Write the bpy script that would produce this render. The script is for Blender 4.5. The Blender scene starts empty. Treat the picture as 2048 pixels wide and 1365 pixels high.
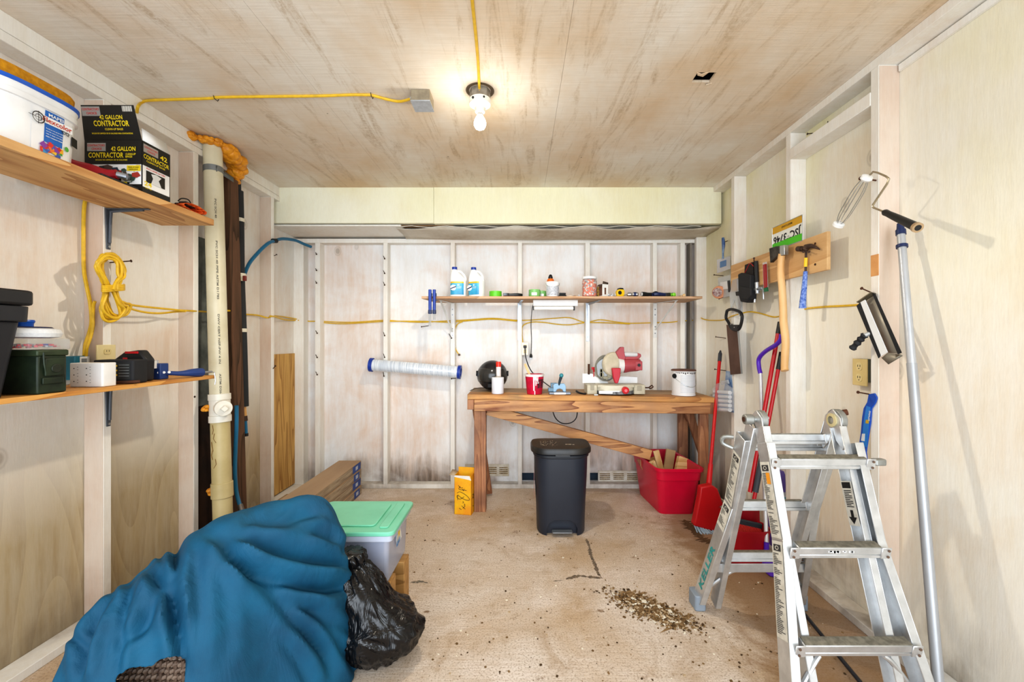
import bpy, math, random
from mathutils import Vector, Matrix, noise
random.seed(7)
PI = math.pi
F, CX, CY, EYE = 850.0, 1040.0, 682.5, 1.336
scene = bpy.context.scene
col = scene.collection
scene.view_settings.view_transform = 'Standard'
scene.view_settings.look = 'None'
V = Vector

# ---- turning pixels of the photograph into places in the room -------------
def P(px, py, Y): return V(((px-CX)*Y/F, Y, EYE-(py-CY)*Y/F))
def PX(px, py, X):
    Y = F*X/(px-CX); return V((X, Y, EYE-(py-CY)*Y/F))
def FL(px, py, z=0.0):
    Y = F*(EYE-z)/(py-CY); return V(((px-CX)*Y/F, Y, z))

# ---- materials -------------------------------------------------------------
def lin(h):
    if isinstance(h, str):
        h = h.lstrip('#'); c = [int(h[i:i+2], 16)/255 for i in (0, 2, 4)]
    else: c = h
    return tuple(x/12.92 if x <= .04045 else ((x+.055)/1.055)**2.4 for x in c) + (1.0,)
class NT:
    def __init__(s, name):
        s.m = bpy.data.materials.new(name); s.m.use_nodes = True
        s.t = s.m.node_tree; s.n = s.t.nodes; s.l = s.t.links
        s.b = s.n['Principled BSDF']
    def node(s, ty, **kw):
        n = s.n.new(ty)
        for k, v in kw.items(): setattr(n, k, v)
        return n
    def link(s, a, b): s.l.new(a, b)
    def coord(s, scale=(1,1,1), loc=(0,0,0), world=False):
        if world: o = s.node('ShaderNodeNewGeometry').outputs['Position']
        else: o = s.node('ShaderNodeTexCoord').outputs['Object']
        mp = s.node('ShaderNodeMapping'); mp.inputs['Scale'].default_value = scale; mp.inputs['Location'].default_value = loc
        s.link(o, mp.inputs[0]); return mp.outputs[0]
    def noise(s, vec, scale=5, detail=4, rough=.55, dist=0):
        n = s.node('ShaderNodeTexNoise'); s.link(vec, n.inputs['Vector'])
        n.inputs['Scale'].default_value = scale; n.inputs['Detail'].default_value = detail
        n.inputs['Roughness'].default_value = rough; n.inputs['Distortion'].default_value = dist
        return n.outputs['Fac']
    def ramp(s, fac, stops, interp='LINEAR'):
        r = s.node('ShaderNodeValToRGB'); s.link(fac, r.inputs[0]); r.color_ramp.interpolation = interp
        e = r.color_ramp.elements
        while len(e) < len(stops): e.new(.5)
        for el, (p, c) in zip(e, stops):
            el.position = p; el.color = lin(c) if isinstance(c, str) else ((c, c, c, 1) if not hasattr(c, '__len__') else c)
        return r.outputs[0]
    def mix(s, fac, a, b, mode='MIX'):
        m = s.node('ShaderNodeMix', data_type='RGBA', blend_type=mode)
        for i, x in ((0, fac), (6, a), (7, b)):
            if hasattr(x, 'links'): s.link(x, m.inputs[i])
            elif isinstance(x, str): m.inputs[i].default_value = lin(x)
            else: m.inputs[i].default_value = x
        return m.outputs[2]
    def math(s, op, a, b=None, clamp=False):
        m = s.node('ShaderNodeMath', operation=op); m.use_clamp = clamp
        for i, x in ((0, a), (1, b)):
            if x is None: continue
            if hasattr(x, 'links'): s.link(x, m.inputs[i])
            else: m.inputs[i].default_value = x
        return m.outputs[0]
    def bump(s, h, strength=.3, dist=.005):
        b = s.node('ShaderNodeBump'); b.inputs['Strength'].default_value = strength; b.inputs['Distance'].default_value = dist
        s.link(h, b.inputs['Height']); s.link(b.outputs[0], s.b.inputs['Normal'])
    def set(s, **kw):
        for k, v in kw.items(): s.b.inputs[k].default_value = v
_mc = {}
def pm(color, rough=.5, metal=0.0, var=.07, scale=9, bump=0.0, col2=None, alpha=1.0, trans=0.0, emit=0.0, coat=0.0, stretch=(1,1,1), name=None):
    key = (color, rough, metal, var, scale, bump, col2, alpha, trans, emit, coat, stretch)
    if key in _mc: return _mc[key]
    t = NT(name or 'surface_'+color.strip('#'))
    v = t.coord(stretch); f = t.noise(v, scale, 5)
    c = lin(color)
    if col2: r = t.ramp(f, [(.38, c), (.62, lin(col2))])
    else:
        r = t.ramp(f, [(.3, tuple(x*(1-var) for x in c[:3])+(1,)), (.7, tuple(min(1, x*(1+var)) for x in c[:3])+(1,))])
    t.link(r, t.b.inputs['Base Color'])
    t.set(Roughness=rough, Metallic=metal)
    t.b.inputs['Alpha'].default_value = alpha
    t.b.inputs['Transmission Weight'].default_value = trans
    t.b.inputs['Coat Weight'].default_value = coat
    if emit:
        t.b.inputs['Emission Color'].default_value = c; t.b.inputs['Emission Strength'].default_value = emit
    if bump: t.bump(f, bump, .004)
    _mc[key] = t.m; return t.m
def wood(c1, c2, axis='y', ring=14, rough=.6, dirt=None, dist=3.0, name='wood'):
    key = ('w', c1, c2, axis, ring, rough, dirt, dist)
    if key in _mc: return _mc[key]
    t = NT(name)
    sc = {'x': (.10, 1, 1), 'y': (1, .10, 1), 'z': (1, 1, .10)}[axis]
    v = t.coord(sc)
    n1 = t.noise(v, 6, 2, .5)
    w = t.math('FRACT', t.math('MULTIPLY', n1, ring))
    w = t.math('POWER', w, 2.0)
    n2 = t.noise(v, 90, 4, .6)
    f = t.math('ADD', t.math('MULTIPLY', w, .6), t.math('MULTIPLY', n2, .55))
    r = t.ramp(f, [(.2, c1), (.85, c2)])
    if dirt:
        n3 = t.noise(t.coord((1,1,1)), 5, 5)
        r = t.mix(t.ramp(n3, [(.45, 0.0), (.7, .75)]), r, dirt)
    t.link(r, t.b.inputs['Base Color']); t.set(Roughness=rough); t.bump(n2, .25, .002)
    _mc[key] = t.m; return t.m
def painted(name, base, tan, pink, amt=.5, low=None, yellow=0.0, seed=0.0, tanlow=0.0, mould=.8, knots=True):
    """whitewashed plywood / lumber: vertical grain, worn patches, mould along the floor"""
    t = NT(name)
    v = t.coord(world=True, loc=(seed, seed*1.7, seed*.6))
    vs = t.coord((1, 1, .12), world=True, loc=(seed, 3, 1))
    blot = t.noise(v, 1.6, 6, .6, .4)
    streak = t.noise(vs, 26, 5, .65)
    fine = t.noise(vs, 160, 3, .7)
    c = t.mix(t.ramp(streak, [(.38, 0.0), (.78, .34)]), base, tan)
    m = t.math('MULTIPLY', t.ramp(blot, [(.50-.12*amt, 0.0), (.66, 1.0)]), t.ramp(streak, [(.3, .6), (.65, 1.0)]))
    c = t.mix(t.math('MULTIPLY', m, .9*amt), c, pink)
    if tanlow or yellow or mould:
        sep = t.node('ShaderNodeSeparateXYZ'); t.link(t.node('ShaderNodeNewGeometry').outputs['Position'], sep.inputs[0])
        z = sep.outputs[2]
    if yellow:  # yellow-green reflected light painted into the colour, stronger higher up
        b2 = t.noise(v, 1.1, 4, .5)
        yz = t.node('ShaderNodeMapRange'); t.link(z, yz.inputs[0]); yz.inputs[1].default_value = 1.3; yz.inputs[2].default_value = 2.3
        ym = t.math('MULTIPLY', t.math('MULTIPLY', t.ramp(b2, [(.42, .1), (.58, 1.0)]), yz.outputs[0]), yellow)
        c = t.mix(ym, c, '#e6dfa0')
    if tanlow:
        tz = t.node('ShaderNodeMapRange'); t.link(t.math('ADD', z, t.math('MULTIPLY', blot, .5)), tz.inputs[0])
        tz.inputs[1].default_value = 1.25; tz.inputs[2].default_value = .75
        rings = t.math('FRACT', t.math('MULTIPLY', t.noise(t.coord((1,1,.35), world=True, loc=(2,1,3)), 1.6, 1, .4), 22))
        woodc = t.mix(t.math('MULTIPLY', rings, .5), '#b5a078', '#8c7146')
        woodc = t.mix(t.ramp(streak, [(.3, 0.0), (.7, .6)]), woodc, '#c8bda6')
        c = t.mix(t.math('MULTIPLY', tz.outputs[0], tanlow), c, woodc)
    if mould:
        mz = t.node('ShaderNodeMapRange'); t.link(t.math('SUBTRACT', z, t.math('MULTIPLY', t.noise(vs, 12, 5, .7), .55)), mz.inputs[0])
        mz.inputs[1].default_value = .02; mz.inputs[2].default_value = -.28
        lm = t.math('MULTIPLY', mz.outputs[0], t.ramp(blot, [(.4, .15), (.6, 1.0)]))
        c = t.mix(t.math('MULTIPLY', lm, mould), c, '#4a3a28')
    if knots:
        vo = t.node('ShaderNodeTexVoronoi'); vo.inputs['Scale'].default_value = 2.3
        t.link(t.coord((1,1,.75), world=True, loc=(seed+.3, .2, .1)), vo.inputs['Vector'])
        d = vo.outputs['Distance']
        k = t.ramp(d, [(.035, .55), (.055, .1), (.07, .3), (.085, 0.0)])
        c = t.mix(k, c, '#9a8f80')
    c = t.mix(t.ramp(fine, [(.3, .08), (.6, 0.0)]), c, '#a59c8e')
    t.link(c, t.b.inputs['Base Color']); t.set(Roughness=.78)
    t.bump(fine, .22, .002)
    return t.m

# ---- mesh builder ------------------------------------------------------------
def frame(o, x, y):
    x = V(x).normalized(); y = V(y); z = x.cross(y).normalized(); y = z.cross(x)
    m = Matrix((x, y, z)).transposed().to_4x4(); m.translation = V(o); return m
def aim(p0, p1, up=(0,0,1)):
    """matrix whose z runs p0 to p1"""
    z = (V(p1)-V(p0)).normalized(); u = V(up)
    if abs(z.dot(u)) > .98: u = V((0,1,0)) if abs(z.z) > .9 else V((0,0,1))
    x = u.cross(z).normalized(); y = z.cross(x)
    m = Matrix((x, y, z)).transposed().to_4x4(); m.translation = V(p0); return m
def wpos(o):
    p = V((0,0,0))
    while o is not None: p += o.location; o = o.parent
    return p
def cat(pts, n=6):
    pts = [V(p) for p in pts]; out = []
    for i in range(len(pts)-1):
        a = pts[max(i-1, 0)]; b = pts[i]; c = pts[i+1]; d = pts[min(i+2, len(pts)-1)]
        for k in range(n):
            t = k/n
            out.append(.5*((2*b)+(c-a)*t+(2*a-5*b+4*c-d)*t*t+(3*b-a-3*c+d)*t**3))
    out.append(pts[-1]); return out
_fontcache = {}
def font_mesh(s, bold=0.0):
    key = s; s = s[0] if isinstance(s, tuple) else s
    if (s, bold) in _fontcache: return _fontcache[(s, bold)]
    cu = bpy.data.curves.new('t', 'FONT'); cu.body = s; cu.size = 1; cu.resolution_u = 2; cu.offset = bold
    ob = bpy.data.objects.new('t', cu); col.objects.link(ob)
    dg = bpy.context.evaluated_depsgraph_get(); me = bpy.data.meshes.new_from_object(ob.evaluated_get(dg))
    vs = [v.co.copy() for v in me.vertices]; fs = [tuple(p.vertices) for p in me.polygons]
    bpy.data.objects.remove(ob); bpy.data.curves.remove(cu); bpy.data.meshes.remove(me)
    x0 = min(v.x for v in vs); x1 = max(v.x for v in vs); y0 = min(v.y for v in vs); y1 = max(v.y for v in vs)
    vs = [((v.x-x0)/(x1-x0), (v.y-y0)/(y1-y0)) for v in vs]
    _fontcache[(s, bold)] = (vs, fs, (x1-x0)/(y1-y0)); return _fontcache[(s, bold)]
class MB:
    def __init__(s, M=None): s.v = []; s.f = []; s.mi = []; s.M = M or Matrix.Identity(4); s.cur = 0
    def add(s, vs, fs, M=None):
        b = len(s.v); T = s.M @ M if M is not None else s.M
        s.v += [T @ V(p) for p in vs]; s.f += [tuple(b+i for i in f) for f in fs]; s.mi += [s.cur]*len(fs); return s
    def box(s, x0, x1, y0, y1, z0, z1, M=None):
        vs = [(x, y, z) for x in (x0, x1) for y in (y0, y1) for z in (z0, z1)]
        return s.add(vs, [(0,1,3,2),(4,6,7,5),(0,4,5,1),(2,3,7,6),(0,2,6,4),(1,5,7,3)], M)
    def taper(s, x0, x1, y0, y1, z0, z1, k, M=None, ky=None):
        ky = k if ky is None else ky
        cx, cy = (x0+x1)/2, (y0+y1)/2
        vs = []
        for x in (x0, x1):
            for y in (y0, y1):
                vs.append((cx+(x-cx)*k, cy+(y-cy)*ky, z0)); vs.append((x, y, z1))
        return s.add(vs, [(0,1,3,2),(4,6,7,5),(0,4,5,1),(2,3,7,6),(0,2,6,4),(1,5,7,3)], M)
    def bar(s, p0, p1, w, h, up=(0,0,1), w1=None, h1=None):
        m = aim(p0, p1, up); L = (V(p1)-V(p0)).length; w1 = w1 or w; h1 = h1 or h
        vs = []
        for sx in (-.5, .5):
            for sy in (-.5, .5): vs.append((sx*w, sy*h, 0)); vs.append((sx*w1, sy*h1, L))
        return s.add(vs, [(0,1,3,2),(4,6,7,5),(0,4,5,1),(2,3,7,6),(0,2,6,4),(1,5,7,3)], m)
    def cyl(s, p0, p1, r0, r1=None, n=20, caps=True):
        r1 = r0 if r1 is None else r1
        return s.lathe([(r0, 0), (r1, (V(p1)-V(p0)).length)], aim(p0, p1), n, caps)
    def lathe(s, prof, M=None, n=28, caps=True, sx=1, sy=1, a0=0, a1=2*PI):
        full = abs(a1-a0-2*PI) < 1e-6; k = n if full else n+1
        vs = []; fs = []
        for r, z in prof:
            for i in range(k):
                a = a0+(a1-a0)*i/n; vs.append((r*math.cos(a)*sx, r*math.sin(a)*sy, z))
        for j in range(len(prof)-1):
            for i in range(n):
                i2 = (i+1) % k if full else i+1
                fs.append((j*k+i, j*k+i2, (j+1)*k+i2, (j+1)*k+i))
        if caps and full:
            fs.append(tuple(range(k-1, -1, -1))); fs.append(tuple((len(prof)-1)*k+i for i in range(k)))
        return s.add(vs, fs, M)
    def ring_stack(s, rings, caps=True):
        """rings: lists of points (equal count), lofted"""
        k = len(rings[0]); vs = [p for r in rings for p in r]; fs = []
        for j in range(len(rings)-1):
            for i in range(k): fs.append((j*k+i, j*k+(i+1)%k, (j+1)*k+(i+1)%k, (j+1)*k+i))
        if caps: fs.append(tuple(range(k-1, -1, -1))); fs.append(tuple((len(rings)-1)*k+i for i in range(k)))
        return s.add(vs, fs)
    def tube(s, pts, r, n=8, rs=None, sm=0):
        if sm: pts = cat(pts, sm)
        pts = [V(p) for p in pts]; rings = []
        prev = None
        for i, p in enumerate(pts):
            t = (pts[min(i+1, len(pts)-1)]-pts[max(i-1, 0)])
            if t.length < 1e-9: t = V((0,0,1))
            t.normalize()
            if prev is None:
                u = V((0,0,1)) if abs(t.z) < .9 else V((1,0,0)); x = u.cross(t).normalized()
            else:
                x = prev-t*prev.dot(t)
                if x.length < 1e-6: x = V((1,0,0)).cross(t)
                x.normalize()
            prev = x; y = t.cross(x)
            rr = r if rs is None else rs[min(int(i*len(rs)/len(pts)), len(rs)-1)] if not callable(rs) else rs(i/(len(pts)-1))
            rings.append([p+(x*math.cos(2*PI*k/n)+y*math.sin(2*PI*k/n))*rr for k in range(n)])
        return s.ring_stack(rings)
    def prism(s, poly, d0, d1, M=None):
        n = len(poly); vs = [(x, y, d0) for x, y in poly]+[(x, y, d1) for x, y in poly]
        fs = [tuple(range(n-1, -1, -1)), tuple(range(n, 2*n))]+[(i, (i+1)%n, n+(i+1)%n, n+i) for i in range(n)]
        return s.add(vs, fs, M)
    def quad(s, a, b, c, d): return s.add([a, b, c, d], [(0,1,2,3)])
    def ball(s, c, r, n=16, sc=(1,1,1), M=None):
        m = Matrix.Translation(V(c)) @ Matrix.Diagonal((*sc, 1))
        if M is not None: m = M @ m
        pr = [(max(1e-4, r*math.sin(PI*i/(n//2+2))), -r*math.cos(PI*i/(n//2+2))) for i in range(n//2+3)]
        return s.lathe(pr, m, n, True)
    def rbox(s, x0, x1, y0, y1, z0, z1, rad=.01, k=1.0, n=4, M=None, ky=None):
        """rounded-rectangle footprint box, bottom scaled by k"""
        ky = k if ky is None else ky
        cx, cy = (x0+x1)/2, (y0+y1)/2; hx, hy = (x1-x0)/2, (y1-y0)/2; ring = []
        for qx, qy, a in ((1,1,0),(-1,1,PI/2),(-1,-1,PI),(1,-1,1.5*PI)):
            for i in range(n+1):
                t = a+PI/2*i/n; ring.append((qx*(hx-rad)+rad*math.cos(t), qy*(hy-rad)+rad*math.sin(t)))
        T = M or Matrix.Identity(4)
        return s.ring_stack([[T@V((cx+x*k, cy+y*ky, z0)) for x, y in ring], [T@V((cx+x, cy+y, z1)) for x, y in ring]])
    def shell(s, x0, x1, y0, y1, z0, z1, rad, k, th=.003, rim=.01, rimh=.015, n=4):
        """open tub with a rolled rim"""
        cx, cy = (x0+x1)/2, (y0+y1)/2; hx, hy = (x1-x0)/2, (y1-y0)/2
        def ring(sc, off, z):
            out = []
            for qx, qy, a in ((1,1,0),(-1,1,PI/2),(-1,-1,PI),(1,-1,1.5*PI)):
                for i in range(n+1):
                    t = a+PI/2*i/n
                    out.append(V((cx+(qx*(hx-rad)+rad*math.cos(t))*sc+off*qx, cy+(qy*(hy-rad)+rad*math.sin(t))*sc+off*qy, z)))
            return out
        R = [ring(k*.97, 0, z0), ring(k, 0, z0+.006), ring(1, 0, z1-rimh), ring(1, rim, z1-rimh), ring(1, rim, z1), ring(1, -th, z1), ring(k, -th, z0+.008)]
        return s.ring_stack(R)
    def text(s, t, M, w, h=None, wrap=None, bold=.02):
        """lettering in the xy plane of M, lower-left at M's origin; wrap = cylinder radius about -z"""
        vs, fs, ar = font_mesh(t, bold); h = h or w/ar
        if wrap:
            pts = []
            for x, y in vs:
                a = (x*w-w/2)/wrap; pts.append((math.sin(a)*wrap, y*h, math.cos(a)*wrap-wrap))
        else: pts = [(x*w, y*h, 0) for x, y in vs]
        return s.add(pts, fs, M)
    def build(s, name, mat, parent=None, bevel=0, smooth=35, seg=2, sub=0, solid=0):
        o0 = wpos(parent) if parent else None
        if o0 is None:
            n = len(s.v); o0 = V((sum(p.x for p in s.v)/n, sum(p.y for p in s.v)/n, min(p.z for p in s.v)))
        me = bpy.data.meshes.new(name)
        me.from_pydata([p-o0 for p in s.v], [], s.f)
        mats = mat if isinstance(mat, (list, tuple)) else [mat]
        for m in mats: me.materials.append(m)
        if len(mats) > 1: me.polygons.foreach_set('material_index', s.mi)
        me.validate(); me.update()
        import bmesh
        bm = bmesh.new(); bm.from_mesh(me)
        if any(len(f) > 0 for f in s.f): bmesh.ops.recalc_face_normals(bm, faces=bm.faces)
        bm.to_mesh(me); bm.free()
        if smooth: me.shade_smooth(); me.set_sharp_from_angle(angle=math.radians(smooth))
        ob = bpy.data.objects.new(name, me); col.objects.link(ob)
        if parent: ob.parent = parent
        else: ob.location = o0
        if solid:
            md = ob.modifiers.new('thick', 'SOLIDIFY'); md.thickness = solid
        if bevel:
            md = ob.modifiers.new('bevel', 'BEVEL'); md.width = bevel; md.segments = seg; md.limit_method = 'ANGLE'; md.angle_limit = math.radians(40)
        if sub:
            md = ob.modifiers.new('sub', 'SUBSURF'); md.levels = sub; md.render_levels = sub
        return ob
def tag(o, label, cat_, group=None, kind=None):
    o['label'] = label; o['category'] = cat_
    if group: o['group'] = group
    if kind: o['kind'] = kind
    return o
def thing(name, loc, label, cat_, group=None):
    o = bpy.data.objects.new(name, None); col.objects.link(o); o.location = loc; o.empty_display_size = .05
    return tag(o, label, cat_, group)
def struct(o, label=None):
    o['kind'] = 'structure'
    if label: o['label'] = label; o['category'] = 'structure'
    return o
# ============================ THE SHED ITSELF ================================
XL, XLS, XR, XRS = -1.96, -2.05, 1.577, 1.667      # stud faces / sheathing, left and right
YB, YBS = 3.846, 3.935                             # stud faces / sheathing, back
ZC = 2.591; YN = -.55                              # ceiling height, open near end
ZS = 2.28                                          # soffit height behind the beam
SD = .038
M_wl = painted('whitewashed_plywood_left', '#f0eee9', '#dccfb8', '#d6b193', .55, tanlow=.95, seed=1.3, mould=.5)
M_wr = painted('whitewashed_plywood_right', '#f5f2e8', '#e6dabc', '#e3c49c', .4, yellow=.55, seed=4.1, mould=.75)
M_wb = painted('whitewashed_plywood_back', '#f0f0f0', '#ddd3c4', '#d9b394', .75, seed=9.7, mould=.9)
M_st = painted('whitewashed_lumber', '#f2f0ea', '#e0d3bb', '#d6b89c', .4, seed=6.2, mould=.55, knots=False)
M_stpink = painted('thinly_painted_lumber', '#dccdbe', '#d2b79c', '#c8a58c', .7, seed=2.2, mould=.3, knots=False)
M_beam = painted('painted_beam_board', '#f6f5e2', '#ece6c8', '#e4d6b0', .4, yellow=.35, seed=3.2, mould=0, knots=False)

def ceiling_mat():
    t = NT('rough_sawn_ceiling_plywood')
    fine = t.noise(t.coord((1.6, 70, 1), world=True), 3, 4, .7)
    grain = t.noise(t.coord((6, .7, 1), world=True, loc=(2, 0, 0)), 1.7, 7, .72, 1.5)
    blot = t.noise(t.coord((1.2, .8, 1), world=True, loc=(4.3, 1, 0)), 1.3, 5, .6)
    spk = t.noise(t.coord(world=True), 60, 4, .7)
    c = t.mix(t.ramp(blot, [(.36, 0.0), (.66, .9)]), '#efe9df', '#dabd99')
    g = t.math('MULTIPLY', t.ramp(grain, [(.52, 0.0), (.68, 1.0)]), t.ramp(spk, [(.35, .2), (.6, 1.0)]))
    c = t.mix(t.math('MULTIPLY', g, .65), c, '#a98a5e')
    c = t.mix(t.ramp(fine, [(.35, .26), (.62, 0.0)]), c, '#bdb098')
    vo = t.node('ShaderNodeTexVoronoi'); vo.inputs['Scale'].default_value = 3.2; t.link(t.coord((1,1,0), world=True), vo.inputs['Vector'])
    c = t.mix(t.ramp(vo.outputs['Distance'], [(.012, .8), (.02, 0.0)]), c, '#6b5c48')
    t.link(c, t.b.inputs['Base Color']); t.set(Roughness=.85); t.bump(t.math('ADD', fine, t.math('MULTIPLY', spk, .5)), .35, .002)
    return t.m
def floor_mat():
    t = NT('worn_concrete')
    big = t.noise(t.coord(world=True, loc=(3,1,0)), 1.1, 6, .62, .8)
    mid = t.noise(t.coord(world=True, loc=(1,7,0)), 3.6, 7, .68, 1.2)
    fine = t.noise(t.coord(world=True), 120, 5, .75)
    lines = t.noise(t.coord((1, 26, 1), world=True), 5, 3, .6)
    c = t.mix(t.ramp(big, [(.36, 0.0), (.62, 1.0)]), '#e0d6cc', '#c8b196')
    c = t.mix(t.ramp(mid, [(.52, 0.0), (.72, .7)]), c, '#a98f70')
    c = t.mix(t.ramp(t.noise(t.coord(world=True, loc=(9,2,0)), 2.2, 6, .7), [(.50, 0.0), (.64, .6)]), c, '#ece2da')
    c = t.mix(t.ramp(fine, [(.36, .8), (.5, 0.0)]), c, '#8f7a62')
    c = t.mix(t.ramp(lines, [(.35, .28), (.6, 0.0)]), c, '#a98c6c')
    # brown damp band along the right wall
    sep = t.node('ShaderNodeSeparateXYZ'); t.link(t.node('ShaderNodeNewGeometry').outputs['Position'], sep.inputs[0])
    e = t.math('ADD', sep.outputs[0], t.math('MULTIPLY', t.math('SUBTRACT', mid, .5), .5))
    mr = t.node('ShaderNodeMapRange'); t.link(e, mr.inputs[0]); mr.inputs[1].default_value = .98; mr.inputs[2].default_value = 1.12; mr.inputs[4].default_value = .75
    c = t.mix(mr.outputs[0], c, '#8b6a45')
    # stains
    st = t.noise(t.coord(world=True, loc=(0,5,2)), 9, 5, .75)
    c = t.mix(t.ramp(st, [(.62, 0.0), (.72, .8)]), c, '#7a5c3e')
    vo = t.node('ShaderNodeTexVoronoi'); vo.inputs['Scale'].default_value = 3.4; t.link(t.coord((1,1.3,0), world=True), vo.inputs['Vector'])
    sp = t.math('ADD', vo.outputs['Distance'], t.math('MULTIPLY', t.noise(t.coord(world=True), 38, 4, .7), .22))
    c = t.mix(t.ramp(sp, [(.13, .85), (.17, 0.0)]), c, '#7c5f40')
    t.link(c, t.b.inputs['Base Color']); t.set(Roughness=.85); t.bump(t.math('ADD', fine, lines), .35, .003)
    return t.m
M_ceil = ceiling_mat(); M_floor = floor_mat()
def S(name, mb, mat, label=None, bevel=0, **k):
    o = mb.build(name, mat, bevel=bevel, **k); struct(o)
    if label: o['label'] = label
    return o
S('floor', MB().box(XLS-.1, XRS+.1, YN, YBS+.1, -.1, 0), M_floor, 'worn stained concrete shed floor', smooth=0)
# ceiling sheets with fine seams between them, a rough hole broken through one
def ceiling():
    mb = MB(); seams = [(-2.05, -1.0205), (-1.0195, .1985), (.1995, 1.667)]
    h0 = PX(1430, 222, 0.001)  # hole place
    hx0, hx1 = .83, .918; hy0, hy1 = 1.985, 2.06
    for a, b in seams:
        for y0, y1 in ((YN, 1.24), (1.2408, 3.52)):
            if a < hx0 < b and y0 < hy0 < y1:
                mb.box(a, hx0, y0, y1, ZC, ZC+.012); mb.box(hx1, b, y0, y1, ZC, ZC+.012)
                mb.box(hx0, hx1, y0, hy0, ZC, ZC+.012); mb.box(hx0, hx1, hy1, y1, ZC, ZC+.012)
            else: mb.box(a, b, y0, y1, ZC, ZC+.012)
    return mb
S('ceiling', ceiling(), M_ceil, 'rough plywood ceiling with brown water stains', smooth=0)
S('trim_1', MB().box(-2.1, 1.72, YN, 3.95, ZC+.16, ZC+.17), pm('#2a241d', .9), 'dark roof boards above the ceiling hole', smooth=0)
o = MB()
pts = [(0,0), (.03,.004), (.055,-.006), (.085,.003)]
o.add([(hx, hy, ZC-.002) for hx, hy in ((.825,1.98),(.85,1.99),(.88,1.975),(.865,2.01),(.835,2.0))], [(0,1,2,3,4)])
o.add([(.90,2.065,ZC-.003),(.925,2.07,ZC-.003),(.915,2.03,ZC-.02),(.895,2.045,ZC-.02)], [(0,1,2,3)])
S('trim_2', o, M_ceil, 'splintered plywood edge at the ceiling hole', smooth=0, solid=.003)
S('wall_left', MB().box(XLS-.02, XLS, YN, YBS+.02, 0, ZC+.15), M_wl, 'left plywood wall of the shed', smooth=0)
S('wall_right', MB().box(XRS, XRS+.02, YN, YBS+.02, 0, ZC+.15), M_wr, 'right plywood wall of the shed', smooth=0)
# back wall with a low slot left open above the bottom plate
o = MB(); gx0 = (1040-1040)*YBS/F; gx1 = (1200-1040)*YBS/F
o.box(XLS, gx0, YBS, YBS+.02, 0, ZC); o.box(gx1, XRS, YBS, YBS+.02, 0, ZC); o.box(gx0, gx1, YBS, YBS+.02, .115, ZC); o.box(gx0, gx1, YBS, YBS+.02, 0, .04)
S('wall_back', o, M_wb, 'back plywood wall of the shed', smooth=0)
S('trim_3', MB().box(gx0-.1, gx1+.1, YBS+.12, YBS+.13, 0, .3), pm('#2b3a4a', .8), 'dark bluish sheet filling the gap behind the open slot', smooth=0)  # added sheet, coloured dark for the empty space beyond the slot
n = [3]
def trim(mb, mat=None, label=None, bevel=.002, **k):
    n[0] += 1; return S('trim_%d' % n[0], mb, mat or M_st, label, bevel=bevel, **k)
# left wall framing
for i, (y, lab) in enumerate(((.55, 'left wall stud nearest the open end'), (2.0, 'left wall stud behind both shelf brackets'), (2.553, 'left wall stud just before the drain pipe'), (3.35, 'left wall post under the end of the beam'))):
    trim(MB().box(XLS, XL, y, y+SD, .038, 2.475), [M_st], lab)
    trim(MB().box(XLS+.001, XL-.002, y-.002, y, .04, 2.47), M_stpink, 'thinly painted wide face of that left stud: '+lab[10:], bevel=0, smooth=0)
trim(MB().box(XLS, XL+.005, YN, YBS+.09, 0, .038), None, 'bottom plate along the left wall', bevel=.003)
trim(MB().box(XLS, XL, YN, 3.52, 2.475, 2.515), None, 'top plate along the left wall', bevel=.003)
trim(MB().box(XLS, XL-.004, YN, 3.52, 2.518, ZC), None, 'rim board between left top plate and ceiling', bevel=.002)
# right wall framing
for y, lab in ((1.868, 'wide right wall stud beside the outlet'), (2.478, 'right wall stud behind the licence plate'), (3.13, 'right wall stud behind the putty knives'), (3.80, 'right corner post beside the paint can')):
    top = ZC-.04 if y < 3.5 else ZS
    trim(MB().box(XR, XRS, y, y+.043, .038, top), None, lab)
    trim(MB().box(XR+.002, XRS-.001, y-.002, y, .04, top-.005), M_stpink if y < 2 else M_st, 'worn wide face of the '+lab, bevel=0, smooth=0)
trim(MB().box(XR-.005, XRS, YN, YBS+.09, 0, .038), None, 'bottom plate along the right wall', bevel=.003)
trim(MB().box(XR, XRS, YN, 3.52, ZC-.04, ZC), None, 'top plate along the right wall', bevel=.002)
trim(MB().box(XR-.003, XRS, 1.911, 2.478, 2.395, 2.455), None, 'header block between the two near right studs')
trim(MB().box(XRS-.012, XRS, YN, 1.86, 2.515, ZC-.045), None, 'thin strip under the near right top plate')
# back wall framing
bx = [(587, 607), (630, 640), (766.5, 775), (901, 909.5), (1036, 1044), (1171, 1180), (1306, 1314), (1361, 1370)]
names = ['back wall corner stud at the left', 'back wall stud with nails nearest the left corner', 'back wall stud holding the film roll end', 'back wall stud at the left shelf bracket',
         'back wall stud above the black bin', 'back wall stud behind the mitre saw', 'back wall stud at the right shelf bracket', 'narrow back wall stud beside the right corner']
for (a, b), nm in zip(bx, names):
    trim(MB().box((a-CX)*YB/F, (b-CX)*YB/F, YB, YBS, .038, 2.225), None, nm)
trim(MB().box(XLS, XRS, YB, YBS, 0, .038), None, 'bottom plate along the back wall', bevel=.002)
trim(MB().box(XLS, XRS, YB, YBS, 2.225, 2.263), None, 'top plate along the back wall', bevel=.002)
trim(MB().box((1380-CX)*YB/F, (1384-CX)*YB/F, YB, YBS, .04, 2.225), pm('#8a8278', .9), 'grey strip standing in for the shaded gap in the right back corner')  # solid strip with the corner gap's shade put into its colour
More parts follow.
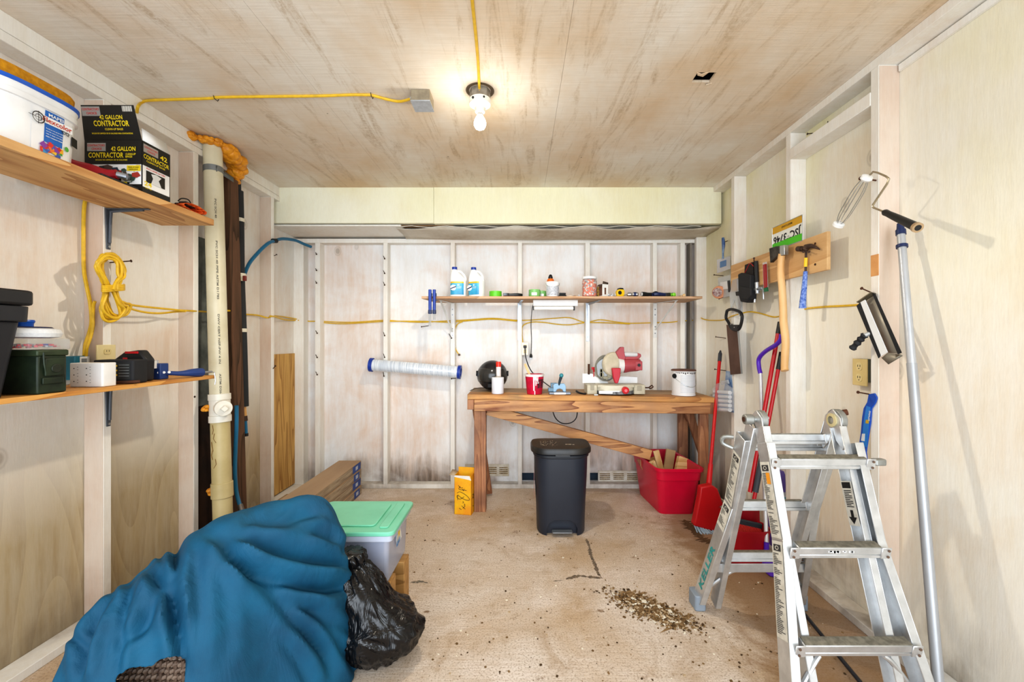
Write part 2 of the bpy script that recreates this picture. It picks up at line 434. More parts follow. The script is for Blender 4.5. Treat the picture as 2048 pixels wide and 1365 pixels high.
# the beam: two boards, and the sagging soffit behind it
YM = 3.469
xs = (867.5-CX)*YM/F
trim(MB().box(XLS+.03, xs-.001, YM, YM+.04, ZS+.02, ZC), M_beam, 'left board of the cream ceiling beam', bevel=.002)
trim(MB().box(xs+.001, XRS-.025, YM-.004, YM+.04, ZS+.015, ZC), M_beam, 'right board of the cream ceiling beam', bevel=.002)
xq = (800-CX)*YM/F
trim(MB().box(XLS, xq, YM+.02, YBS, ZS, ZS+.012), M_st, 'grey soffit panel left behind the beam', bevel=0)
def sag():
    mb = MB(); N = 40
    for j in range(N+1):
        x = xq-.05+(XRS-xq+.05)*j/N; u = j/N
        d = .05*math.sin(PI*u)**.6+.012*noise.noise(V((x*3, 0, 0)))
        for k, (y, dz) in enumerate(((YM+.06, -.012*math.sin(u*30)), (YM+.12, -.2*d), (YM+.2, -.55*d), (YM+.3, -.75*d), (YM+.40, -.02))):
            mb.v.append(V((x, y+.006*math.sin(u*50)*(k == 0), ZS-.002+dz)))
    for j in range(N):
        for k in range(4): mb.f.append((j*5+k, j*5+k+1, (j+1)*5+k+1, (j+1)*5+k)); mb.mi.append(0)
    return mb
trim(sag(), painted('peeling_soffit', '#d9d2c4', '#c2b095', '#a08866', .8, seed=8, mould=0, knots=False), 'sagging peeling soffit panel behind the beam', bevel=0, solid=.004)
trim(MB().box(xq-.05, xs+.15, YM+.06, YM+.13, ZS+.012, ZS+.02), pm('#8f6f4c', .9), 'bare brown wood above the peeled soffit', bevel=0)
o = MB(); pts = []
for j in range(60):
    x = xq+(1.5-xq)*j/59; pts.append((x, YM+.05, ZS+.003+.006*math.sin(j*.9)+.003*random.random()))
o.tube(pts, .0028, 5)
trim(o, pm('#e8e4d8', .6), 'wavy white caulk bead under the beam', bevel=0)
# bare plywood patch on the left wall near the back
y0 = F*XLS/(545-CX); y1 = F*XLS/(588-CX)
o = MB().box(XLS+.001, XLS+.012, y0, y1, .05, 1.336-24.5*y1/F)
t = o.build('plywood_panel', wood('#dcb268', '#a87a3c', 'z', 9, name='bare_pine_plywood'), bevel=.001)
struct(t); t['label'] = 'bare yellow pine panel low on the left wall'; 
n[0] += 1; t.name = 'trim_%d' % n[0]
o = MB().box(XLS+.001, XLS+.006, 2.60, 2.98, .05, 2.0)
trim(o, [pm('#8f9690', .55, .4, col2='#5c625f', scale=5)], 'grey metal flashing behind the drain pipe', bevel=0)
o = MB().box(XLS+.006, XLS+.012, 2.60, 2.98, .05, .92)
trim(o, [pm('#3a2415', .9, col2='#20140c', scale=5)], 'dark brown rotten board behind the drain pipe', bevel=0)
# raw patch on the near right stud
trim(MB().box(XR-.001, XR+.03, 1.8685, 1.9105, 1.625, 1.72), pm('#dba46a', .7, col2='#c98f55'), 'unpainted orange patch on the right stud', bevel=.001)
# vents low on the back wall
def vent(x0, x1, y0, y1, lab, nslot):
    a = P(x0, y1, YBS-.006); b = P(x1, y0, YBS-.006)
    t = thing('wall_vent', ((a.x+b.x)/2, YBS, a.z), lab, 'vent')
    MB().box(a.x, b.x, YBS-.008, YBS, a.z, b.z).build('frame', pm('#dedad0', .6, col2='#bfb39c'), t, bevel=.002)
    m = MB(); w = (b.x-a.x)/nslot
    for i in range(nslot):
        for k in range(4):
            z = a.z+(b.z-a.z)*(.2+.16*k); m.box(a.x+w*(i+.12), a.x+w*(i+.88), YBS-.010, YBS-.008, z, z+(b.z-a.z)*.08)
    m.build('slot', pm('#a08a66', .9, col2='#6d5a3e', scale=60), t)
vent(930, 1018, 929, 953, 'white painted louvre vent low behind the bench leg', 4)
vent(1196, 1278, 942, 964, 'longer white louvre vent low beside the red tote', 3)

# ============================ LIGHT AND CAMERA ===============================
cam = bpy.data.cameras.new('camera'); co = bpy.data.objects.new('camera', cam); col.objects.link(co)
co.location = (0, 0, EYE); co.rotation_euler = (PI/2, 0, 0)
cam.sensor_width = 36; cam.sensor_fit = 'HORIZONTAL'; cam.lens = F/2048*36; cam.shift_x = -(CX-1024)/2048; cam.shift_y = 0; cam.clip_start = .05
scene.camera = co; scene.view_settings.look = 'Medium High Contrast'
w = bpy.data.worlds.new('sky'); scene.world = w; w.use_nodes = True
w.node_tree.nodes['Background'].inputs[0].default_value = (.86, .92, 1.0, 1); w.node_tree.nodes['Background'].inputs[1].default_value = 1.1
def area(name, loc, rot, sx, sy, power, c):
    l = bpy.data.lights.new(name, 'AREA'); l.shape = 'RECTANGLE'; l.size = sx; l.size_y = sy; l.energy = power; l.color = c
    o = bpy.data.objects.new(name, l); col.objects.link(o); o.location = loc; o.rotation_euler = rot; return o
area('daylight_from_open_door', (-.1, -1.0, 1.5), (PI/2, 0, 0), 3.2, 2.4, 52, (.84, .92, 1.0))
sl = bpy.data.lights.new('depth_fill_sun', 'SUN'); sl.energy = 1.7; sl.color = (.86, .93, 1.0); sl.angle = math.radians(55)  # added fill sun, evens the light from the open end to the back wall
so = bpy.data.objects.new('depth_fill_sun', sl); col.objects.link(so); so.rotation_euler = (math.radians(86), 0, 0)
l = bpy.data.lights.new('bulb_light', 'SPOT'); l.spot_size = math.radians(168); l.spot_blend = .35; l.energy = 44; l.color = (1.0, .90, .74); l.shadow_soft_size = .035
BULB = P(958, 243, 2.13)
o2_ = bpy.data.lights.new('bulb_glow', 'POINT'); o2_.energy = 3.0; o2_.color = (1.0, .92, .78); o2_.shadow_soft_size = .03; g_ = bpy.data.objects.new('bulb_glow', o2_); col.objects.link(g_); g_.location = BULB+V((0, 0, -.06))
o = bpy.data.objects.new('bulb_light', l); col.objects.link(o); o.location = BULB + V((0, 0, -.055))
# ============================ SHARED MATERIALS ===============================
WHITE = pm('#eeeeec', .4); WHITEP = pm('#f2f3f3', .3); BLACK = pm('#1a1b1e', .45); BLACKM = pm('#222326', .75)
STEEL = pm('#b4b6b8', .32, .9, var=.12, scale=30); ZINC = pm('#b9bfc6', .4, .8, var=.12, scale=40); RUST = pm('#5f3a26', .8, .3, col2='#3f2a20')
BLUE = pm('#1e3f9c', .4); NAVY = pm('#1c2c58', .45); RED = pm('#c4141f', .35); YEL = pm('#f0c419', .4); GREEN = pm('#62c12c', .45)
YCAB = pm('#dfb62c', .45, var=.12, scale=40); IVORY = pm('#e6d7a4', .4); DARKSLOT = pm('#3a3530', .7)
ORANGE = pm('#ee7a28', .45); TEALB = pm('#1f6d92', .4); CLEAR = pm('#e8eef2', .12, trans=.55, alpha=.35, var=.02); CLEAR2 = pm('#dfe6ec', .15, trans=.3, alpha=.55, var=.03)
BWOOD = wood('#cf9c68', '#7a4628', 'x', 13, dirt='#b08560', name='weathered_pine'); BWOODZ = wood('#b9855f', '#8a583c', 'z', 11, dirt='#7a5540', name='weathered_pine')
BTOP = wood('#b99a72', '#8c6a45', 'x', 9, dirt='#7d6a52', name='dusty_bench_top'); PALE = wood('#e4b777', '#c58f4e', 'y', 8, name='pale_pine'); PALEX = wood('#e6c48e', '#c99a5c', 'x', 8, name='pale_pine'); PALEZ = wood('#e8cb98', '#cfa468', 'z', 8, name='pale_pine')
INK = pm('#17171a', .6)

# ============================ WORKBENCH ======================================
HX0, HX1 = -.405, 1.50; HY0, HY1 = 3.27, 3.74; BZ0, BZ1 = .925, .900     # top height left and right (it sags to the right)
def bz(x): return BZ0+(BZ1-BZ0)*(x-HX0)/(HX1-HX0)
SLOPE = Matrix.Translation((HX0, 0, BZ0)) @ Matrix.Rotation(math.atan2(BZ0-BZ1, HX1-HX0), 4, 'Y')
L = HX1-HX0
bench = thing('workbench', ((HX0+HX1)/2, (HY0+HY1)/2, 0), 'long rough wooden workbench with diagonal brace against the back wall', 'workbench')
for k in range(3):
    a = HY0+(HY1-HY0)*k/3
    MB(SLOPE).box(0, L, a+.001, a+(HY1-HY0)/3-.001, -.04, 0).build('tabletop_board', [PALEX if 0 else BTOP] if k else [wood('#cf9a5c', '#a8703c', 'x', 9, dirt='#8f7550', name='bench_front_board')], bench, bevel=.003)
MB(SLOPE).box(.052, L-.03, HY0+.002, HY0+.042, -.128, -.041).build('apron', BWOOD, bench, bevel=.004)
MB(SLOPE).box(0, .05, HY0+.004, HY1, -.118, -.041).build('end_rail', BWOODZ, bench, bevel=.003)
MB(SLOPE).box(L-.035, L, HY0+.004, HY1, -.128, -.041).build('end_rail', BWOODZ, bench, bevel=.003)
MB().box(-.358, -.305, HY0+.045, HY0+.083, 0, .80).build('leg', BWOODZ, bench, bevel=.003)
MB().box(-.305, -.267, HY0+.045, HY0+.134, .0, .80).build('leg_block', BWOODZ, bench, bevel=.003)
MB().bar((-.36, HY0+.20, .80), (-.27, HY1-.06, .02), .06, .038, up=(0,1,0)).build('leg', BWOODZ, bench, bevel=.003)
MB().box(1.402, 1.472, HY0+.045, HY0+.083, 0, .785).build('leg', BWOODZ, bench, bevel=.003)
MB().box(1.372, 1.452, HY1-.07, HY1-.03, 0, .785).build('leg', BWOODZ, bench, bevel=.003)
MB().bar((1.40, HY1-.20, .76), (1.535, HY1-.17, .38), .06, .038, up=(0,1,0)).build('side_brace', BWOODZ, bench, bevel=.003)
MB().bar((-.26, HY0+.11, .79), (1.055, HY0+.17, .415), .080, .036, up=(0,1,0)).build('diagonal_brace', BWOOD, bench, bevel=.003)

# ============================ WALL SHELF =====================================
ZSB, ZST = 1.682, 1.702
sa, sb = P(866, 606, YB), P(1372, 606, YB); fa, fb = P(843, 598, 3.47), P(1405, 598, 3.47)
sh = thing('wall_shelf', ((sa.x+sb.x)/2, YB, ZSB), 'long plain plywood shelf across the back wall studs', 'shelf')
m = MB(); m.prism([(sa.x+.02, YB), (sb.x-.01, YB), (fb.x, 3.47), (fa.x, 3.47)], ZSB, ZST, None)
m.build('board', wood('#cfa987', '#a57c58', 'x', 6, name='plywood_shelf_board', dirt='#b99a78'), sh, bevel=.002)
def bracket(px, yb, kind, lab, lean=0):
    x = (px-CX)*YB/F; z1 = ZSB; z0 = 1.336-(yb-CY)*YB/F
    t = thing('shelf_bracket', (x, YB, z0), lab, 'bracket', 'brackets under the back wall shelf')
    mt = pm('#e2e2de', .45, .1) if kind == 'w' else ZINC
    MB().box(x-.017, x+.017, YB-.004, YB-.0005, z0, z1).build('upright', mt, t, bevel=.002)
    xe = x+lean*1.0
    MB().bar((x, YB-.003, z1-.004), (xe, YB-.27, z1-.004), .022, .005).build('arm', mt, t, bevel=.001)
    if kind == 'w':
        MB().bar((xe, YB-.25, z1-.008), (x, YB-.006, z0+.07), .014, .006).build('strut', mt, t)
    else:
        MB().bar((x, YB-.02, z1-.008), (x, YB-.006, z0+.02), .010, .03, w1=.004, h1=.006, up=(0,1,0)).build('rib', mt, t)
        MB().bar((x, YB-.02, z1-.01), (xe, YB-.22, z1-.007), .008, .03, w1=.006, h1=.004).build('rib', mt, t)
    for zz in (z1-.06, z1-.11, z0+.04, z0+.10): MB().cyl((x, YB-.006, zz), (x, YB-.003, zz), .006, n=10).build('screw', pm('#8f9296', .4, .8), t)
bracket(905, 680, 'w', 'white slotted bracket left of the others under the back shelf', -.06)
bracket(1039, 682, 's', 'silver bracket above the wall outlet under the back shelf', .02)
bracket(1175.5, 683, 's', 'silver bracket above the mitre saw under the back shelf', .06)
bracket(1310, 676, 'w', 'white bracket with thin strut nearest the right end', .10)

def SH(px, Y): return V(((px-CX)*Y/F, Y, ZST))
# bleach jugs
def jug(px, Y, lab, rot):
    b = SH(px, Y); t = thing('bleach_jug', b, lab, 'jug', 'white bleach jugs on the back shelf')
    H = .255; T = Matrix.Translation(b) @ Matrix.Rotation(rot, 4, 'Z')
    m = MB(T); rings = []
    for z, rx, ry, ox in ((0,.062,.047,0),(.008,.068,.052,0),(.14,.068,.052,0),(.155,.066,.050,-.002),(.185,.052,.042,-.014),(.215,.030,.029,-.028),(.232,.021,.021,-.031),(.243,.020,.020,-.031)):
        rings.append([V((ox+rx*math.copysign(abs(math.cos(a))**.75, math.cos(a)), ry*math.copysign(abs(math.sin(a))**.75, math.sin(a)), z)) for a in [2*PI*i/28 for i in range(28)]])
    m.ring_stack(rings); m.build('bottle', WHITEP, t)
    m = MB(T); m.tube([(-.014, 0, .225), (.018, 0, .222), (.045, 0, .198), (.060, 0, .168), (.060, 0, .140)], .0095, 10, sm=5); m.build('handle', WHITEP, t)
    m = MB(T); m.lathe([(.0225, .238), (.0225, .258), (.020, .260)], Matrix.Translation((-.031, 0, 0)), 24); m.build('cap', BLUE, t)
    m = MB(T)
    def lab_(x0, x1, z0, z1, c):
        m.cur = c; y = -.0535; n = 8
        for i in range(n):
            xa = x0+(x1-x0)*i/n; xb = x0+(x1-x0)*(i+1)/n
            f = lambda x: -.0528*max(0, 1-abs(x/.0688)**3.2)**(1/2.2)-.0012*(1+(c > 0)*.6+(c > 1)*.5)
            m.quad((xa, f(xa), z0), (xb, f(xb), z0), (xb, f(xb), z1), (xa, f(xa), z1))
    lab_(-.062, .050, .022, .128, 0); lab_(-.062, .050, .118, .131, 1)
    m.cur = 2; y = -.0565
    m.lathe([(.0001, 0), (.024, .0006)], frame((-.036, y+.0005, .08), (1,0,0), (0,0,1)), 20, False)
    m.cur = 3; m.text('81', frame((-.002, y, .094), (1,0,0), (0,0,1)), .016, .016); 
    m.cur = 3; m.text('LAUNDRY', frame((-.006, y, .083), (1,0,0), (0,0,1)), .038, .006); m.text('DISINFECT', frame((-.006, y, .074), (1,0,0), (0,0,1)), .036, .005)
    m.cur = 4; m.quad((-.060, y-.0004, .066), (-.012, y-.0004, .084), (-.012, y-.0004, .094), (-.060, y-.0004, .076))
    m.build('label', [pm('#4fb4d8', .4, col2='#2f93c4'), pm('#f2c12e', .4), pm('#f5f3ea', .4), WHITEP, NAVY], t, smooth=0)
jug(916.5, 3.60, 'white bleach jug with blue cap, nearer the left shelf end', .05)
jug(953.5, 3.60, 'white bleach jug with blue cap beside the green tape roll', -.45)
def roll(px, Y, r, h, matr, lab, nm='tape_roll', catn='tape', axis='z', core=.6, z=None, group=None):
    b = SH(px, Y); b.z = z if z is not None else ZST
    m = MB(Matrix.Translation(b)); m.lathe([(r*core, 0), (r, 0), (r, h), (r*core, h), (r*core, 0)], None, 32, False)
    o = m.build(nm, matr); tag(o, lab, catn, group); return o
roll(991, 3.55, .052, .048, GREEN, 'flat roll of bright green painters tape on the back shelf', core=.7)
# dark pliers and bits near it
def pliers(M, lab, hc, name='pliers', L=.16):
    M = M @ Matrix.Diagonal((1, 1.2, 1.9, 1))
    t = thing(name, M.translation, lab, 'pliers')
    for s in (-1, 1):
        MB(M).tube([(0, 0, .008), (.03*L/.16, s*.010, .009), (.08*L/.16, s*.020, .010), (.115*L/.16, s*.012, .009)], .0068, 8, sm=5).build('handle', hc, t)
    MB(M).prism([(0,.009),(-.018,.011),(-.045,.003),(-.045,-.003),(-.018,-.011),(0,-.009),(.01,0)], .003, .016).build('jaw', pm('#55585c', .35, .9), t, bevel=.001)
    return t
def at(v, rz=0, ry=0): return Matrix.Translation(v) @ Matrix.Rotation(rz, 4, 'Z') @ Matrix.Rotation(ry, 4, 'Y')
pliers(at(SH(1017, 3.53), .35), 'black handled pliers lying beside the green tape roll', BLACK)
pliers(at(SH(1030, 3.62), 2.6), 'navy handled pliers lying beneath the second jug row', NAVY, L=.12)
o = MB(at(SH(1007, 3.50), .2)).tube([(0,0,.005),(.09,0,.005)], .004, 8).build('screwdriver_bit', RUST); tag(o, 'short dark steel bit lying in front of green tape', 'tool')
# green packs
def pack(px, Y, lab, r):
    b = SH(px, Y); t = thing('tape_pack', b, lab, 'tape', 'shrink wrapped green tape rolls on the shelf')
    MB(Matrix.Translation(b)).lathe([(.03, 0), (r, 0), (r, .062), (.03, .062), (.03, 0)], None, 32, False).build('roll', GREEN, t)
    m = MB(Matrix.Translation(b)); m.lathe([(r+.0012, .004), (r+.0022, .032), (r+.0012, .060), (.01, .068)], None, 24, False); m.build('film', CLEAR, t)
    m = MB(Matrix.Translation(b)); m.lathe([(r+.0026, .012), (r+.0026, .036)], None, 8, False, a0=-2.1, a1=-1.2); m.build('label', WHITEP, t)
pack(1069, 3.56, 'green tape roll in film, left of the pair near the white tub', .048)
pack(1083, 3.66, 'green tape roll in film, right of the pair near the white tub', .046)
def tub():
    b = SH(1105, 3.56); t = thing('plastic_tub', b, 'small white tub with grey label and orange nozzle bottle behind', 'tub')
    MB(Matrix.Translation(b)).lathe([(.050, 0), (.056, .095), (.059, .096), (.059, .104), (.057, .106), (.060, .112), (.060, .124), (.055, .128), (.0, .129)], None, 32).build('body', WHITEP, t)
    m = MB(Matrix.Translation(b)); m.lathe([(.0525, .012), (.0566, .088)], None, 20, False, a0=-2.7, a1=-.4); m.build('label', pm('#c9ccd2', .5, col2='#a9adb6', scale=80), t)
    m = MB(Matrix.Translation(b)); m.tube([(-.058, -.02, .115), (-.04, -.05, .09), (.04, -.05, .09), (.058, -.02, .115)], .0014, 6, sm=6); m.build('bail_handle', STEEL, t)
tub()
b = SH(1101, 3.68); t = thing('glue_bottle', b, 'orange and white squeeze bottle with black nozzle behind the white tub', 'bottle')
MB(Matrix.Translation(b)).lathe([(.028, 0), (.030, .01), (.030, .15), (.022, .17)], None, 24).build('body', WHITEP, t)
MB(Matrix.Translation(b)).lathe([(.0308, .135), (.0308, .16), (.023, .173)], None, 24, False).build('band', ORANGE, t)
MB(Matrix.Translation(b)).lathe([(.018, .168), (.020, .185), (.012, .205), (.006, .21)], None, 20).build('nozzle', BLACK, t)
o = MB(at(SH(1125, 3.54), 0)).box(-.03, .03, -.02, .02, 0, .016).box(-.026, .026, -.018, .018, .018, .034).build('drill_bit_case', BLACKM, bevel=.002); tag(o, 'small black ribbed case beside the white tub', 'case')
for i, (px, Y, c, nm, lb) in enumerate(((1140, 3.52, '#d8c8b4', 'wood_scrap', 'pale curled scrap left of the orange jar'), (1149, 3.55, '#b98f66', 'wood_scrap', 'tan wood scrap near the orange jar'), (1158, 3.52, '#c9ccce', 'metal_fitting', 'small silver fitting touching the orange jar'))):
    m = MB(at(SH(px, Y), i*.9))
    if nm == 'wood_scrap': m.prism([(-.018, -.006), (.015, -.010), (.020, .004), (-.006, .010)], 0, .012)
    else: m.lathe([(.006, 0), (.010, .002), (.010, .010), (.005, .012), (.005, .020)], None, 12)
    tag(m.build(nm, pm(c, .6), bevel=.001), lb, 'scrap' if i < 2 else 'fitting')
# jar of orange bits
b = SH(1179, 3.55); t = thing('plastic_jar', b, 'clear jar of orange and white anchors with a white lid', 'jar')
MB(Matrix.Translation(b)).lathe([(.055, 0), (.062, .006), (.062, .135), (.056, .15)], None, 32, False).build('body', CLEAR, t)
MB(Matrix.Translation(b)).lathe([(.057, .149), (.060, .15), (.060, .168), (.056, .170), (.0, .170)], None, 32).build('lid', WHITEP, t)
tt = NT('orange_and_white_bits'); vo = tt.node('ShaderNodeTexVoronoi'); vo.inputs['Scale'].default_value = 75; tt.link(tt.coord(), vo.inputs['Vector'])
sepc = tt.node('ShaderNodeSeparateColor'); tt.link(vo.outputs['Color'], sepc.inputs[0])
tt.link(tt.ramp(sepc.outputs[0], [(0, '#e8632a'), (.42, '#f0ded2'), (.6, '#e97a45'), (.8, '#9a9aa0'), (.93, '#e8e6e0')], 'CONSTANT'), tt.b.inputs['Base Color']); tt.bump(vo.outputs['Distance'], .8, .01)
MB(Matrix.Translation(b)).lathe([(.053, .004), (.059, .008), (.059, .130), (.052, .142), (0, .143)], None, 32).build('contents', tt.m, t)
# open carton
t = thing('screw_carton', SH(1204, 3.54), 'open black and white carton with yellow inside beside the jar', 'carton')
m = MB(at(SH(1207, 3.54), .5)); m.box(-.03, .03, -.024, .024, 0, .105); m.build('box', pm('#e9e9e6', .6), t, bevel=.001)
m = MB(at(SH(1207, 3.54), .5)); m.box(-.0312, -.0302, -.02, .02, .01, .10); m.box(-.010, .006, -.0255, -.0243, .02, .075); m.build('print', pm('#6b4a3a', .6), t)
m = MB(at(SH(1207, 3.54), .5)); m.add([(-.03, -.024, .105), (-.03, .024, .105), (-.052, .024, .09), (-.052, -.024, .082)], [(0,1,2,3)]); m.add([(-.03, -.024, .105), (.03, -.024, .105), (.026, -.03, .118), (-.03, -.03, .128)], [(0,1,2,3)]); m.build('flap', pm('#4a3a2e', .7), t, solid=.001)
m = MB(at(SH(1196, 3.56), .2)); m.box(-.014, .014, -.02, .02, 0, .085); m.build('insert', pm('#c79a2c', .6, col2='#2c2a28', scale=60), t)
def brass(px, Y, i):
    m = MB(at(SH(px, Y), i*1.1)); m.cyl((-.012, 0, .008), (.012, 0, .008), .008, n=10); m.cyl((0, 0, .004), (0, 0, .028), .006, n=10); m.cyl((0,0,.02), (0,0,.026), .009, n=6)
    tag(m.build('pipe_fitting', ZINC), ('silver threaded fitting beside the open carton', 'silver fitting in the middle between carton and tape measure', 'silver fitting touching the yellow tape measure')[i], 'fitting', 'loose silver fittings on the back shelf')
for i, px in enumerate((1217, 1224, 1231)): brass(px, 3.55, i)
# tape measure
b = SH(1240, 3.54); T = at(b, .25); t = thing('tape_measure', b, 'yellow tape measure with black grip on the back shelf', 'tape measure')
m = MB(T); m.prism([(-.033, 0), (.033, 0), (.033, .05), (.022, .066), (-.01, .068), (-.033, .05)], -.02, .02, frame((0,0,0), (1,0,0), (0,0,1))); m.build('case', YEL, t, bevel=.005)
m = MB(T); m.prism([(-.02, .062), (.026, .062), (.018, .074), (-.012, .075)], -.021, .021, frame((0,0,0), (1,0,0), (0,0,1))); m.build('grip', BLACK, t, bevel=.002)
m = MB(T); m.lathe([(.0, -.0225), (.016, -.0222), (.018, -.0205)], Matrix.Translation((-.012, 0, .034)) @ Matrix.Rotation(-PI/2, 4, 'X') , 20); 
m = MB(T); m.cyl((-.012, -.0205, .034), (-.012, -.023, .034), .016, n=20); m.build('badge', BLACK, t)
# screwdrivers / flashlight / pliers / dowel at the right
def screwdriver(M, c, c2, lab, L=.09):
    M = M @ Matrix.Diagonal((1, 1.3, 1.35, 1))
    t = thing('screwdriver', M.translation, lab, 'screwdriver')
    MB(M).lathe([(.008, 0), (.013, .008), (.013, .04), (.009, .052), (.013, .06), (.012, .085), (.006, .092)], Matrix.Translation((0,0,.014)) @ Matrix.Rotation(PI/2, 4, 'Y'), 12).build('handle', c, t)
    MB(M).cyl((.09, 0, .014), (.09+L, 0, .010), .003, n=8).build('shaft', STEEL, t)
    if c2: MB(M).lathe([(.0138, .018), (.0138, .038)], Matrix.Translation((0,0,.014)) @ Matrix.Rotation(PI/2, 4, 'Y'), 12, False).build('ring', c2, t)
screwdriver(at(SH(1277, 3.50), 2.9), STEEL, NAVY, 'screwdriver with silver end lying left of the flashlight', .03)
b = SH(1288, 3.50); t = thing('flashlight', b, 'black flashlight with silver lens lying on the back shelf', 'flashlight'); M = at(b+V((0,0,.0196)), .25)
MB(M).lathe([(.019, -.02), (.0195, 0), (.015, .03), (.014, .10), (.010, .105)], Matrix.Rotation(PI/2, 4, 'Y'), 18).build('barrel', BLACK, t)
MB(M).lathe([(0, -.0212), (.0125, -.0212), (.0145, -.02)], Matrix.Rotation(PI/2, 4, 'Y'), 18).build('lens', pm('#dfe3e6', .15), t)
b = SH(1308, 3.58); t = thing('tin_snips', b, 'black looped handle snips behind the flashlight', 'snips'); M = at(b, .1)
MB(M).tube([(-.07, 0, .012), (-.02, 0, .03), (.015, 0, .046), (.045, 0, .03), (.055, 0, .012), (.01, 0, .012), (-.03, 0, .014)], .0085, 8, sm=5).build('handle', BLACK, t)
MB(M).box(.02, .075, -.012, .012, .001, .022).build('jaw', pm('#4a3c38', .6), t, bevel=.003)
pliers(at(SH(1331, 3.50), 3.3), 'navy and lime pliers near the right shelf end', NAVY, L=.15)
for px, l in ((1342, 'lime green screwdriver end, left of two on the shelf'), (1350, 'lime green screwdriver end, right of two on the shelf')):
    screwdriver(at(SH(px, 3.52), 1.9), pm('#8fe046', .4), NAVY, l, .06)
m = MB(at(SH(1368, 3.52), 1.2)); m.cyl((0, 0, .013), (.13, .01, .013), .0125, n=16); m.cyl((-.012, .02, .007), (.09, .055, .007), .006, n=10)
tag(m.build('wooden_dowel', PALEX), 'pale round wooden dowel offcut at the right shelf end', 'dowel')
# spring clamps hooked at the left end of the shelf
def clamp(px, Y, drop, lab):
    x = (px-CX)*Y/F; t = thing('bar_clamp', (x, Y, 1.48), lab, 'clamp', 'blue bar clamps hooked on the left shelf end')
    z1 = 1.336-(580-CY)*Y/F; z0 = 1.336-(627-CY)*Y/F
    MB().rbox(x-.012, x+.012, Y-.03, Y-.006, z0, z1, .008).build('handle', BLUE, t, bevel=.003)
    MB().box(x-.010, x+.010, Y-.02, Y+.03, ZST, ZST+.014).build('hook', NAVY, t, bevel=.003)
    m = MB(); m.cyl((x-.006, Y-.02, z0-drop), (x-.006, Y-.02, z0), .003, n=8); m.cyl((x+.006, Y-.02, z0-drop), (x+.006, Y-.02, z0), .003, n=8); m.build('rod', STEEL, t)
    MB().rbox(x-.014, x+.014, Y-.032, Y-.004, z0-.006, z0+.025, .008).build('collar', NAVY, t, bevel=.002)
    MB().box(x+.010, x+.024, Y-.026, Y-.012, z0+.10, z0+.107).box(x+.012, x+.018, Y-.026, Y-.012, z1-.05, z1-.03).build('trigger', NAVY, t)
clamp(861, 3.44, .105, 'blue bar clamp with long rods, left of the hanging pair')
clamp(869.5, 3.46, .055, 'blue bar clamp with shorter rods, right of the hanging pair')
# under-shelf tube light
Y = 3.60; a, b = P(1066, 607, Y), P(1155, 614, Y)
t = thing('tube_light', ((a.x+b.x)/2, Y, 1.60), 'white fluorescent tube light fixed under the back shelf', 'light fixture')
MB().box(a.x, b.x, Y-.03, Y+.03, ZSB-.052, ZSB).build('housing', WHITE, t, bevel=.004)
MB().box(a.x+.005, b.x-.035, Y-.034, Y-.004, ZSB-.084, ZSB-.056).build('diffuser', pm('#f6f4ee', .3), t, bevel=.01)
MB().box(a.x-.002, a.x+.006, Y-.036, Y-.002, ZSB-.086, ZSB-.053).box(b.x-.036, b.x-.026, Y-.036, Y-.002, ZSB-.088, ZSB-.053).build('end_cap', BLACK, t, bevel=.002)
# cord of the light hanging, its plug
Yc = YBS-.02
m = MB(); pts = [P(1067, 607, 3.7), P(1064, 620, 3.8), P(1062, 650, Yc), P(1063, 680, Yc), P(1062, 708, Yc)]
t = thing('power_cord', P(1062, 708, Yc), 'thin dark cord hanging from the tube light with its plug', 'cord')
m.tube(pts, .003, 6, sm=6); m.build('cable', BLACK, t)
p = P(1062, 708, Yc); MB().cyl(p, p-V((0,0,.02)), .006, .014, n=12).cyl(p-V((0,0,.02)), p-V((0,0,.036)), .014, .012, n=12).build('plug', BLACK, t)
MB().box(p.x-.007, p.x-.004, Yc-.003, Yc+.003, p.z-.052, p.z-.034).box(p.x+.004, p.x+.007, Yc-.003, Yc+.003, p.z-.052, p.z-.034).build('prong', STEEL, t)
def outlet_back():
    a = P(1043, 711, YB-.01); b = P(1057, 685, YB-.01)
    t = thing('wall_outlet', ((a.x+b.x)/2, YB, a.z), 'white surface outlet box above the bench with a black plug', 'outlet')
    MB().box(a.x, b.x, YB-.03, YBS, a.z, b.z).build('box', pm('#ece7da', .5), t, bevel=.004)
    cx = (a.x+b.x)/2
    MB().rbox(cx-.014, cx+.014, 0, .004, 0, .026, .006, M=frame((0, YB-.034, a.z+.016), (1,0,0), (0,-1,0)) @ Matrix.Identity(4)) if 0 else None
    MB().box(cx-.013, cx+.013, YB-.034, YB-.0305, a.z+.065, a.z+.095).box(cx-.013, cx+.013, YB-.034, YB-.0305, a.z+.02, a.z+.05).build('socket', IVORY, t, bevel=.003)
outlet_back()
t = thing('appliance_cord', P(1049, 700, YB-.04), 'black power cord from the wall outlet behind the bench to the blue machine', 'cord')
p = P(1050, 694, YB-.035)
MB().box(p.x-.014, p.x+.014, p.y-.02, p.y+.001, p.z-.010, p.z+.012).build('plug', BLACK, t, bevel=.003)
MB().tube([p+V((0,-.02,-.004)), P(1051, 712, YB-.06), P(1057, 732, YB-.07), P(1067, 748, YB-.08), P(1084, 762, YB-.10), P(1100, 774, 3.60)], .0045, 8, sm=8).build('cable', BLACK, t)
o = MB().tube([P(1103, 812, HY1+.02), P(1110, 835, HY1+.03), P(1124, 847, HY1+.03), P(1142, 846, HY1+.03), P(1153, 835, HY1+.03), P(1155, 812, HY1+.02)], .0045, 8, sm=8).build('cord_loop', BLACK)
tag(o, 'black cord loop hanging down behind the bench', 'cord')

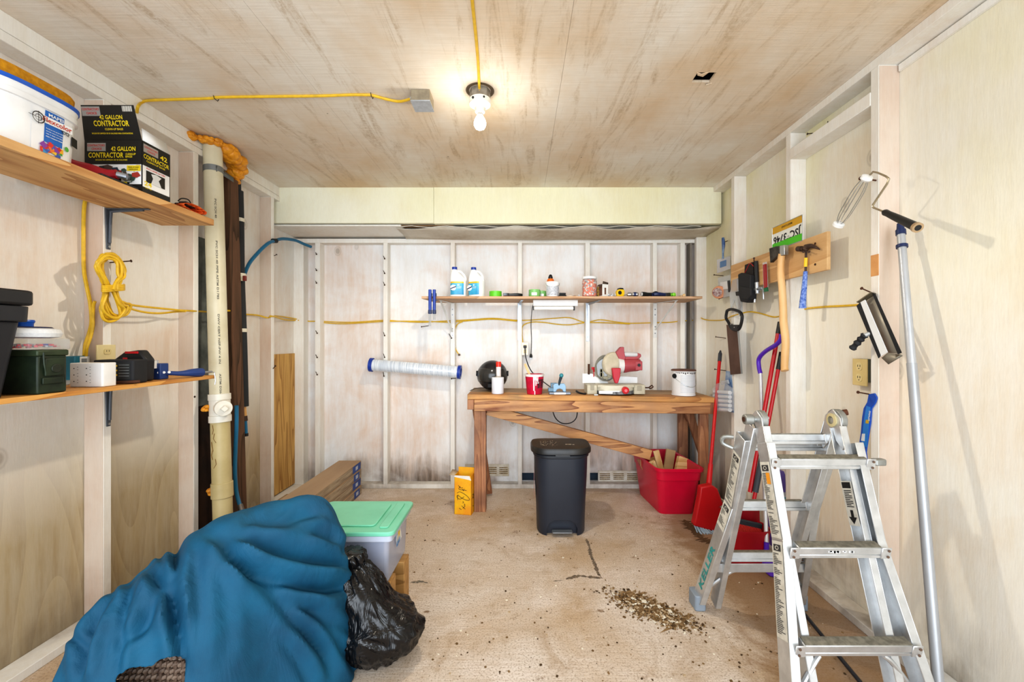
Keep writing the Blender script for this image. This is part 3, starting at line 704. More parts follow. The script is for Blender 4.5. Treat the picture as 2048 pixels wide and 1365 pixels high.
# yellow cables along the back wall
def cable(name, pts, lab, r=.0045, mat=YCAB, sm=6, catn='cable', group=None):
    o = MB().tube(pts, r, 8, sm=sm).build(name, mat); return tag(o, lab, catn, group)
c1 = [P(642, 643, YBS-.01), P(700, 645, YBS-.012), P(768, 641, YBS-.012), P(800, 643, YBS-.012), P(843, 645, YBS-.015), P(898, 642, YBS-.015), P(940, 640, YBS-.015), P(985, 637, YBS-.015), P(1034, 641, YBS-.015), P(1070, 640, YBS-.015), P(1110, 637, YBS-.015), P(1140, 636, YBS-.015), P(1170, 645, YBS-.015), P(1200, 640, YBS-.015), P(1230, 644, YBS-.015), P(1260, 647, YBS-.015), P(1305, 646, YBS-.015), P(1340, 645, YBS-.015), P(1358, 643, YBS-.015), P(1386, 641, YBS-.015)]
cable('electric_cable', c1, 'upper yellow cable running the length of the back wall')
c2 = [P(642, 645.5, YBS-.012), P(690, 648, YBS-.012), P(768, 643.5, YBS-.02), P(843, 643, YBS-.02), P(898, 645, YBS-.02), P(925, 643, YBS-.02)]
cable('electric_cable', c2+[P(985, 639, YBS-.02), P(1034, 643, YBS-.022)], 'lower yellow cable on the left part of the back wall')
cable('electric_cable', [P(1046, 686, YB-.012), P(1044, 668, YBS-.03), P(1046, 652, YBS-.03), P(1062, 645, YBS-.02), P(1085, 645, YBS-.02), P(1115, 649, YBS-.02), P(1140, 650, YBS-.02), P(1170, 646, YBS-.022), P(1210, 646, YBS-.024), P(1260, 648.5, YBS-.024)], 'yellow cable rising from the outlet box above the bench')
cable('electric_cable', [P(925, 644, YBS-.03), P(914, 650, YBS-.03), P(909, 668, YBS-.03), P(909, 685, YBS-.03), P(912, 700, YBS-.03), P(918, 710, YBS-.03)], 'yellow cable stub looping down left of the helmet')
o = MB().lathe([(.004, 0), (.010, .002), (.011, .012), (.006, .016)], aim(P(918, 709, YBS-.035), P(919, 712, YBS-.05)), 10).build('wire_end', pm('#6b5a4a', .6)); tag(o, 'stripped end of the yellow cable stub', 'wire')
# film roll held on nails
a, b = P(741, 730, 3.787), P(921, 745, 3.783)
t = thing('film_roll', (a+b)/2, 'long clear plastic film roll with blue ends held on back wall', 'film roll')
tt = NT('wound_film'); nn = tt.noise(tt.coord((40, 2, 2)), 3, 3); tt.link(tt.ramp(nn, [(.3, '#b9c4d2'), (.6, '#e6ecf2')]), tt.b.inputs['Base Color']); tt.set(Roughness=.12); tt.b.inputs['Coat Weight'].default_value = .6
d = (b-a).normalized(); L_ = (b-a).length
MB().cyl(a+d*.02, b-d*.02, .052, n=32).build('film', tt.m, t)
m = MB(aim(a, b)); m.lathe([(.035, -.004), (.062, -.004), (.062, .022), (.056, .026), (.035, .026)], None, 32); m.build('end_cap', BLUE, t)
m = MB(aim(a, b)); m.lathe([(.030, L_-.026), (.060, L_-.024), (.062, L_+.004), (.040, L_+.004), (.040, L_-.01), (.0, L_-.01)], None, 32); m.build('end_cap', BLUE, t)
# nails
NAILM = pm('#4a3428', .7, .5)
def nail(p, q, lab, group, r=.0028, mat=NAILM):
    o = MB().cyl(p, q, r, n=8); d = (V(q)-V(p)).normalized(); o.cyl(V(q)-d*.002, V(q)+d*.001, r*2.3, n=10)
    ob = o.build('nail', mat); tag(ob, lab, 'nail', group)
words_ = ['topmost', 'second', 'third', 'fourth', 'fifth', 'sixth', 'seventh', 'eighth']
for i, (py, dx) in enumerate(((505, 5), (537, 5), (562, 5), (661, 6), (709, 6), (743, 6))):
    p = P(631, py, YB+.01); nail(p, p+V((dx*.006+.005, -.055, -.028)), '%s bent nail from the top in the left bare stud' % words_[i], 'nails down the left back stud')
for i, (py, dx) in enumerate(((512, 4), (541, 4), (564, 4), (664, 4), (707, 4), (744, 3))):
    p = P(766.5, py, YB+.01); nail(p, p+V((dx*.006+.004, -.05, -.036)), '%s bent nail from the top in the stud by the film roll' % words_[i], 'nails down the film roll stud')
nail(P(898, 668, YB+.005), P(903, 677, YB-.05), 'bent nail below the left shelf bracket', 'bent nails on the back wall')
nail(P(912, 757, YB+.005), P(903, 758, YB-.04), 'nail under the right end of the film roll', 'bent nails on the back wall')
nail(P(857, 652, YBS), P(843, 654, YBS-.06), 'nail below the hanging blue clamps', 'bent nails on the back wall')

# ============================ ON THE BENCH ===================================
def BN(px, Y):
    x = (px-CX)*Y/F; return V((x, Y, bz(x)+.0012))
def helmet():
    c = BN(985, 3.56); R = .128; T = Matrix.Translation(c+V((0, 0, .122)))
    t = thing('motorcycle_helmet', c, 'black full face motorcycle helmet with tinted visor on the bench', 'helmet')
    def surf(u, v):  # u azimuth (front = -y), v elevation
        r = R*(1+.05*max(0, -v)); x = math.cos(v)*math.sin(u)*.99; y = -math.cos(v)*math.cos(u)*1.10; z = math.sin(v)
        if z < 0: x *= 1-.18*z*z; y *= 1
        return V((x*R, y*R, max(z*R*1.0, -.112)))
    m = MB(T); N, K = 48, 26; vs = []; fs = []
    for j in range(K+1):
        v = -1.25+(PI/2+1.25)*j/K
        for i in range(N): vs.append(surf(2*PI*i/N, v))
    for j in range(K):
        for i in range(N):
            u = 2*PI*(i+.5)/N; u = u if u < PI else u-2*PI; v = -1.25+(PI/2+1.25)*(j+.5)/K
            if abs(u) < 1.15 and -.28 < v < .5: continue
            fs.append((j*N+i, j*N+(i+1) % N, (j+1)*N+(i+1) % N, (j+1)*N+i))
    fs.append(tuple(range(N-1, -1, -1)))
    m.add(vs, fs); m.build('shell', pm('#1c1d20', .35, col2='#2b2c30', scale=14), t)
    m = MB(T); vs = []; fs = []; N2, K2 = 24, 10
    for j in range(K2+1):
        v = -.36+(.92)*j/K2
        for i in range(N2+1): vs.append(surf(-1.3+2.6*i/N2, v)*1.035)
    for j in range(K2):
        for i in range(N2): fs.append((j*(N2+1)+i, j*(N2+1)+i+1, (j+1)*(N2+1)+i+1, (j+1)*(N2+1)+i))
    m.add(vs, fs); m.build('visor', pm('#3a3937', .15, col2='#232324', scale=6), t, solid=.003)
    m = MB(T); m.rbox(-.03, .03, -.155, -.12, -.085, -.055, .01); m.build('chin_vent', BLACKM, t, bevel=.004)
    for s in (-1, 1): m = MB(T); m.cyl((s*.122, -.02, .02), (s*.134, -.02, .02), .022, n=18); m.build('visor_pivot', BLACKM, t)
helmet()
# white roll of wrap with a spray can standing in it
c = BN(995.5, 3.345); t = thing('stretch_wrap_roll', c, 'milky white roll of stretch wrap standing before the helmet', 'wrap roll')
MB(Matrix.Translation(c)).lathe([(.022, .0), (.046, 0), (.048, .004), (.048, .126), (.046, .129), (.022, .129), (.022, 0)], None, 32, False).build('film', pm('#dcdfe6', .2, coat=.5, var=.05), t)
MB(Matrix.Translation(c)).lathe([(.019, 0), (.021, 0), (.021, .132), (.019, .132)], None, 24, False).build('core', pm('#c8bba8', .8), t)
c2_ = c+V((.002, .055+.03, 0)); c2_.z = bz(c2_.x)+.001
t = thing('spray_can', c2_, 'slim white spray can with a red cap behind the wrap roll', 'spray can')
MB(Matrix.Translation(c2_)).lathe([(.019, 0), (.020, .003), (.020, .205), (.016, .215)], None, 24).build('can', pm('#d9cfce', .35, col2='#e9e6e4', scale=60), t)
MB(Matrix.Translation(c2_)).lathe([(.021, .205), (.0215, .24), (.019, .246), (0, .246)], None, 24).build('cap', pm('#e0321f', .35), t)
# red tub with stick
c = BN(1069, 3.36); t = thing('joint_compound_tub', c, 'red round plastic tub with white splashes and a stirring stick', 'tub'); T = Matrix.Translation(c)
MB(T).lathe([(.058, 0), (.060, .003), (.074, .146), (.077, .148), (.077, .154), (.072, .155), (.070, .148), (.057, .01), (0, .01)], None, 36, False).build('body', pm('#d11a44', .4, col2='#b8143a', scale=20), t)
m = MB(T @ Matrix.Rotation(.1, 4, 'Z')); m.lathe([(.0655, .05), (.0722, .118)], None, 10, False, a0=-1.35, a1=-.35); m.build('label', pm('#22181c', .5, col2='#8a1a35', scale=50), t)
m = MB(T); m.lathe([(.0745, .138), (.0785, .149), (.0785, .156), (.071, .157)], None, 24, False); m.build('rim_residue', pm('#f2eeea', .5), t)
m = MB(T); 
def cylpatch(m, a0, a1, z0, z1, r0=.0607, r1=.0752): m.lathe([(r0+(r1-r0)*z0/.148+.0008, z0), (r0+(r1-r0)*z1/.148+.0008, z1)], None, 6, False, a0=a0, a1=a1)
for a0, a1, z0, z1 in ((-1.75,-1.6,.03,.138),(-1.6,-1.35,.118,.138),(-1.5,-1.4,.07,.12),(-1.62,-1.52,.0,.03),(-1.3,-1.2,.1,.138)): cylpatch(m, a0, a1, z0, z1)
m.build('paint_drip', pm('#f2eeea', .5), t)
m = MB(T); m.text('THE', frame((-.004, -.0757, .108), (1,.35,0), (0,-.1,1)), .03, .018); m.text('PLUS', frame((.004, -.0735, .086), (1,.4,0), (0,-.1,1)), .03, .014); m.build('lettering', WHITEP, t, smooth=0)
MB(T).bar((.01, 0, .03), (-.075, .03, .235), .018, .004, up=(0,1,0)).build('stir_stick', PALEZ, t, bevel=.002)
# blue jig
c = BN(1119, 3.36); T = Matrix.Translation(c); t = thing('pocket_hole_jig', c, 'small pale blue clamp jig with dark lever beside the red tub', 'jig')
MB(T).box(-.085, .085, -.04, .03, 0, .018).build('base', pm('#7d838c', .4, .5), t, bevel=.003)
MB(T).box(-.045, .045, -.0415, -.0405, .002, .016).build('label', WHITEP, t)
m = MB(T); fr = frame((0, .01, .018), (1,0,0), (0,0,1))
m.prism([(-.05,0),(-.03,0),(-.022,.018),(0,.026),(.022,.018),(.03,0),(.05,0),(.05,.045),(.038,.065),(-.034,.065),(-.05,.055)], -.012, .02, fr); m.build('body', pm('#8fb3cf', .4), t, bevel=.003)
MB(T).box(-.09, -.045, -.01, .025, .019, .05).box(-.07, -.055, -.01, .02, .05, .085).box(-.07, -.02, 0, .012, .076, .088).build('clamp_arm', pm('#5d7788', .4, .3), t, bevel=.003)
MB(T).tube([(-.005, -.004, .07), (0, -.012, .10), (.01, -.018, .135)], .009, 10, rs=lambda u: .007+.006*u, sm=4).build('lever', pm('#34424c', .4), t)
MB(T).ball((.013, -.019, .148), .017).build('knob', pm('#3d8f9c', .35), t)
# mitre saw
def saw():
    c = BN(1228, 3.42)+V((0,0,.002)); T = Matrix.Translation(c); t = thing('mitre_saw', c, 'red and cream mitre saw with round blade guard on the bench', 'mitre saw')
    CR = pm('#cdc7b2', .45, col2='#b9b29c', scale=12); SR = pm('#a8474e', .45, var=.1)
    for x0, x1 in ((-.225, -.145), (.145, .235)):
        MB(T).box(x0, x1, -.06, .10, 0, .075).build('foot', CR, t, bevel=.006)
    m = MB(T); m.box(-.20, -.17, -.063, -.055, .035, .078); m.box(.17, .205, -.063, -.055, .03, .07); m.build('foot_notch', pm('#a29b88', .5), t, bevel=.002)
    MB(T).lathe([(.15, .028), (.155, .035), (.155, .07), (.15, .074), (0, .074)], None, 40, sy=.72).build('turntable', pm('#d8d3c0', .4), t, bevel=0)
    MB(T).box(-.145, .145, -.07, .08, .055, .078).build('table', CR, t, bevel=.004)
    MB(T).lathe([(.13, 0), (.16, .006), (.16, .026), (.13, .03)], None, 40, sy=.72).build('scale', pm('#3b3d40', .5, col2='#8a8d90', scale=50), t)
    MB(T).box(-.14, .02, -.112, -.09, .012, .034).build('label_plate', WHITEP, t)
    MB(T).cyl((.06, -.14, .040), (.06, -.08, .045), .028, .024, n=12).build('miter_knob', RED, t, bevel=.003)
    MB(T).cyl((.06, -.146, .040), (.06, -.138, .040), .012, n=12).build('knob_cap', pm('#e46a74', .35), t)
    F1 = frame((0, .07, .078), (1,0,0), (0,0,1))
    MB(T).prism([(-.245,0),(-.03,0),(-.075,.045),(-.13,.05),(-.165,.078),(-.245,.078)], -.006, .012, F1).build('fence', WHITEP, t, bevel=.002)
    MB(T).prism([(.03,0),(.205,0),(.205,.05),(.03,.058)], -.006, .012, F1).build('fence', WHITEP, t, bevel=.002)
    # blade guard
    ax = V((.42, -1, .05)).normalized(); gc = V((-.005, .0, .235))
    G = aim(gc-ax*.022, gc+ax*.03)
    MB(T @ G).lathe([(.0, 0), (.085, 0), (.098, .008), (.100, .03), (.094, .042), (.06, .05), (0, .052)], None, 40).build('blade_guard', pm('#bfb59c', .4, col2='#d3cab4', scale=10), t)
    G2 = aim(gc-ax*.030-V((.045, 0, .03)), gc-ax*.018-V((.045, 0, .03)))
    MB(T @ G2).lathe([(0, 0), (.105, 0), (.108, .004), (.105, .01), (0, .01)], None, 40).build('lower_guard', pm('#8f8c80', .3, alpha=.8), t)
    MB(T).cyl((-.062, -.016, .20), (-.062, -.012, .20), .085, n=40).build('blade', pm('#8d8f90', .4, .6), t)
    m = MB(T)
    for i in range(9):
        a = i*.7; m.cyl((-.07+.035*math.cos(a), -.03, .17+.045*math.sin(a)), (-.07+.035*math.cos(a), -.01, .17+.045*math.sin(a)), .010+.004*(i % 3), n=10)
    m.box(-.115, -.10, -.03, -.015, .13, .20); m.box(-.09, -.055, -.035, -.015, .12, .14); m.build('linkage', pm('#8d8873', .5, .3), t, bevel=.001)
    # motor
    MB(T).cyl((.03, .0, .225), (.075, .0, .222), .062, .056, n=28).build('motor_ring', pm('#dcdcd8', .4), t, bevel=.003)
    m = MB(T); m.lathe([(.056, 0), (.056, .02), (.052, .05), (.050, .115), (.044, .14), (.020, .145)], aim((.072, 0, .222), (.2, 0, .232)), 20); m.box(.16, .215, -.05, .05, .19, .262); m.build('motor', SR, t, bevel=.004)
    m = MB(T); m.cyl((.187, -.056, .232), (.187, -.049, .232), .012, n=14); m.build('brush_cap', BLACK, t)
    # handle
    m = MB(T); F2 = frame((0, 0, 0), (1,0,0), (0,0,1))
    m.prism([(.01,.33),(.05,.375),(.075,.375),(.078,.335),(.088,.285),(.070,.262),(.045,.262),(.03,.29)], -.03, .025, F2); m.prism([(.065,.33),(.19,.327),(.212,.318),(.215,.300),(.20,.282),(.175,.276),(.065,.277),(.065,.296),(.17,.296),(.178,.302),(.178,.31),(.065,.312)], -.018, .018, F2)
    m.build('handle', SR, t, bevel=.006)
    MB(T).cyl((.072, -.002, .316), (.185, -.002, .313), .0195, n=18).build('handle_grip', pm('#c9cacb', .4), t, bevel=.002)
    # front red lever
    MB(T).prism([(-.035,.165),(.035,.165),(.030,.10),(.012,.045),(-.01,.045),(-.025,.09)], -.02, .02, frame((.0, -.07, .045), (1,0,0), (0,0,1))).build('arm_cover', pm('#c0273a', .4), t, bevel=.006)
    MB(T).cyl((-.195, .05, .15), (-.195, .05, .235), .0085, n=10).build('stop_rod', RUST, t)
    m = MB(T); m.box(-.172, -.136, .045, .058, .19, .21); m.box(-.162, -.146, .045, .058, .17, .19); m.cyl((-.154,.05,.13),(-.154,.05,.17),.004,n=8); m.build('wing_knob', RED, t, bevel=.003)
    m = MB(T); m.tube([(-.12,.06,.13),(-.118,.06,.18),(-.10,.06,.23),(-.05,.06,.275)], .0045, 8, sm=5); m.build('cord', BLACK, t)
    m = MB(T); m.tube([(.235,.02,.045),(.285,.02,.045),(.298,.02,.055),(.312,.02,.064),(.322,.02,.052),(.305,.02,.040),(.29,.02,.038)], .0055, 8); m.build('clamp_rod', RUST, t)
    m = MB(T); m.tube([(-.30,.02,.018),(-.285,-.02,.010),(-.26,-.06,.006),(-.24,-.08,.006)], .008, 8, sm=5); m.build('power_cable', BLACK, t)
saw()
# paint can
c = BN(1367, 3.40); T = Matrix.Translation(c); t = thing('paint_can', c, 'white gallon paint can with a brown rusty rim on the bench', 'paint can')
MB(T).lathe([(.088, 0), (.092, .002), (.092, .006), (.089, .009), (.089, .188), (.093, .192), (.093, .196), (.0, .196)], None, 40).build('body', pm('#e8e8e8', .35, var=.04), t)
MB(T).lathe([(.080, .193), (.094, .195), (.095, .202), (.088, .206), (.080, .203), (0, .203)], None, 40).build('lid', pm('#5a3a30', .6, col2='#7a5446'), t)
MB(T).tube([(-.09, -.018, .15), (-.066, -.066, .12), (-.02, -.092, .085), (.03, -.092, .072), (.072, -.064, .085), (.093, -.01, .125), (.094, .01, .155)], .0018, 6, sm=6).build('bail_handle', STEEL, t)
MB(T).cyl((-.082, -.034, .155), (-.088, -.038, .155), .019, n=16).build('ear', BLACK, t)
m = MB(T)
for i in range(14):
    a = -2.6+i*.155; m.lathe([(.0902, .186), (.0902, .17+.012*random.random())], None, 2, False, a0=a, a1=a+.05+.06*random.random())
m.build('paint_drip', pm('#3f3530', .6), t)
m = MB(T)
for i in range(13): m.lathe([(.0900, .028+.011*i), (.0900, .031+.011*i)], None, 14, False, a0=-2.2, a1=-.75)
m.build('printed_label', pm('#c3c8d2', .5), t)
# papers / wires on the bench left
o = MB().tube([P(940, 782, 3.34), P(950, 778, 3.40), P(962, 776, 3.46), P(975, 777, 3.5)], .0025, 6, sm=5).build('wire_scrap', BLACK); tag(o, 'thin black wire curling over the left bench end', 'wire')
m = MB(at(BN(1192, 3.30), .3)); m.prism([(-.02,-.01),(.012,-.012),(.022,.006),(-.012,.012)], 0, .010); tag(m.build('plastic_scrap', pm('#cdd3d6', .2), bevel=.002), 'crumpled clear scrap before the mitre saw', 'scrap')
# ============================ LEFT WALL SHELVES ==============================
SHX = -1.67
ZU, ZUT = 1.966, 1.999; ZL, ZLT = 1.131, 1.149
M_shelf = wood('#d9ad74', '#b17c46', 'y', 7, name='pine_shelf'); M_shelf2 = wood('#e0a95e', '#b97c3c', 'y', 7, name='yellow_pine_shelf')
t = thing('wall_shelf', (-1.8, 1.6, ZU), 'upper pine plank shelf on the left wall', 'shelf'); MB().box(-1.957, SHX, .72, 2.32, ZU, ZUT).build('board', M_shelf, t, bevel=.002)
t = thing('wall_shelf', (-1.8, 1.6, ZL), 'lower yellow pine plank shelf on the left wall', 'shelf'); MB().box(-1.957, SHX, .72, 2.33, ZL, ZLT).build('board', M_shelf2, t, bevel=.002)
GREYM = pm('#5b6068', .5, .3)
def lbracket(y, z1, z0, lab):
    t = thing('shelf_bracket', (XL, y, z0), lab, 'bracket', 'grey brackets on the left wall')
    MB().bar((XL+.004, y, z1-.002), (XL+.004, y, z0), .006, .034, up=(0,1,0), w1=.004, h1=.020).build('upright', GREYM, t, bevel=.002)
    MB().bar((XL+.004, y, z1-.004), (XL+.20, y, z1-.004), .006, .028, up=(0,1,0), w1=.004, h1=.016).build('arm', GREYM, t, bevel=.002)
    MB().tube([(XL+.01, y, z0+.03), (XL+.016, y, z1-.03), (XL+.03, y, z1-.014), (XL+.17, y, z1-.008)], .006, 8, sm=5).build('rib', GREYM, t)
    MB().cyl((XL+.006, y, z0+.012), (XL+.010, y, z0+.012), .006, n=10).build('screw', STEEL, t)
lbracket(2.02, ZU, 1.772, 'grey shelf bracket above the yellow cable coil'); lbracket(2.02, ZL, .93, 'grey shelf bracket under the lower left shelf')
lbracket(1.22, ZU, 1.772, 'grey shelf bracket under the white bucket')
# ---- bucket with blue rim, letters and sponge
def bucket():
    c = V((-1.81, 1.51, ZUT)); t = thing('grout_bucket', c, 'white oval bucket with blue rim and colour splashed label on upper shelf', 'bucket')
    T = Matrix.Translation(c); hx, hy = .118, .160
    def ring(z, k, off=0):
        return [T@V(((hx*k+off)*math.copysign(abs(math.cos(a))**.62, math.cos(a)), (hy*k+off)*math.copysign(abs(math.sin(a))**.62, math.sin(a)), z)) for a in [2*PI*i/40 for i in range(40)]]
    MB().ring_stack([ring(0,.90), ring(.004,.915), ring(.165,.985), ring(.166,1,.006), ring(.185,1,.006), ring(.186,1.01,.0), ring(.212,1.03,.003), ring(.213,1,0), ring(.205,.95,0)]).build('body', WHITEP, t)
    MB().ring_stack([ring(.210,1.03,.005), ring(.224,1.03,.006), ring(.226,1.0,0), ring(.215,.97,0)]).build('rim', pm('#1d5fc4', .35), t)
    # labels lie on the far-right quarter of the body, which faces the camera's right
    def face(a0, a1, z0, z1, off, n=8):
        m = MB(); R = lambda a, z: T@V((( hx*(.915+.07*z/.165)+off)*math.copysign(abs(math.cos(a))**.62, math.cos(a)), (hy*(.915+.07*z/.165)+off)*math.copysign(abs(math.sin(a))**.62, math.sin(a)), z))
        for i in range(n): b0 = a0+(a1-a0)*i/n; b1 = a0+(a1-a0)*(i+1)/n; m.quad(R(b0, z0), R(b1, z0), R(b1, z1), R(b0, z1))
        return m, R
    A = lambda y: math.copysign((abs(y)/.16)**(1/.62), y)
    m, R = face(A(-.036), A(.112), .012, .160, .0012); m.build('front_label', pm('#f4f5f6', .4), t)
    m, R = face(A(.005), A(.072), .050, .162, .002); m.build('blue_panel', pm('#1f6cc0', .4), t)
    def onface(a, z, off=.0032):
        p = R(a, z); q = R(a+.05, z); p = p + (T.to_3x3() @ V((0,0,0)))
        nrm = (q-p).cross(V((0,0,1))).normalized(); return p+nrm*off, (q-p).normalized()
    m = MB()
    def w(mb, s, a, z, wd, h=None):
        p, d = onface(A(a), z); mb.text(s, frame(p, d, (0,0,1)), wd, h)
    m = MB(); w(m, 'MAPEI', .014, .143, .050, .012)
    for i, s in enumerate(('Ready-to-use grout with', 'smooth colour for joints', 'easy to apply and clean', 'stain resistant finish')): w(m, s, .008, .096-.009*i, .056, .0045)
    m.build('lettering', WHITEP, t, smooth=0)
    m = MB(); w(m, 'Flexcolor', -.004, .120, .098, .018); p, d = onface(A(.012), .1165); MB(frame(p, d, (0,0,1))).box(-.016, .085, -.001, .024, -.0012, -.0004).build('title_panel', WHITEP, t)
    m.build('title_lettering', pm('#c8402a', .5), t, smooth=0)
    m = MB(); w(m, 'CQ', .062, .103, .030, .014); p, d = onface(A(-.018), .124); fr = frame(p, d, (0,0,1))
    m.lathe([(.017, 0), (.020, .001)], fr, 20, False); m.lathe([(.009, 0), (.011, .001)], fr, 16, False); m.box(-.03, .03, -.0006, .0006, 0, .0008, fr); m.box(-.0006, .0006, -.022, .022, 0, .0008, fr)
    m.build('target_mark', pm('#2a2624', .5), t, smooth=0)
    cols = ['#d8342a', '#f0b322', '#3f9b3c', '#3d62b5', '#e8762a', '#8a3fa0', '#d8342a', '#f3c63a', '#c8302a', '#4a9ad0']
    mats = [pm(c_, .45) for c_ in cols]; m = MB(); random.seed(3)
    for i in range(26):
        m.cur = i % len(cols); a = .0+.068*((i*7) % 26)/26; z = .012+.034*random.random(); p, d = onface(A(a), z, .003+.0003*i/10); fr = frame(p, d, (0,0,1)) @ Matrix.Rotation(i, 4, 'Z')
        s_ = .006+.004*random.random(); m.add([(-s_, -s_, 0), (s_, -s_, 0), (s_, s_, 0), (-s_, s_, 0)], [(0,1,2,3)], fr)
    m.build('colour_chips', mats, t, smooth=0)
    m = MB(); p, d = onface(A(.088), .055); m.lathe([(0, 0), (.009, .0005)], frame(p, d, (0,0,1)), 16, False); m.build('green_dot', pm('#57b13c', .4), t)
    m = MB(); p, d = onface(A(.112), .08); m.box(0, .035, 0, .034, 0, .0008, frame(p, d, (0,0,1))); m.build('black_panel', BLACK, t)
    # table of small print on the camera side
    m = MB(); m.cur = 0
    fr = frame(T@V((-.085, -.151, .012)), (1, 0, 0), (0, -.09, 1))
    m.box(.02, .088, .055, .142, 0, .0015, fr); m.build('print_table', pm('#e9eef5', .5), t)
    m = MB()
    for i in range(12): m.box(.024, .084, .062+.006*i, .0632+.006*i, .0016, .0024, fr)
    for i in range(7): m.box(.024+.01*i, .0246+.01*i, .062, .136, .0016, .0024, fr)
    for i in range(7): m.box(.022, .086, .008+.006*i, .0108+.006*i, .0012, .002, fr)
    m.build('printed_lines', pm('#5877a8', .5), t, smooth=0)
    MB().tube([T@V((.05,-.166,.20)), T@V((.02,-.172,.198)), T@V((-.03,-.17,.197))], .004, 6).build('bail_handle', pm('#9a8478', .4, .3), t)
    o = MB(); 
    def r2(z, k): return [V((c.x-.012+hx*k*math.copysign(abs(math.cos(a))**.5, math.cos(a)), c.y+hy*k*math.copysign(abs(math.sin(a))**.5, math.sin(a)), z)) for a in [2*PI*i/32 for i in range(32)]]
    o.ring_stack([r2(ZUT+.228, .90), r2(ZUT+.232, .98), r2(ZUT+.262, 1.0), r2(ZUT+.272, .96)])
    tag(o.build('sponge', pm('#cf9416', .9, bump=.6, scale=60, col2='#b87e10')), 'thick mustard yellow sponge slab lying on the white bucket', 'sponge')
bucket()
# ---- contractor bag box
def bagbox():
    x0, x1, y0, y1, z0, z1 = -1.925, SHX-.002, 1.88, 2.03, ZUT+.001, 2.225
    t = thing('bag_box', ((x0+x1)/2, (y0+y1)/2, z0), 'open black and yellow carton of contractor bags on the upper shelf', 'carton')
    KRAFT = pm('#8a7a66', .8)
    MB().box(x0, x1, y0, y0+.003, z0, z1).box(x0, x1, y1-.003, y1, z0, z1).box(x0, x0+.003, y0, y1, z0, z1).box(x1-.003, x1, y0, y1, z0, z1).box(x0, x1, y0, y1, z0, z0+.003).build('carton_body', WHITE, t)
    FR = frame((x0, y0-.0006, z0), (1,0,0), (0,0,1)); W, H = x1-x0, z1-z0
    BK = pm('#15130f', .5); YL = pm('#ecd21c', .5)
    MB(FR).box(0, W, .118, H, 0, .0006).box(0, W, 0, .03, 0, .0006).box(.02, W-.055, .022, .055, 0, .0007).build('black_print', BK, t)
    # photo of rubbish printed low on the face
    m = MB(FR); random.seed(11); cols = ['#2a2c30', '#7a7f80', '#a03428', '#3e5046', '#c8b070', '#d8d6cc', '#55403a', '#27384a']; mats = [pm(c_, .6) for c_ in cols]
    for i in range(42):
        m.cur = i % 8; cx_ = .07+random.random()*.165; cy_ = .04+random.random()*.065; s_ = .008+.016*random.random()
        pl = [(cx_+s_*math.cos(a+i)*(1+.5*math.sin(i)), cy_+s_*.8*math.sin(a+i)) for a in (0, 1.2, 2.3, 3.4, 4.9)]
        pl = [(min(max(x, .004), W-.004), min(max(y, .02), .116)) for x, y in pl]; m.prism(pl, .0008+.00004*i, .0009+.00004*i)
    m.build('printed_picture', mats, t, smooth=0)
    m = MB(FR); z = .0018
    def tx(mb, s, x, y, w, h): mb.text(s, Matrix.Translation((x, y, z)), w, h)
    tx(m, '42 GALLON', .118, .176, .108, .020); tx(m, 'CONTRACTOR', .018, .146, .155, .024); tx(m, 'CLEAN-UP', .182, .158, .045, .009); tx(m, 'BAGS', .182, .147, .03, .009); tx(m, 'BOLSAS DE LIMPIEZA DE 42 GALONES', .05, .134, .14, .006)
    m.build('lettering', YL, t, smooth=0)
    MB(FR).box(.012, .094, .176, .212, .0006, .0014).build('badge', pm('#a9a9a9', .35, .5), t)
    m = MB(FR); z = .0018; tx(m, "CONTRACTOR'S", .014, .196, .076, .010); tx(m, 'CHOICE', .032, .181, .045, .010); m.build('badge_lettering', pm('#c8342a', .5), t, smooth=0)
    MB(FR).box(W-.064, W-.004, .088, .112, .003, .0034).box(.10, .19, .012, .040, .003, .0034).build('yellow_tag', pm('#e2c81c', .5), t)
    m = MB(FR); z = .0042; tx(m, 'TEAR AT END', W-.058, .101, .048, .005); tx(m, 'DISPENSING', W-.054, .092, .04, .005); tx(m, 'HEAVY DUTY', .108, .029, .07, .008); tx(m, '3 MIL', .125, .015, .045, .010); m.build('tag_lettering', BK, t, smooth=0)
    # end panel, facing out from the shelf
    FE = frame((x1+.0006, y0, z0), (0,1,0), (0,0,1)); D = y1-y0
    MB(FE).box(0, D, .118, H, 0, .0006).box(0, D, 0, .022, 0, .0006).box(.02, D-.03, .048, .10, 0, .0006).build('end_black_print', BK, t)
    MB(FE).prism([(.045,.048),(.10,.048),(.085,.075),(.10,.092),(.072,.098),(.045,.092),(.055,.075)], .0008, .0012).build('bag_picture', pm('#d8d8d6', .5), t)
    m = MB(FE); z = .0014; tx(m, 'CONTRACTOR', .006, .150, D-.014, .020); tx(m, '42', .092, .178, .04, .022); tx(m, 'CLEAN-UP BAGS', .02, .138, .10, .008); tx(m, '24', .01, .030, .038, .020); tx(m, 'TWIST TIES', .012, .018, .034, .006); m.build('end_lettering', YL, t, smooth=0)
    MB(FE).box(.006, .082, .178, .214, .0006, .0012).build('end_badge', pm('#b5b0ac', .35, .5), t)
    m = MB(FE); z = .0016; tx(m, "CONTRACTOR'S", .010, .198, .068, .009); tx(m, 'CHOICE', .024, .184, .042, .009); tx(m, 'INCLUDES 24 TIES', .02, .106, .10, .007); m.build('end_badge_lettering', pm('#cf463a', .5), t, smooth=0)
    # raised flap over the front, inner end flap
    top = V((x0-.01, y0-.035, z1+.135)); ft = frame((x0, y0-.001, z1), (1,0,0), (0, -.20, 1))
    MB(ft).prism([(.0,0),(W,0),(W-.012,.142),(.012,.142)], -.0012, .0012).build('flap', pm('#15130f', .5), t)
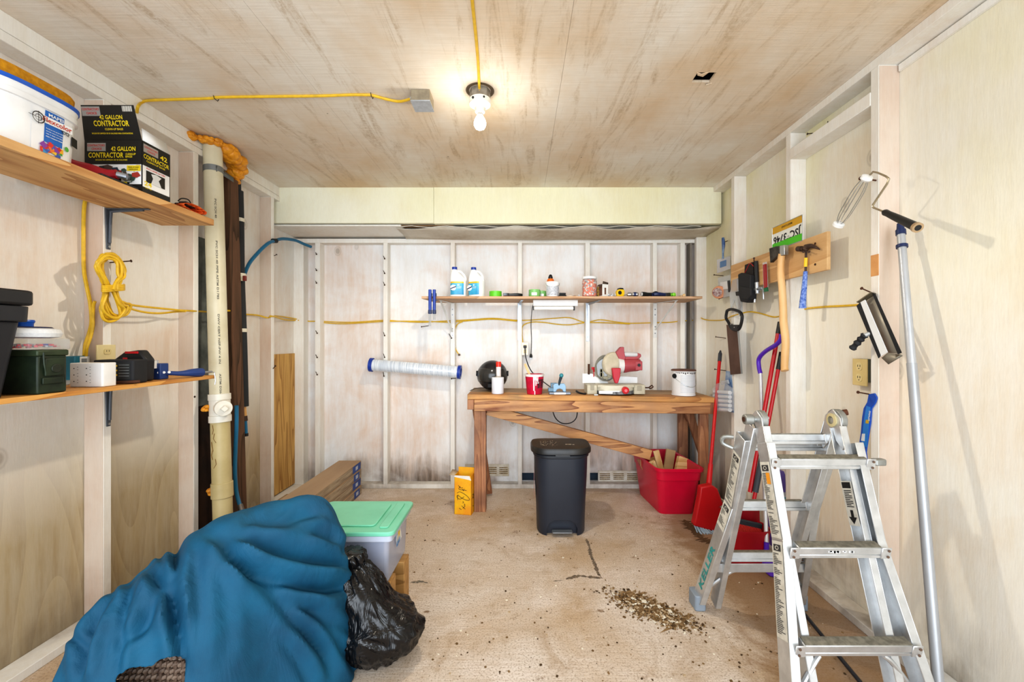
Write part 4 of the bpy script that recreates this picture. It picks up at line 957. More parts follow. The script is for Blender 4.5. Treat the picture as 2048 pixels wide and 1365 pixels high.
    m = MB(ft); z = .0018; tx(m, '42 GALLON', .085, .084, .10, .018); tx(m, 'CONTRACTOR', .055, .056, .155, .024); tx(m, 'CLEAN-UP BAGS', .10, .040, .08, .009); tx(m, 'BOLSAS DE LIMPIEZA DE 42 GALONES PARA CONTRATISTAS', .04, .024, .18, .006); m.build('flap_lettering', YL, t, smooth=0)
    MB(ft).box(.012, .092, .098, .136, .0012, .0018).build('flap_badge', pm('#a9a9a9', .35, .5), t)
    m = MB(ft); z = .0022; tx(m, "CONTRACTOR'S", .015, .120, .074, .010); tx(m, 'CHOICE', .032, .104, .045, .010); m.build('flap_badge_lettering', pm('#c8342a', .5), t, smooth=0)
    m = MB(ft)
    for i in range(12): m.box(.19+.0036*i, .1915+.0036*i+(i % 3)*.0006, .116, .138, .0012, .0018)
    m.build('barcode', pm('#d6d2c8', .6), t)
    m = MB(); m.add([(x1-.001, y0+.004, z1), (x1-.001, y1-.004, z1), (x1-.012, y1-.01, z1+.05), (x1-.012, y0+.01, z1+.058)], [(0,1,2,3)]); m.build('end_flap', WHITE, t, solid=.002)
bagbox()
# red grips and a black tray lying in front of the bag carton
t = thing('red_glove', (-1.80, 1.80, ZUT), 'red rubber gripped tool lying between bucket and bag carton', 'tool')
MB().tube([(-1.92, 1.79, ZUT+.085), (-1.86, 1.80, ZUT+.065), (-1.79, 1.815, ZUT+.05), (-1.735, 1.83, ZUT+.055)], .02, 10, sm=5, rs=lambda u: .036-.014*u-.004*math.sin(u*9)).build('handle', pm('#b3202c', .5), t)
MB().tube([(-1.735, 1.83, ZUT+.055), (-1.705, 1.845, ZUT+.05)], .013, 10).build('tip', ZINC, t)
o = MB().box(-1.76, SHX-.003, 1.70, 1.865, ZUT, ZUT+.009); tag(o.build('black_tray', BLACK, bevel=.002), 'flat black plastic tray lying along the upper shelf edge', 'tray')
# orange strap
c = V((-1.72, 2.20, ZUT)); t = thing('ratchet_strap', c, 'orange ratchet strap bundle with black buckle at the upper shelf end', 'strap')
m = MB()
for i in range(5):
    a = .028+.006*i; pts = [c+V((.012*math.cos(u)*(1+i*.1)-.01, .085*math.cos(u)*(.7+.09*i), .018+.0035*i*math.sin(u)+.006*math.sin(u))) for u in [PI*2*k/14 for k in range(14)]]
    pts = [c+V((-.03+.014*i, .075*math.cos(u)*(.8+.06*i), .022+.018*math.sin(u)*(.6+.1*i))) for u in [PI*2*k/16 for k in range(17)]]
    for k in range(16):
        p, q = pts[k], pts[k+1]; m.add([p+V((-.016,0,0)), p+V((.016,0,0)), q+V((.016,0,0)), q+V((-.016,0,0))], [(0,1,2,3)])
m.build('webbing', pm('#e8691e', .7, col2='#c8500f', scale=50), t, solid=.002)
MB().box(c.x-.02, c.x+.02, c.y-.035, c.y+.03, c.z+.03, c.z+.05).box(c.x-.012, c.x+.012, c.y-.07, c.y-.03, c.z+.018, c.z+.032).build('buckle', BLACK, t, bevel=.003)
MB().tube([c+V((-.01,-.05,.045)), c+V((0,-.04,.062)), c+V((.01,-.01,.066)), c+V((.01,.01,.05))], .003, 6, sm=4).build('hook', BLACK, t)

# ---- lower shelf: black tote, ammo can with organiser and pad
t = thing('black_tote', (-1.83, 1.18, ZLT), 'black lidded plastic tote at the near end of the lower shelf', 'storage tote')
MB().rbox(-1.955, -1.668, .93, 1.43, ZLT+.001, 1.40, .03, .86).build('body', pm('#24262b', .45), t, bevel=.003)
MB().rbox(-1.965, -1.652, .915, 1.445, 1.40, 1.452, .03, .99).build('collar', pm('#24262b', .45), t, bevel=.003)
MB().rbox(-1.975, -1.642, .905, 1.452, 1.455, 1.505, .035, 1).build('lid', pm('#1d1e21', .5), t, bevel=.008)
m = MB(); n_ = 10; random.seed(5); pr = None
for j in range(9):
    z = ZLT+.03+j*.026; row = [V((-1.690+.012*j/9+.004*random.random()-(.86<0), 1.16+.02*i+.006*random.random(), z)) for i in range(n_)]
    row = [p+V((.006+.004*math.sin(i*2+j), 0, 0)) for i, p in enumerate(row)]
    if pr:
        for i in range(n_-1): m.quad(pr[i], pr[i+1], row[i+1], row[i])
    pr = row
m.build('plastic_wrap', CLEAR2, t, solid=.001)
def ammo():
    x0, x1, y0, y1 = -1.95, SHX-.001, 1.472, 1.568; z0, z1 = ZLT+.001, 1.305
    OD = pm('#2f3d2a', .5, .2, col2='#1f2a1e', scale=14)
    t = thing('ammo_can', ((x0+x1)/2, 1.52, z0), 'olive green metal ammunition can on the lower shelf', 'ammo can')
    MB().box(x0, x1, y0, y1, z0, z1-.02).build('body', OD, t, bevel=.006)
    MB().box(x0-.004, x1+.004, y0-.004, y1+.004, z1-.022, z1).build('lid', pm('#38452f', .5, .2, col2='#26301f'), t, bevel=.005)
    MB().box(x1+.001, x1+.008, y0+.018, y1-.014, z0+.062, z1-.03).build('latch', OD, t, bevel=.003)
    MB().cyl((x1+.004, 1.524, z0+.088), (x1+.011, 1.524, z0+.088), .016, n=18).build('latch_dimple', pm('#222a1e', .5), t, bevel=.002)
    MB().box(x1+.001, x1+.006, y0+.012, y1-.016, z0+.034, z0+.056).build('hinge_strip', OD, t, bevel=.002)
    MB().tube([(x1+.004, y0+.015, z1-.01), (x1+.010, y0+.012, z1-.05), (x1+.006, y0+.02, z1-.075)], .003, 6).build('wire_bail', OD, t)
    c = V(((x0+x1)/2+.03, 1.52, z1+.0005)); t = thing('parts_organizer', c, 'clear parts organizer with red and blue pieces on the ammo can', 'organizer')
    MB().box(c.x-.12, c.x+.105, 1.45, 1.585, z1+.0005, z1+.040).build('case', CLEAR, t, bevel=.004)
    m = MB(); random.seed(2)
    mats = [pm('#d1283a', .4), pm('#d1283a', .4), pm('#2f55b0', .4), pm('#b4becc', .4)]
    for i in range(60):
        m.cur = random.choice((0, 1, 0, 2, 3)); p = V((c.x-.11+.2*random.random(), 1.458+.118*random.random(), z1+.004+.012*random.random())); m.box(-.006, .006, -.004, .004, 0, .006, Matrix.Translation(p) @ Matrix.Rotation(i, 4, 'Z'))
    m.build('coloured_pieces', mats, t)
    b = V((c.x, 1.52, z1+.041)); t = thing('buffing_pad', b, 'round white buffing pad with blue hub and rusty shank on the organizer', 'pad')
    MB(Matrix.Translation(b)).lathe([(.07, 0), (.095, .004), (.100, .018), (.094, .032), (.07, .038), (0, .038)], None, 36).build('pad', pm('#e3e6ea', .9, bump=.6, scale=90), t)
    MB(Matrix.Translation(b)).lathe([(.078, .036), (.072, .041), (0, .041)], None, 32).build('backing_disc', NAVY, t)
    MB(Matrix.Translation(b)).lathe([(.028, .04), (.028, .052), (.032, .060), (.030, .066), (0, .066)], None, 24).build('hub', pm('#1a5bc0', .35), t)
    MB(Matrix.Translation(b)).lathe([(.007, .064), (.007, .088), (.011, .09), (.009, .106), (.0, .106)], None, 6).build('shank', RUST, t)
ammo()
# boxes on the wall behind, yellow drop cable and coil
a = PX(148, 752, -2.0); b = PX(179, 712, -2.0)
t = thing('junction_box', V((-2.02, (a.y+b.y)/2, a.z)), 'teal blue plastic wall box at the foot of the yellow cable', 'junction box')
MB().box(XLS, -1.998, a.y, b.y-.002, 1.16, b.z).build('box', pm('#1d6f88', .45), t, bevel=.004)
ym = (a.y+b.y)/2; MB().box(-1.9975, -1.996, ym-.012, ym+.03, 1.225, 1.265).build('label', pm('#dfe2e4', .5), t)
MB().box(-1.9955, -1.995, ym-.006, ym+.018, 1.232, 1.256).build('label_print', pm('#7a7f86', .5), t)
y0_, y1_ = 1.99, 2.06
t = thing('wall_outlet', V((XL, 2.02, 1.19)), 'ivory double outlet plate on the left wall stud', 'outlet')
MB().box(XL-.002, XL+.006, 1.965, 2.055, 1.20, 1.318).build('plate', IVORY, t, bevel=.002)
MB().rbox(-.017, .017, -.013, .013, 0, .003, .008, M=frame((XL+.006, 2.012, 1.286), (0,1,0), (0,0,1))).rbox(-.017, .017, -.013, .013, 0, .003, .008, M=frame((XL+.006, 2.012, 1.234), (0,1,0), (0,0,1))).build('socket', pm('#dccb94', .4), t)
m = MB()
for zc in (1.286, 1.234):
    for dy in (-.006, .006): m.box(XL+.009, XL+.0096, 2.012+dy-.001, 2.012+dy+.001, zc-.001, zc+.007)
m.build('slot', DARKSLOT, t)
XC = -2.03
cable('electric_cable', [PX(172, 395, XC), PX(168, 420, XC), PX(167, 480, XC), PX(168, 540, XC), PX(174, 575, XC+.02), PX(181, 610, -2.0), PX(183, 645, -2.0), PX(178, 668, XC+.015), PX(171, 690, XC+.015), PX(169, 712, -2.01)], 'yellow cable dropping down the left wall into the teal box', r=.0075)
cable('electric_cable', [PX(190, 603, -1.965), PX(187, 612, -1.975), PX(186, 630, -1.985), PX(185.5, 655, -1.985), PX(181, 675, -1.985), PX(174, 695, -1.985), PX(172, 712, -2.0)], 'second yellow cable entering the left stud hole', r=.0065)
cable('electric_cable', [PX(199, 214, -2.02), PX(205, 208, -2.0), PX(215, 207, -1.99), PX(228, 211, -1.98), PX(238, 217, -1.98)], 'yellow cable loop above the bag carton', r=.008)
# coil
def coil():
    X = -1.925; t = thing('cable_coil', PX(222, 645, X), 'hank of yellow cable hung on a nail on the left wall', 'cable coil')
    s = F*X
    def q(px, py, dx=0): return PX(px, py, X+dx)
    random.seed(21); m = MB()
    for i in range(9):
        j = lambda a=3: random.uniform(-a, a); d = random.uniform(-.012, .03)
        top = [(219+j(7), 580), (208+j(6), 560), (197+j(7), 535+j(7)), (203+j(5), 516+j(8)), (218+j(4), 508+j(4)+i*1.1), (236+j(6), 520+j(7)), (243+j(8), 545+j(7)), (236+j(5), 565), (229+j(6), 580)]
        m.tube([q(x, y, d+.004*k) for k, (x, y) in enumerate(top)], .0062, 8, sm=6)
    for i in range(8):
        j = lambda a=3: random.uniform(-a, a); d = random.uniform(-.01, .03); e = i*5
        bot = [(216+j(7), 575), (212-j(5), 590), (203+e*.4+j(5), 612+j(6)), (205+e*.7, 636-e*.1+j(5)), (220+e*1.0, 641-e*.4+j(3)), (240+e*.6, 628-e*.4+j(5)), (233+e*.3, 605+j(5)), (226+j(6), 575)]
        m.tube([q(x, y, d+.003*k) for k, (x, y) in enumerate(bot)], .0062, 8, sm=6)
    o = m.build('loops', YCAB, t); o['kind'] = 'stuff'
    m = MB()
    for k in range(4):
        m.tube([q(205, 571+k*3.5, .0), q(207, 573+k*3.5, .05), q(226, 572+k*3.2, .055), q(246, 571+k*3, .05), q(248, 570+k*3, 0)], .0052, 8, sm=5)
    m.build('wrap', YCAB, t)
    cable('electric_cable', [q(232, 600, .02), q(245, 604, .02), q(262, 610, .0), q(290, 614, -.02), q(330, 618, -.03), PX(360, 621, XL+.01), PX(378, 622, XL+.01), PX(412, 624, XL-.03)], 'upper yellow cable running from the hank to the drain pipe', r=.0055)
    cable('electric_cable', [q(240, 608, .01), q(262, 618, .0), q(290, 625, -.02), q(320, 627, -.03), PX(350, 624, XL-.01), PX(372, 623, XL+.015)], 'lower yellow cable running from the hank to the stud', r=.0055)
    p = PX(205, 523, XL); nail((XL-.005, 2.03, p.z), (XL+.085, 2.05, p.z+.012), 'long dark nail holding the yellow cable hank', None)
coil()
cable('electric_cable', [PX(432, 622, -1.91), PX(455, 622, -1.9), PX(472, 622, -1.9)], 'short yellow cable crossing the brown post', r=.006)
cable('electric_cable', [PX(486, 629, -2.03), PX(515, 631, -2.03), PX(535, 636, -1.99), PX(545, 633, -1.955), PX(570, 640, -2.03), PX(590, 641, -2.035), PX(598, 641, -2.0)], 'yellow cable passing the post left of the back corner', r=.006)
cable('electric_cable', [PX(540, 632, -1.96), PX(560, 633, -2.03), PX(585, 637, -2.035), PX(598, 640, -2.01)], 'second yellow cable under the soffit corner at left', r=.005)
cable('electric_cable', [P(609, 642, YBS-.01), P(620, 643, YBS-.012), P(631, 643, YBS-.012)], 'short yellow cable in the dark corner bay', r=.005)
# small wall devices on the lower shelf
c = V((-1.75, 1.735, ZLT)); t = thing('outlet_adapter', c, 'white six outlet wall adapter standing on the lower shelf', 'power adapter')
T = Matrix.Translation(c) @ Matrix.Rotation(.05, 4, 'Z')
MB(T).rbox(-.068, .062, -.02, .045, .001, .098, .008).build('body', pm('#ecebe9', .35), t, bevel=.003)
m = MB(T)
for i in range(2):
    for j in range(3):
        x, z = -.048+.048*i, .024+.026*j; m.box(x-.002, x-.0006+.002, -.0208, -.0198, z-.002, z+.002); m.box(x+.012, x+.016, -.0208, -.0198, z+.005, z+.0065); m.box(x+.012, x+.016, -.0208, -.0198, z-.006, z-.0045)
m.build('slot', DARKSLOT, t)
o = MB().tube([(-1.99, 1.70, ZLT+.012), (-1.93, 1.69, ZLT+.008), (-1.87, 1.715, ZLT+.008), (-1.84, 1.735, ZLT+.01)], .004, 8, sm=5); tag(o.build('power_cord', WHITE), 'short white cord behind the six outlet adapter', 'cord')
c = V((-1.76, 1.875, ZLT)); T = Matrix.Translation(c) @ Matrix.Rotation(.12, 4, 'Z'); t = thing('battery_charger', c, 'black battery charger with yellow marks on the lower shelf', 'charger')
MB(T).rbox(-.085, .075, -.035, .05, .001, .105, .008).build('body', BLACKM, t, bevel=.005)
MB(T).box(-.012, .062, -.0365, -.0352, .02, .092).build('label', pm('#2c2f30', .5), t)
m = MB(T)
for i in range(3): m.box(-.008, .012, -.0378, -.0366, .036+.020*i, .043+.020*i)
m.build('yellow_mark', YEL, t)
m = MB(T)
for i in range(5): m.box(.018, .058, -.0376, -.0366, .034+.012*i, .036+.012*i)
m.build('printed_line', pm('#8b8f90', .5), t)
c = V((-1.80, 1.98, ZLT+.001)); t = thing('folded_tool', c, 'black and red folded tool resting behind the charger', 'tool')
m = MB(); m.prism([(-.10,.075),(-.02,.135),(.05,.145),(.085,.10),(.08,.0),(-.085,.0),(-.12,.04)], -.02, .03, frame(c, (1,0,0), (0,0,1))); m.build('body', BLACK, t, bevel=.008)
MB().box(c.x-.01, c.x+.05, c.y-.034, c.y-.030, c.z+.128, c.z+.138).box(c.x-.02, c.x+.0, c.y-.034, c.y-.030, c.z+.09, c.z+.11).build('red_trim', RED, t, bevel=.001)
o = MB(Matrix.Translation((-1.70, 1.83, ZLT+.008))).tube([(-.05,0,0),(.0,.0,.001),(.045,.02,.003)], .006, 8); tag(o.build('pocket_knife', RUST), 'brown folded knife in front of the black charger', 'knife')
# blue scraper
c = V((-1.735, 2.10, ZLT)); t = thing('floor_scraper', c, 'blue handled razor scraper lying at the lower shelf end', 'scraper')
DB = pm('#24407c', .4)
MB().box(-1.80, -1.735, 2.05, 2.10, ZLT+.001, ZLT+.078).build('blade_head', DB, t, bevel=.004)
MB().box(-1.822, -1.802, 2.03, 2.12, ZLT+.001, ZLT+.092).build('blade', pm('#d9dbdd', .25, .7), t, bevel=.001)
MB().box(-1.80, -1.75, 2.03, 2.049, ZLT+.055, ZLT+.092).build('white_pad', WHITE, t, bevel=.001)
MB().tube([(-1.775, 2.075, ZLT+.036), (-1.74, 2.09, ZLT+.030), (-1.70, 2.13, ZLT+.024), (-1.685, 2.18, ZLT+.024), (-1.68, 2.24, ZLT+.022)], .015, 10, sm=5, rs=lambda u: .017+.006*math.sin(3+u*5)).build('handle', DB, t)
m = MB()
for i in range(3): m.cyl((-1.750+.012*i, 2.058+.016*i, ZLT+.034), (-1.744+.012*i, 2.052+.016*i, ZLT+.034), .006, n=12)
m.build('hole', WHITE, t)
MB().cyl((-1.68, 2.24, ZLT+.020), (-1.675, 2.31, ZLT+.020), .006, n=8).build('ferrule', STEEL, t)
MB().tube([(-1.675, 2.30, ZLT+.021), (-1.665, 2.315, ZLT+.015), (-1.660, 2.318, ZLT-.03), (-1.663, 2.316, ZLT-.05)], .003, 6).build('hook', STEEL, t)

# ============================ PIPES AND POST =================================
PVC = pm('#ddd6bd', .4, col2='#cfc6a8', scale=4); PVCY = pm('#cbbb8c', .45, col2='#b9a878', scale=4); PVCW = pm('#e6e2d6', .35)
def lp(a, b, t_): return a+(b-a)*t_
pA = PX(415, 262, -1.93); 
pT = V((-1.925, 2.66, ZC-.002)); pB = V((-1.775, 2.55, 0))
def onpipe(z): return lp(pB, pT, z/ZC)
t = thing('drain_pipe', pB, 'tall leaning cream plastic drain pipe on the left wall', 'pipe')
zc1 = 1.336-(790-CY)*2.6/F; zf0 = 1.336-(840-CY)*2.6/F
MB().cyl(onpipe(zf0), onpipe(ZC-.003), .0515, n=32).build('upper_pipe', PVC, t)
MB().cyl(onpipe(0), onpipe(zf0+.01), .0515, n=32).build('lower_pipe', PVCY, t)
MB().cyl(onpipe(zf0-.01), onpipe(zf0+.03), .059, n=32).cyl(onpipe(zf0+.03), onpipe(zc1), .0555, n=32).cyl(onpipe(zc1-.03), onpipe(zc1+.008), .059, n=32).build('tee_fitting', PVCW, t, bevel=.002)
q = onpipe((zc1+zf0)/2+.005); d = V((.72, -.68, 0)).normalized()
MB().cyl(q, q+d*.085, .040, n=28).cyl(q+d*.06, q+d*.095, .046, n=28).build('cleanout_plug', PVCW, t, bevel=.002)
MB().cyl(q+d*.095, q+d*.125, .020, n=4).build('plug_nut', PVCW, t, bevel=.003)
zz = 1.336-(982-CY)*2.55/F
MB().cyl(onpipe(zz-.045), onpipe(zz+.045), .0575, n=32).build('coupling', PVCY, t, bevel=.003)
m = MB()
zs = 1.336-(340-CY)*2.65/F
m.cyl(onpipe(zs-.018), onpipe(zs+.018), .0535, n=32); m.build('metal_strap', pm('#8d9294', .5, .7), t)
m = MB(); dv = (pT-pB).normalized()
for s_, z_, w_ in (('PVC SCH 40 PIPE ASTM D1785', 1.95, .36), ('DWV CERT NSF-PW 4 IN', 1.50, .30), ('PVC SCH 40', 2.21, .12), ('ASTM D2665  CERT', 1.14, .22)):
    p = onpipe(z_+w_*.0)+V((.032, -.0425, 0))
    m.text(s_, frame(p, -dv, V((.8, .6, 0))), w_, .010)
m.build('pipe_lettering', pm('#6a665c', .6), t, smooth=0)
m = MB(); random.seed(4)
for i in range(16):
    a = .2+.08*i; 
for i in range(5):
    p = onpipe(zf0-.02-.05*i)+V((-.01+.012*math.sin(i*2), -.0525, 0)); m.tube([p, p+V((.006*(-1)**i, -.0006, -.03)), p+V((.012*math.sin(i), -.0004, -.055))], .0018, 5)
m.build('glue_drip', pm('#7b5a2c', .6), t)
# brown post
po0, po1 = V((-1.885, 2.83, 0)), V((-1.95, 2.83, 2.42))
tag(MB().bar(po0, po1, .085, .10, up=(0,1,0)).build('wooden_post', wood('#6e4f3a', '#42301f', 'z', 9, rough=.9, name='old_brown_post'), bevel=.006), 'rough dark brown wooden post behind the drain pipe', 'post')
p = lp(po0, po1, .9); q2 = onpipe(zs)
o = MB().add([q2+V((.045,-.035,.016)), q2+V((.045,-.035,-.020)), p+V((.072,-.052,-.03+zs-p.z)), p+V((.072,-.052,.0+zs-p.z))], [(0,1,2,3)]); tag(o.build('hanger_strap', pm('#74797a', .5, .7), solid=.002), 'grey metal hanger strap nailed to the brown post', 'strap')
# black insulated pipe
b0, b1 = V((-1.905, 2.93, .885)), V((-1.942, 2.93, 2.37))
t = thing('insulated_pipe', b0, 'black foam insulated water pipe beside the brown post', 'pipe')
MB().tube([b0, lp(b0, b1, .3), lp(b0, b1, .6)+V((-.005,0,0)), lp(b0, b1, .85)+V((0,0,0)), b1], .031, 16, sm=5).build('insulation', pm('#2a2c2e', .75), t)
for z_ in (1.41, 1.79, 2.17):
    p = lp(b0, b1, (z_-.885)/(2.37-.885)); MB().cyl(p-V((0,0,.012)), p+V((0,0,.012)), .034, n=20).build('tape_band', pm('#e0d8c4', .6), t)
p = lp(b0, b1, (1.79-.885)/1.485); MB().box(p.x-.045, p.x+.045, p.y-.045, p.y-.03, p.z-.045, p.z-.015).build('pipe_clip', pm('#d9cfae', .5), t, bevel=.003); MB().box(p.x+.045, p.x+.065, p.y-.048, p.y-.03, p.z-.045, p.z-.01).build('clip_bolt', pm('#7c2f24', .6), t, bevel=.003)
MB().cyl(b0-V((-.008,0,.07)), b0+V((0.002,0,.005)), .013, n=14).build('copper_stub', pm('#d9a765', .5), t)
MB().cyl(b0-V((-.010,0,.10)), b0-V((-.008,0,.065)), .017, .015, n=14).build('hose_fitting', pm('#4b3a30', .5, .4), t)
MB().tube([b0-V((-.01,0,.09)), b0-V((-.014,0,.15)), b0-V((-.016,0,.19))], .012, 10).build('hose_end', TEALB, t)
MB().cyl(b0-V((-.016,0,.205)), b0-V((-.016,0,.185)), .015, n=12).build('hose_clamp', BLACK, t)
MB().cyl((-1.955, 2.925, 2.45), (-1.957, 2.925, 2.34), .03, .034, n=14).build('pipe_top', pm('#2a2c2e', .75), t)
# blue hoses
cable('water_hose', [PX(483, 580, -1.99), PX(486, 560, -1.99), PX(497, 530, -1.97), PX(515, 507, -1.95), PX(535, 488, -1.93), PX(549, 482, -1.93), PX(566, 478, -1.94), PX(590, 481, -1.93), PX(607, 488, -1.91), PX(622, 494, -1.885)], 'blue water hose arching across the left back corner', r=.0125, mat=TEALB, catn='hose')
o = MB().cyl(PX(545, 482, -1.935), PX(553, 482, -1.925), .018, n=12); tag(o.build('hose_strap', BLACK), 'black strap holding the blue hose to the post', 'strap')
t = thing('water_hose', (-1.8, 2.7, .3), 'blue hose with black clamp hanging low behind the drain pipe', 'hose')
MB().tube([PX(473, 812, -1.78), PX(473, 850, -1.79), PX(471, 900, -1.81), PX(470, 945, -1.81), PX(473, 985, -1.80), PX(480, 1012, -1.77)], .012, 10, sm=5).build('tubing', TEALB, t)
MB().cyl(PX(480, 1010, -1.77), PX(486, 1030, -1.74), .016, n=12).build('clamp', pm('#6a625a', .4, .5), t); MB().cyl(PX(485, 1028, -1.74), PX(489, 1045, -1.72), .02, n=12).build('valve', BLACK, t)
# expanding foam
m = MB(); random.seed(9)
def blob(pts, r, n_):
    for i in range(n_):
        u = random.random()*(len(pts)-1); k = int(u); p = lp(V(pts[k]), V(pts[k+1]), u-k); rr = r*(.6+.7*random.random())
        p = p+V((random.uniform(-1,1), random.uniform(-1,1), random.uniform(-1,.3)))*r*.7
        m.ball(p, rr, 8, (1, 1, .8))
Z = ZC-.02
blob([PX(378, 268, -1.97)+V((0,0,0)), (-1.98, 2.55, Z), (-1.92, 2.59, Z), (-1.865, 2.63, Z), (-1.855, 2.70, Z)], .02, 70)
blob([(-1.86, 2.70, Z-.01), (-1.87, 2.78, Z-.03), (-1.91, 2.87, Z-.05), (-1.94, 2.91, Z-.09)], .036, 80)
blob([(-1.93, 2.89, Z-.10), (-1.94, 2.905, Z-.15)], .02, 30)
ft = NT('expanding_foam'); ff = ft.noise(ft.coord(), 25, 4); ft.link(ft.ramp(ff, [(.35, '#c87f14'), (.6, '#eaa32a')]), ft.b.inputs['Base Color']); ft.set(Roughness=.45); ft.bump(ff, .6, .01)
o = m.build('expanding_foam', ft.m); tag(o, 'lumpy orange expanding foam around the pipe tops', 'foam', kind='stuff')
m = MB(); blob([PX(414, 812, -1.88), PX(412, 822, -1.88)], .014, 12); tag(m.build('expanding_foam', ft.m), 'small orange foam lump beside the pipe tee', 'foam', kind='stuff')
m = MB(); blob([PX(421, 978, -1.86), PX(421, 990, -1.86)], .014, 12); tag(m.build('expanding_foam', ft.m), 'small orange foam lump beside the lower coupling', 'foam', kind='stuff')
nail((XL-.002, 2.56, 1.0), (XL+.001, 2.56, 1.0), 'flat nail head in the left stud before the pipe', None)
nail(PX(548, 512, XL), PX(558, 511, XL+.02)+V((0,-.03,0)), 'nail in the left post under the blue hose', None)
nail(PX(546, 738, XL), PX(555, 732, XL+.03)+V((0,-.03,0)), 'nail before the bare yellow panel', None)

# ============================ CEILING FITTINGS ===============================
a = P(829, 190, 2.13); cz = ZC
jb = thing('ceiling_junction_box', V(((836-CX)*2.13/F, 2.15, cz-.05)), 'galvanised steel junction box on the ceiling', 'junction box')
x0, x1 = (818-CX)*2.09/F, (858-CX)*2.09/F
MB().box(x0+.002, x1-.002, 2.115, 2.215, cz-.055, cz-.001).build('box', pm('#a59a84', .5, .4, col2='#8c8270', scale=20), jb, bevel=.002)
MB().box(x0, x1, 2.112, 2.218, cz-.060, cz-.055).build('cover_plate', ZINC, jb, bevel=.001)
m = MB(); m.box(x0-.006, x0+.002, 2.13, 2.15, cz-.04, cz-.03); m.build('cable_clamp', ZINC, jb)
def CE(px, py, dz=.006): return V(((px-CX)*(ZC-dz-EYE)/(CY-py), F*(ZC-dz-EYE)/(CY-py), ZC-dz))
cable('electric_cable', [PX(274, 225, -1.955), PX(276, 213, -1.93), CE(284, 205, .012), CE(300, 201, .008), CE(360, 199), CE(420, 197), CE(432, 195), CE(480, 194), CE(560, 193), CE(640, 192), CE(700, 190), CE(730, 190), CE(745, 191), CE(775, 199, .012), CE(800, 203, .02), V((x0-.004, 2.14, cz-.035))], 'yellow cable stapled across the ceiling to the junction box', r=.0068)
cable('electric_cable', [V((-.165, 1.2, cz-.006)), V((-.175, 1.55, cz-.006)), V((-.185, 1.85, cz-.006)), V((-.198, 2.06, cz-.012)), V((-.2, 2.085, cz-.03))], 'yellow cable along the ceiling to the bulb holder', r=.0065)
for i, (px, py) in enumerate(((432, 196), (744, 191))):
    p = CE(px, py, .004); o = MB().tube([p+V((0,-.02,.003)), p+V((0,-.012,-.010)), p+V((0,.012,-.010)), p+V((0,.02,.003))], .0018, 6); tag(o.build('cable_staple', BLACK), ('staple holding the ceiling cable near the left wall', 'staple holding the ceiling cable near the junction box')[i], 'staple')
bx_, by_ = (960-CX)*2.13/F, 2.13
t = thing('bulb_holder', V((bx_, by_, cz)), 'white ceramic lamp holder hanging from a round ceiling box', 'lamp holder')
T = Matrix.Translation((bx_, by_, cz))
MB(T).lathe([(.071, 0), (.071, -.0015), (.055, -.0015)], None, 32, False).build('hole_rim', pm('#6f5f4c', .8), t)
MB(T).lathe([(.052, -.001), (.052, -.045), (.0, -.045)], None, 8, True).build('octagon_box', pm('#9b9488', .5, .4, col2='#7d766a', scale=30), t)
MB(T).lathe([(.054, -.046), (.056, -.052), (.053, -.072), (.034, -.084), (.026, -.088), (.024, -.108), (.018, -.110), (0, -.110)], None, 32).build('porcelain_base', pm('#ebe6da', .3), t)
m = MB(T); m.cyl((-.03, -.045, -.060), (-.03, -.049, -.060), .006, n=10); m.cyl((.024, -.048, -.058), (.024, -.052, -.058), .005, n=10); m.build('screw', BLACK, t)
t2 = thing('light_bulb', V((bx_, by_, cz-.18)), 'lit round light bulb glowing below the ceiling holder', 'light bulb')
MB(T).lathe([(.014, -.106), (.0145, -.122), (.013, -.124)], None, 20, False).build('screw_base', STEEL, t2)
bm_ = MB(T).lathe([(.013, -.120), (.016, -.128), (.026, -.146), (.030, -.162), (.029, -.176), (.022, -.188), (.010, -.195), (.0005, -.196)], None, 28, False)
gl = NT('glowing_glass'); gl.b.inputs['Base Color'].default_value = (1, .96, .88, 1); gl.b.inputs['Emission Color'].default_value = (1, .93, .80, 1); gl.b.inputs['Emission Strength'].default_value = 30
go = bm_.build('glass_bulb', gl.m, t2); go.visible_shadow = True
# ============================ ALUMINIUM LADDER ===============================
ALU = pm('#d3d5d6', .36, .72, var=.14, scale=18, bump=.08); ALUD = pm('#9fa09c', .45, .7, var=.2, scale=25); STICK = pm('#dedbd0', .5, col2='#c9c6ba', scale=40)
lad = thing('folding_ladder', (1.13, 1.73, 0), 'paint spattered aluminium folding ladder standing open by the right wall', 'ladder')
def channel(name, pts, depth, fl, side, mat=ALU, kids=None):
    """C-channel rail along pts; side=-1 web on the -x side"""
    m = MB(); pts = [V(p) for p in pts]
    for a, b in zip(pts, pts[1:]):
        d = (b-a).normalized(); e = d*.004
        ydir = V((1,0,0)).cross(d).normalized()
        m.bar(a-e, b+e, depth, .004, up=(1,0,0))
        for s in (-1, 1):
            off = ydir*s*(depth/2-.002)+V((-side*fl/2, 0, 0)); m.bar(a-e+off, b+e+off, .004, fl, up=(1,0,0))
    return m.build(name, mat, lad, bevel=.0015, seg=1)
FLo = [(.955, 1.675, .93), (.955, 1.575, .60), (.877, 1.385, .04)]; FRo = [(1.325, 1.675, .93), (1.325, 1.575, .60), (1.385, 1.385, .04)]
FLi = [(.966, 1.715, .985), (.975, 1.40, .02)]; FRi = [(1.295, 1.715, .985), (1.285, 1.40, .02)]
BLo = [(.935, 1.80, .93), (.945, 1.925, .60), (.885, 2.125, .05)]; BRo = [(1.335, 1.80, .93), (1.335, 1.925, .60), (1.405, 2.125, .05)]
BLi = [(.955, 1.765, .985), (.965, 2.12, .03)]; BRi = [(1.305, 1.765, .985), (1.315, 2.12, .03)]
